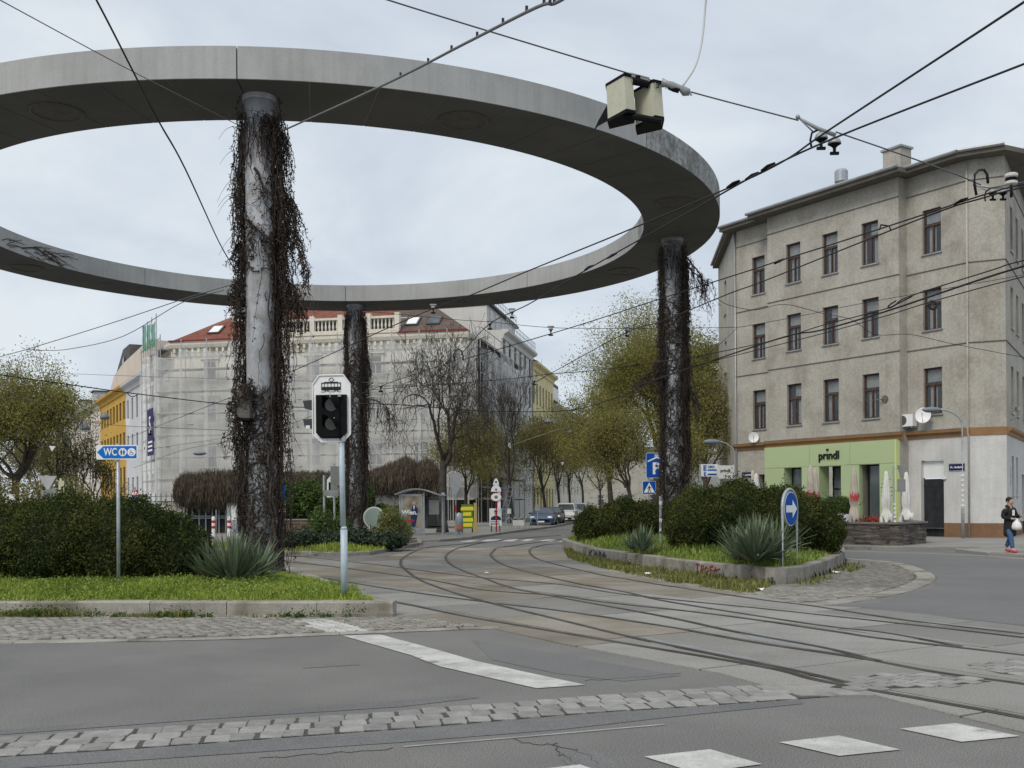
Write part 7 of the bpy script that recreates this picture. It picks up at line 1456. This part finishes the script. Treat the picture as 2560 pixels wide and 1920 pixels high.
# ================================================================= OVERHEAD WIRES
def at_h(X, Y, z): d = ray(X, Y); t = (z-EYE)/d.z; return Vector((d.x*t, t, z))
def wire(label, pts, r=.014, m=wire_m, k=6, cat='overhead wire', group=None, name='overhead_wire'):
    p = spline(pts, k) if len(pts) > 2 else np.array([tuple(pts[0]), tuple((pts[0]+pts[1])/2), tuple(pts[1])])
    if 'contact wire' in label or 'overhead wire before' in label or 'feeder' in label: d_ = p[0]-p[1]; p = np.concatenate([[p[0]+d_/np.linalg.norm(d_)*40], p])
    return setp(MB().tube(p, r, 6).build(name, m, None, True), label, cat, group)
H = lambda l, z: [at_h(x, y, z) for x, y in l]
CZ = 5.8; n0 = at_h(2560, 5, CZ)
def ext(l, e=1.35): return l
c1 = H([(2900, -225), (2560, 5), (2077, 322), (1955, 405), (1802, 478), (1540, 588), (1326, 675), (1171, 740), (1077, 774), (954, 827), (852.5, 873.6), (740, 924), (586, 990), (521, 1015), (322, 1094.5)], CZ)
wire('tram contact wire running from the top right corner across the ring to the far left', c1, .011)
c2 = H([(2900, 30), (2560, 160), (2086, 345), (1900, 432), (1750, 515), (1472, 671), (1333, 754), (1290, 776), (1221, 812), (1156, 881), (1135, 902), (936, 971), (784, 1038), (708, 1065), (590, 1093), (542, 1098), (347, 1127)], CZ-.02)
wire('tram contact wire crossing the sky right of the lantern pair, lower of two', c2, .011)
c3 = H([(2900, 385), (2560, 459.6), (2437, 494), (2295, 541), (2083, 610), (1945, 653), (1859, 681), (1660, 744), (1450, 812), (1250, 872), (1156, 899)], CZ)
wire('tram contact wire over the top floor windows, upper of its pair', c3, .011)
c4 = H([(2900, 396), (2560, 467.7), (2461, 494), (2311, 543), (1912, 701.7), (1823, 734), (1655, 803), (1565, 832), (1387, 928), (1330, 960)], CZ-.02)
wire('tram contact wire over the top floor windows, lower of its pair', c4, .011)
c5 = H([(2900, 575), (2560, 651), (2474, 677), (2270, 742), (2217, 771), (2055, 813.6), (1945, 848), (1792, 881), (1644, 906), (1467, 928), (1373, 935), (1250, 949), (918, 975)], CZ)
wire('overhead wire before the second floor windows, uppermost of three', c5, .012)
c6 = H([(2900, 590), (2560, 665), (2213, 779), (2050, 826), (1969, 840), (1800, 895), (1612, 960), (1565, 984), (1431, 1025), (1250, 1029), (1192, 1027), (932, 1009), (760, 1018), (579, 1011), (521, 1006), (322, 982), (155, 959), (0, 937), (-250, 900)], CZ-.03)
wire('long sagging feeder cable sweeping from the right edge past both columns to the left edge', c6, .019)
c7 = H([(2900, 615), (2560, 691.5), (2327, 754.6), (2197, 795), (2002, 848), (1729, 917), (1600, 962)], CZ-.05)
wire('overhead wire before the second floor windows, lowest of three', c7, .011)
# span wires
A1 = Vector((-5.5, 23.33, 0))
s1 = [at_h(560, -140, 7.8), at_h(970, 0, 7.4), at_h(1560, 180, 6.9), at_h(1724, 229, 6.7), at_h(1996, 301, 6.35)]
wire('thin span wire carrying the pair of cream lantern boxes', s1, .009, wire_md)
s1b = [at_h(2090, 330, 6.3), at_h(2250, 385, 6.2), at_h(2380, 432, 6.12), at_h(2452, 462, 6.08)]
wire('thin span wire from the double insulator to the corner of the grey house', s1b, .009, wire_md)
wire('thin span wire leaving the right edge before the house corner', [at_h(2475, 470, 6.05), at_h(2560, 455, 6.1), at_h(2900, 400, 6.3)], .008, wire_md)
s2 = [at_h(1600, -130, 6.3), at_h(1400, 2, 6.6), at_h(1342, 18, 6.7), at_h(1160, 110, 7.4), at_h(960, 212, 8.2), P(700, 330, 23.1)]
wire('grey clipped cable climbing from the top edge to the head of the nearest column', s2, .017, mat('grey_cable', (.16, .16, .16), rough=.6))
b = MB()
for q in spline(s2, 6)[3:26:2]: b.box((q[0], q[1], q[2]+.03), (.03, .03, .06))
b.cur = 0; setp(b.build('cable_clips', wire_m), 'small clips along the grey cable near the top edge', 'cable clips', None, 'stuff')
s3 = [at_h(90, -270, 7.6), at_h(241, 0, 7.5), at_h(336, 185, 7.3), at_h(399, 307, 7.1), at_h(463, 422, 6.8), P(545, 600, 23.0), P(583, 668, 23.2)]
wire('dark cable dropping from the top left to the side of the nearest column', s3, .013)
wire('thin span wire from the top left corner to the head of the nearest column', [at_h(-200, -110, 8.2), at_h(0, 0, 8.6), at_h(338, 182, 9.2), P(610, 320, 23.1)], .008, wire_md)
wire('white loose cable hanging from the top edge to the lantern pair', [at_h(1775, -80, 8.2), at_h(1765, 0, 7.9), at_h(1755, 100, 7.4), at_h(1738, 165, 7.05), at_h(1706, 216, 6.75)], .014, wire_lt)
wire('upper span wire from the left edge to the nearest column', [P(-150, 940, 33), P(0, 892, 31), P(65, 874, 30), P(275, 809, 27), P(470, 744, 24.5), P(600, 706, 23.2)], .010, wire_md)
wire('lower sagging span wire from the left edge to the nearest column', [P(65, 874, 30), P(110, 876, 29.6), P(177, 872, 29), P(307, 841, 27), P(452, 758, 24.6), P(560, 725, 23.2)], .009, wire_md)
wire('dark wire running down from the left edge to the nearer hanging lamp', [P(-120, 920, 50), P(0, 973, 48), P(72, 1000.5, 47), P(192, 1047.5, 45), P(206, 1068, 44.8)], .018)
wire('thin far wire crossing before the netted building at the left, upper one', [P(-200, 915, 56), P(32, 924.5, 54), P(137, 932.5, 52), P(405, 942.6, 50), P(700, 951, 48), P(1000, 958, 47)], .010, wire_md)
wire('far wire carrying hanging lamps on the left', [P(-150, 1075, 62), P(18, 1067, 60), P(155, 1058, 58), P(217, 1056.5, 57), P(325, 1065.6, 56), P(506, 1073, 54), P(640, 1078, 52), P(790, 1085, 50)], .013)
wire('low far wire rising to the nearest column from the ochre house', [P(333, 1170, 64), P(463, 1123.5, 56), P(590, 1102, 48), P(720, 1080, 44)], .011, wire_md)
wire('slack cable strung across the grey house from the far right column', [P(1790, 745, 40), P(1823, 763, 40.5), P(1888, 775, 41), P(1961, 761, 41.5), P(2055, 783, 42), P(2128, 799, 42), P(2189, 836, 42), P(2274, 836, 42.5), P(2384, 860, 42), P(2560, 893, 41), P(2800, 930, 40)], .012)
wire('long span wire from the middle column across to the grey house', [P(914, 778, 47.3), P(1000, 786, 46.5), P(1138, 799, 46), P(1225, 805, 45.5), P(1377, 819, 45), P(1539, 821, 44.5), P(1700, 820, 44), P(1839, 818, 43.5), P(1888, 811, 43.5), P(2006, 789, 43), P(2165, 756.6, 42.5), P(2560, 687, 41), P(2800, 640, 40)], .012)
wire('thin guy wire from the iron wall anchor to the tram street', [W(4.3, .9, 6.5), P(2028, 1013, 56), P(1838, 1031, 62), P(1660, 953, 74), P(1380, 953, 95)], .009, wire_md)
wire('thin second guy wire before the first floor windows', [W(4.3, .9, 6.55), P(2028, 1000, 56), P(1838, 1006, 62), P(1700, 1010, 70)], .007, wire_md)
wire('short wire joining the span wire to the slack cable by the grey house', [P(1843, 819, 43.5), P(1800, 860, 43), P(1730, 915, 42), P(1665, 950, 41)], .010)
wire('pale twisted line to the hanging lamp over the tram street', [P(1280, 1113, 88), P(1340, 1092, 87), P(1405, 1071, 86), P(1428, 1072, 85.5)], .018, mat('pale_rope', (.35, .33, .24), rough=.8))
wire('far span wire with hanging lamps over the tram street', [P(1330, 1040, 90), P(1371, 1043, 90), P(1440, 1040, 90), P(1560, 1020, 90)], .010, wire_md)
# fittings
def insulator(name, label, c, R, n=2, s=1.0, arms=True):
    r = thing(name, label, 'insulator', tuple(c)); R = Vector(R).normalized(); b = MB(); d_ = MB(); w_ = MB()
    b.tube([c-R*.42*s+up*.20*s, c-R*.05*s+up*.09*s, c+R*.30*s+up*.05*s], [.022*s, .04*s, .04*s], 8); b.tube([c-R*.42*s+up*.20*s, c-R*.12*s-up*.0*s], .014*s, 6); b.sphere(c-R*.43*s+up*.21*s, .045*s, 8, 6)
    for k in range(n):
        q = c+R*(.02+.26*k)*s+up*(-.02-.03*k)*s; b.lathe([(.05*s, .05*s), (.09*s, .02*s), (.12*s, -.04*s), (.125*s, -.07*s)], tuple(q), 14); d_.lathe([(.115*s, -.075*s), (.06*s, -.11*s), (.03*s, -.14*s), (.03*s, -.22*s)], tuple(q), 12); d_.box(tuple(q-up*.24*s), (.16*s, .05*s, .05*s))
    if arms: d_.tube([c-R*.05*s+up*.06*s, c-R*.16*s-up*.02*s, c-R*.19*s-up*.16*s, c-R*.17*s-up*.28*s], .02*s, 6)
    b.build('casting', fitting, r, True); d_.build('clamp', black_m, r); return r
insulator('insulator', 'large double bell insulator where the two contact wires cross at the upper right', at_h(2050, 335, 6.22), V(1, .1, -.22), 2, .66)
ins = insulator('insulator', 'cluster of insulators with a thick black loop before the top of the grey house', at_h(2480, 476, 6.05), V(1, -.3, .05), 2, .5)
c = at_h(2443, 470, 6.0); MB().tube([at_h(2441, 488, CZ+.04), at_h(2436, 460, 5.98), at_h(2437, 436, 6.1), at_h(2447, 425, 6.18), at_h(2460, 424, 6.2), at_h(2468, 436, 6.13), at_h(2470, 458, 6.03)], .019, 8).build('black_loop', wire_m, ins, True)
c = at_h(2528, 445, 6.12); MB().lathe([(.07, .0), (.085, .02), (.085, .05), (.07, .06)], tuple(c), 14).lathe([(.07, -.09), (.08, -.08), (.08, -.05), (.06, -.04)], tuple(c), 14).build('white_cap', insul_w, ins); MB().lathe([(.06, -.05), (.075, -.03), (.075, .0), (.06, .01)], tuple(c), 12).cyl(c-up*.1, c-up*.26, .02, 8).build('insulator_core', black_m, ins)
for lab, q in (('small clamp on the crossing of the two upper right contact wires', at_h(1920, 418, CZ)), ('second small clamp left of the crossing contact wires', at_h(1880, 441, CZ)), ('third small clamp near the rim of the ring', at_h(1833, 461, CZ)), ('clamp on the upper contact wire over the top floor windows', at_h(2402, 504, CZ)), ('clamp on the contact wire by the leftmost top floor window', at_h(1948, 654, CZ)),
               ('clamp on the contact wire before the far right rim of the ring', at_h(1530, 640, CZ)), ('clamp on the contact wire left of the far right column', at_h(1472, 670, CZ))):
    setp(MB().tube([q-V(.07, -.06, .025), q+V(0, 0, .01), q+V(.07, -.06, .03)], [.014, .024, .014], 6).build('wire_clamp', black_m), lab, 'wire clamp')
tl = thing('wire_bracket', 'small black trapeze bracket on the contact wire beside a top floor window', 'wire bracket', tuple(at_h(2212, 568, CZ))); MB().tube([at_h(2199, 574, CZ), at_h(2202, 562, CZ+.12), at_h(2223, 565, CZ+.1), at_h(2227, 575, CZ-.02)], .012, 6).build('bracket', black_m, tl)
for lab, X, Y, D in (('hanging bell insulator left of the far right column', 1377, 820, 45), ('hanging bell insulator right of the ring gap over the street', 1567, 822, 44.5), ('knot of insulators before the dark roof skylights', 1225, 805, 45.5), ('knot of insulators before the white house railing', 1280, 776, 44), ('knot of insulators before the pale yellow house', 1336, 948, 60), ('small insulator on the middle column span', 1083, 765, 46), ('small insulator before the bare tree crown', 952, 961, 46), ('small insulator on the wire right of the dark blue banner', 560, 1078, 53), ('small insulator at the corner of the dark blue banner', 376, 1072, 55)):
    c = P(X, Y, D); r = thing('insulator', lab, 'insulator', tuple(c)); s = .55; MB().box(tuple(c+up*.05), (.5*s, .1, .12*s)).lathe([(.16*s, -.02), (.2*s, -.08), (.1*s, -.1)], tuple(c), 10).build('casting', fitting, r); MB().lathe([(.10*s, -.1), (.04*s, -.2), (.06*s, -.34)], tuple(c), 8).box(tuple(c-up*.3), (.2, .06, .06)).build('clamp', black_m, r)
r = thing('wire_loop', 'black jumper loop on the wires in front of the bare tree crown', 'wire loop', tuple(P(1148, 885, 44))); MB().tube([P(1137, 902, 44), P(1134, 888, 44), P(1138, 876, 44), P(1146, 872, 44), P(1154, 878, 44), P(1158, 890, 44), P(1157, 900, 44)], .035, 6).build('loop', wire_m, r, True)
r = thing('wire_coil', 'coiled black cable hanging before the right second floor window', 'wire coil', tuple(P(2330, 762, 19))); b = MB()
for k in range(3): b.tube([P(2330+9*cos(a)+k*1.5, 762+10*sin(a)+k, 19) for a in np.linspace(0, 2*pi, 14)], .018, 6)
b.build('coil', wire_m, r, True)
for lab, pts in (('drooping tag loop on the feeder cable at the left', [(150, 958), (160, 966), (168, 964), (174, 961)]), ('drooping loop on the feeder cable near the pale grey house', [(318, 982), (327, 991), (336, 991), (347, 984)]), ('drooping loop on the feeder cable over the tram street', [(1416, 1018), (1427, 1026), (1434, 1027), (1442, 1018)]), ('drooping tag loop before the second floor windows', [(2280, 741), (2248, 757), (2224, 770), (2222, 764), (2240, 752)])):
    setp(MB().tube(spline(H(pts, CZ-.04), 5), .016, 5).build('wire_loop', wire_m), lab, 'wire loop')
# ---- pair of cream lantern boxes (backs of hanging traffic signals)
lc = at_h(1590, 237, 5.95); lt_ = thing('hanging_signal', 'pair of cream hanging signal boxes marked 13 seen from behind on a span wire', 'traffic signal', tuple(lc)); sx = lc.y/FPX; 
def LP(X, Y, o=0): p = P(X, Y, lc.y+o); return p
for X0_, Y0_ in ((1554, 232), (1626, 248)):
    o = P(X0_, Y0_, lc.y); w_, h_ = 64*sx, 88*sx; wd2 = .14
    pl_ = [(w_*.10, 0), (w_*.46, .05), (w_*.52, .30), (-w_*.36, .46), (-w_*.50, .27)]; k = len(pl_)
    v = [(o.x+a*1.04+w_*.07, o.y+d, o.z-h_*.46) for a, d in pl_]+[(o.x+a, o.y+d, o.z+h_*.48) for a, d in pl_]
    MB().add(v, [list(range(k))[::-1], list(range(k, 2*k))]+[[i, (i+1) % k, k+(i+1) % k, k+i] for i in range(k)]).build('signal_case', cream_box, lt_)
    for z_, nm_, dz, off in ((.48, 'top_rim', .03, 0), (-.46, 'bottom_rim', -.035, w_*.07)):
        MB().plate([V(o.x+off+a*1.07, o.y+d*1.08-.012, o.z+h_*z_) for a, d in pl_], up*dz).build(nm_, black_m, lt_)
    if X0_ < 1600: MB().add([tuple(V(o.x-w_*.42+x, o.y+y, o.z+z)) for x, y, z in ((0, .34, .02), (-.10, .42, -.14), (-.15, .46, -.24), (-.10, .40, -.20), (.02, .32, -.16), (.04, .40, .0))], [[0, 1, 2, 3, 4], [5, 1, 2], [5, 0, 1], [3, 4, 5], [2, 3, 5]]).build('visor', black_m, lt_)
q = P(1645, 214, lc.y-.0); inst('lettering', text_mesh('3', .075, .002, blackletter, .002), lt_, face_frame(q, V(1, .05, 0))); inst('lettering', text_mesh('1', .075, .002, mat('faded_print', (.36, .36, .30), rough=.8)), lt_, face_frame(P(1638, 213, lc.y-.0), V(1, .05, 0)))
b = MB(); b.tube([LP(1560, 290, .1), LP(1595, 293, .05), LP(1655, 304, .0)], .035, 8).tube([LP(1582, 203, .05), LP(1600, 206, .05), LP(1622, 212, .05)], .04, 8).box(tuple(LP(1594, 200, .05)), (.05, .05, .08)); b.build('cross_bars', black_m, lt_)
MB().plate([LP(1574, 184, .03), LP(1574, 190, .03), LP(1620, 203, .03), LP(1622, 196, .03)], V(0, .09, 0)).plate([LP(1575, 181, .03), LP(1574, 184.5, .03), LP(1622, 197, .03), LP(1624, 193.5, .03)], V(0, .14, 0)).build('hanger_plate', MATS['sign_rear'], lt_)
b = MB().tube([LP(1654, 207), LP(1668, 210), LP(1680, 215), LP(1700, 220), LP(1712, 229), LP(1724, 231)], [.05, .035, .045, .03, .05, .035], 8); b.build('taped_joint', fitting, lt_, True); MB().tube([LP(1672, 216), LP(1684, 222), LP(1698, 226)], .03, 6).build('cable_bundle', black_m, lt_); MB().tube([LP(1724, 231), LP(1729, 239)], .012, 5).tube([LP(1664, 216), LP(1665, 222)], .007, 5).build('wire_ends', wire_lt, lt_)
# ---- hanging street lamps
def hang(label, X, Y, D, w_=1.0):
    c = P(X, Y, D); r = thing('hanging_lamp', label, 'street lamp', tuple(c), 0, 'street lamps hung on span wires'); s = w_/2; MB().lathe([(s, -.12), (s*.95, -.02), (s*.75, .10), (s*.35, .17), (.06, .19), (.03, .26)], tuple(c), 18).build('shade', mat('lamp_shade%d' % int(X), (.17, .19, .20), rough=.5), r, True); MB().lathe([(s*.9, -.125), (s*.6, -.2), (.02, -.22)], tuple(c), 16).build('glass', glass, r, True)
hang('hanging street lamp before the ochre house', 262, 1041, 57, .50); hang('hanging street lamp left of the ochre house', 212, 1067, 45, .38); hang('hanging street lamp over the thin young tree', 167, 1094, 62, .45)
hang('hanging street lamp over the tram street, highest', 1371, 1053, 90, .78); hang('hanging street lamp over the tram street, second', 1428, 1079, 85.5, .6); hang('hanging street lamp over the tram street, third', 1467, 1106, 100, .55); hang('hanging street lamp over the tram street, fourth', 1500, 1119, 115, .5); hang('hanging street lamp over the tram street, farthest', 1527, 1138, 130, .5)
c = P(1273, 1114, 88); wl = thing('wall_lamp', 'small white box lamp on a dark post amid the olive trees', 'lamp', tuple(c)); MB().box(tuple(c), (.22, .2, .42)).build('lamp_box', white_m, wl); MB().cyl(V(c.x, c.y, .1), V(c.x, c.y, c.z-.2), .05, 6).build('post', wire_m, wl)
lamp('far curved street lamp before the left part of the netting', 541, 1330, 64, 5.0, -1, .05, bend=.8)
for lab, X, Y, D in (('small white give way triangle hung among the left trees', 131, 1120, 50), ('small white give way triangle hung over the tram street', 1406, 1159, 90)):
    c = P(X, Y, D); setp(flat(MB(), c, V(1, .1, 0), [(-.14, .12), (.14, .12), (.0, -.14)] if X > 500 else [(-.15, .10), (.15, .08), (-.02, -.16)], 0, .02).build('hanging_sign', white_m), lab, 'sign')
c = P(320, 1055, 58); setp(flat(MB(), c, V(1, 0, 0), rrect(.24, .36, .02), 0, .02).build('hanging_sign', white_m), 'small blank white sign hung on the wire before the pale grey house', 'sign')
c = P(362, 1121, 58); es = thing('hanging_sign', 'small white square sign with letter E on a wire right of the WC sign', 'sign', tuple(c)); flat(MB(), c, V(1, 0, 0), rrect(.19, .24, .01), 0, .02).build('plate', white_m, es); inst('lettering', text_mesh('E', .2, .001, blackletter, .002), es, face_frame(c+V(0, -.024, 0), V(1, 0, 0)))
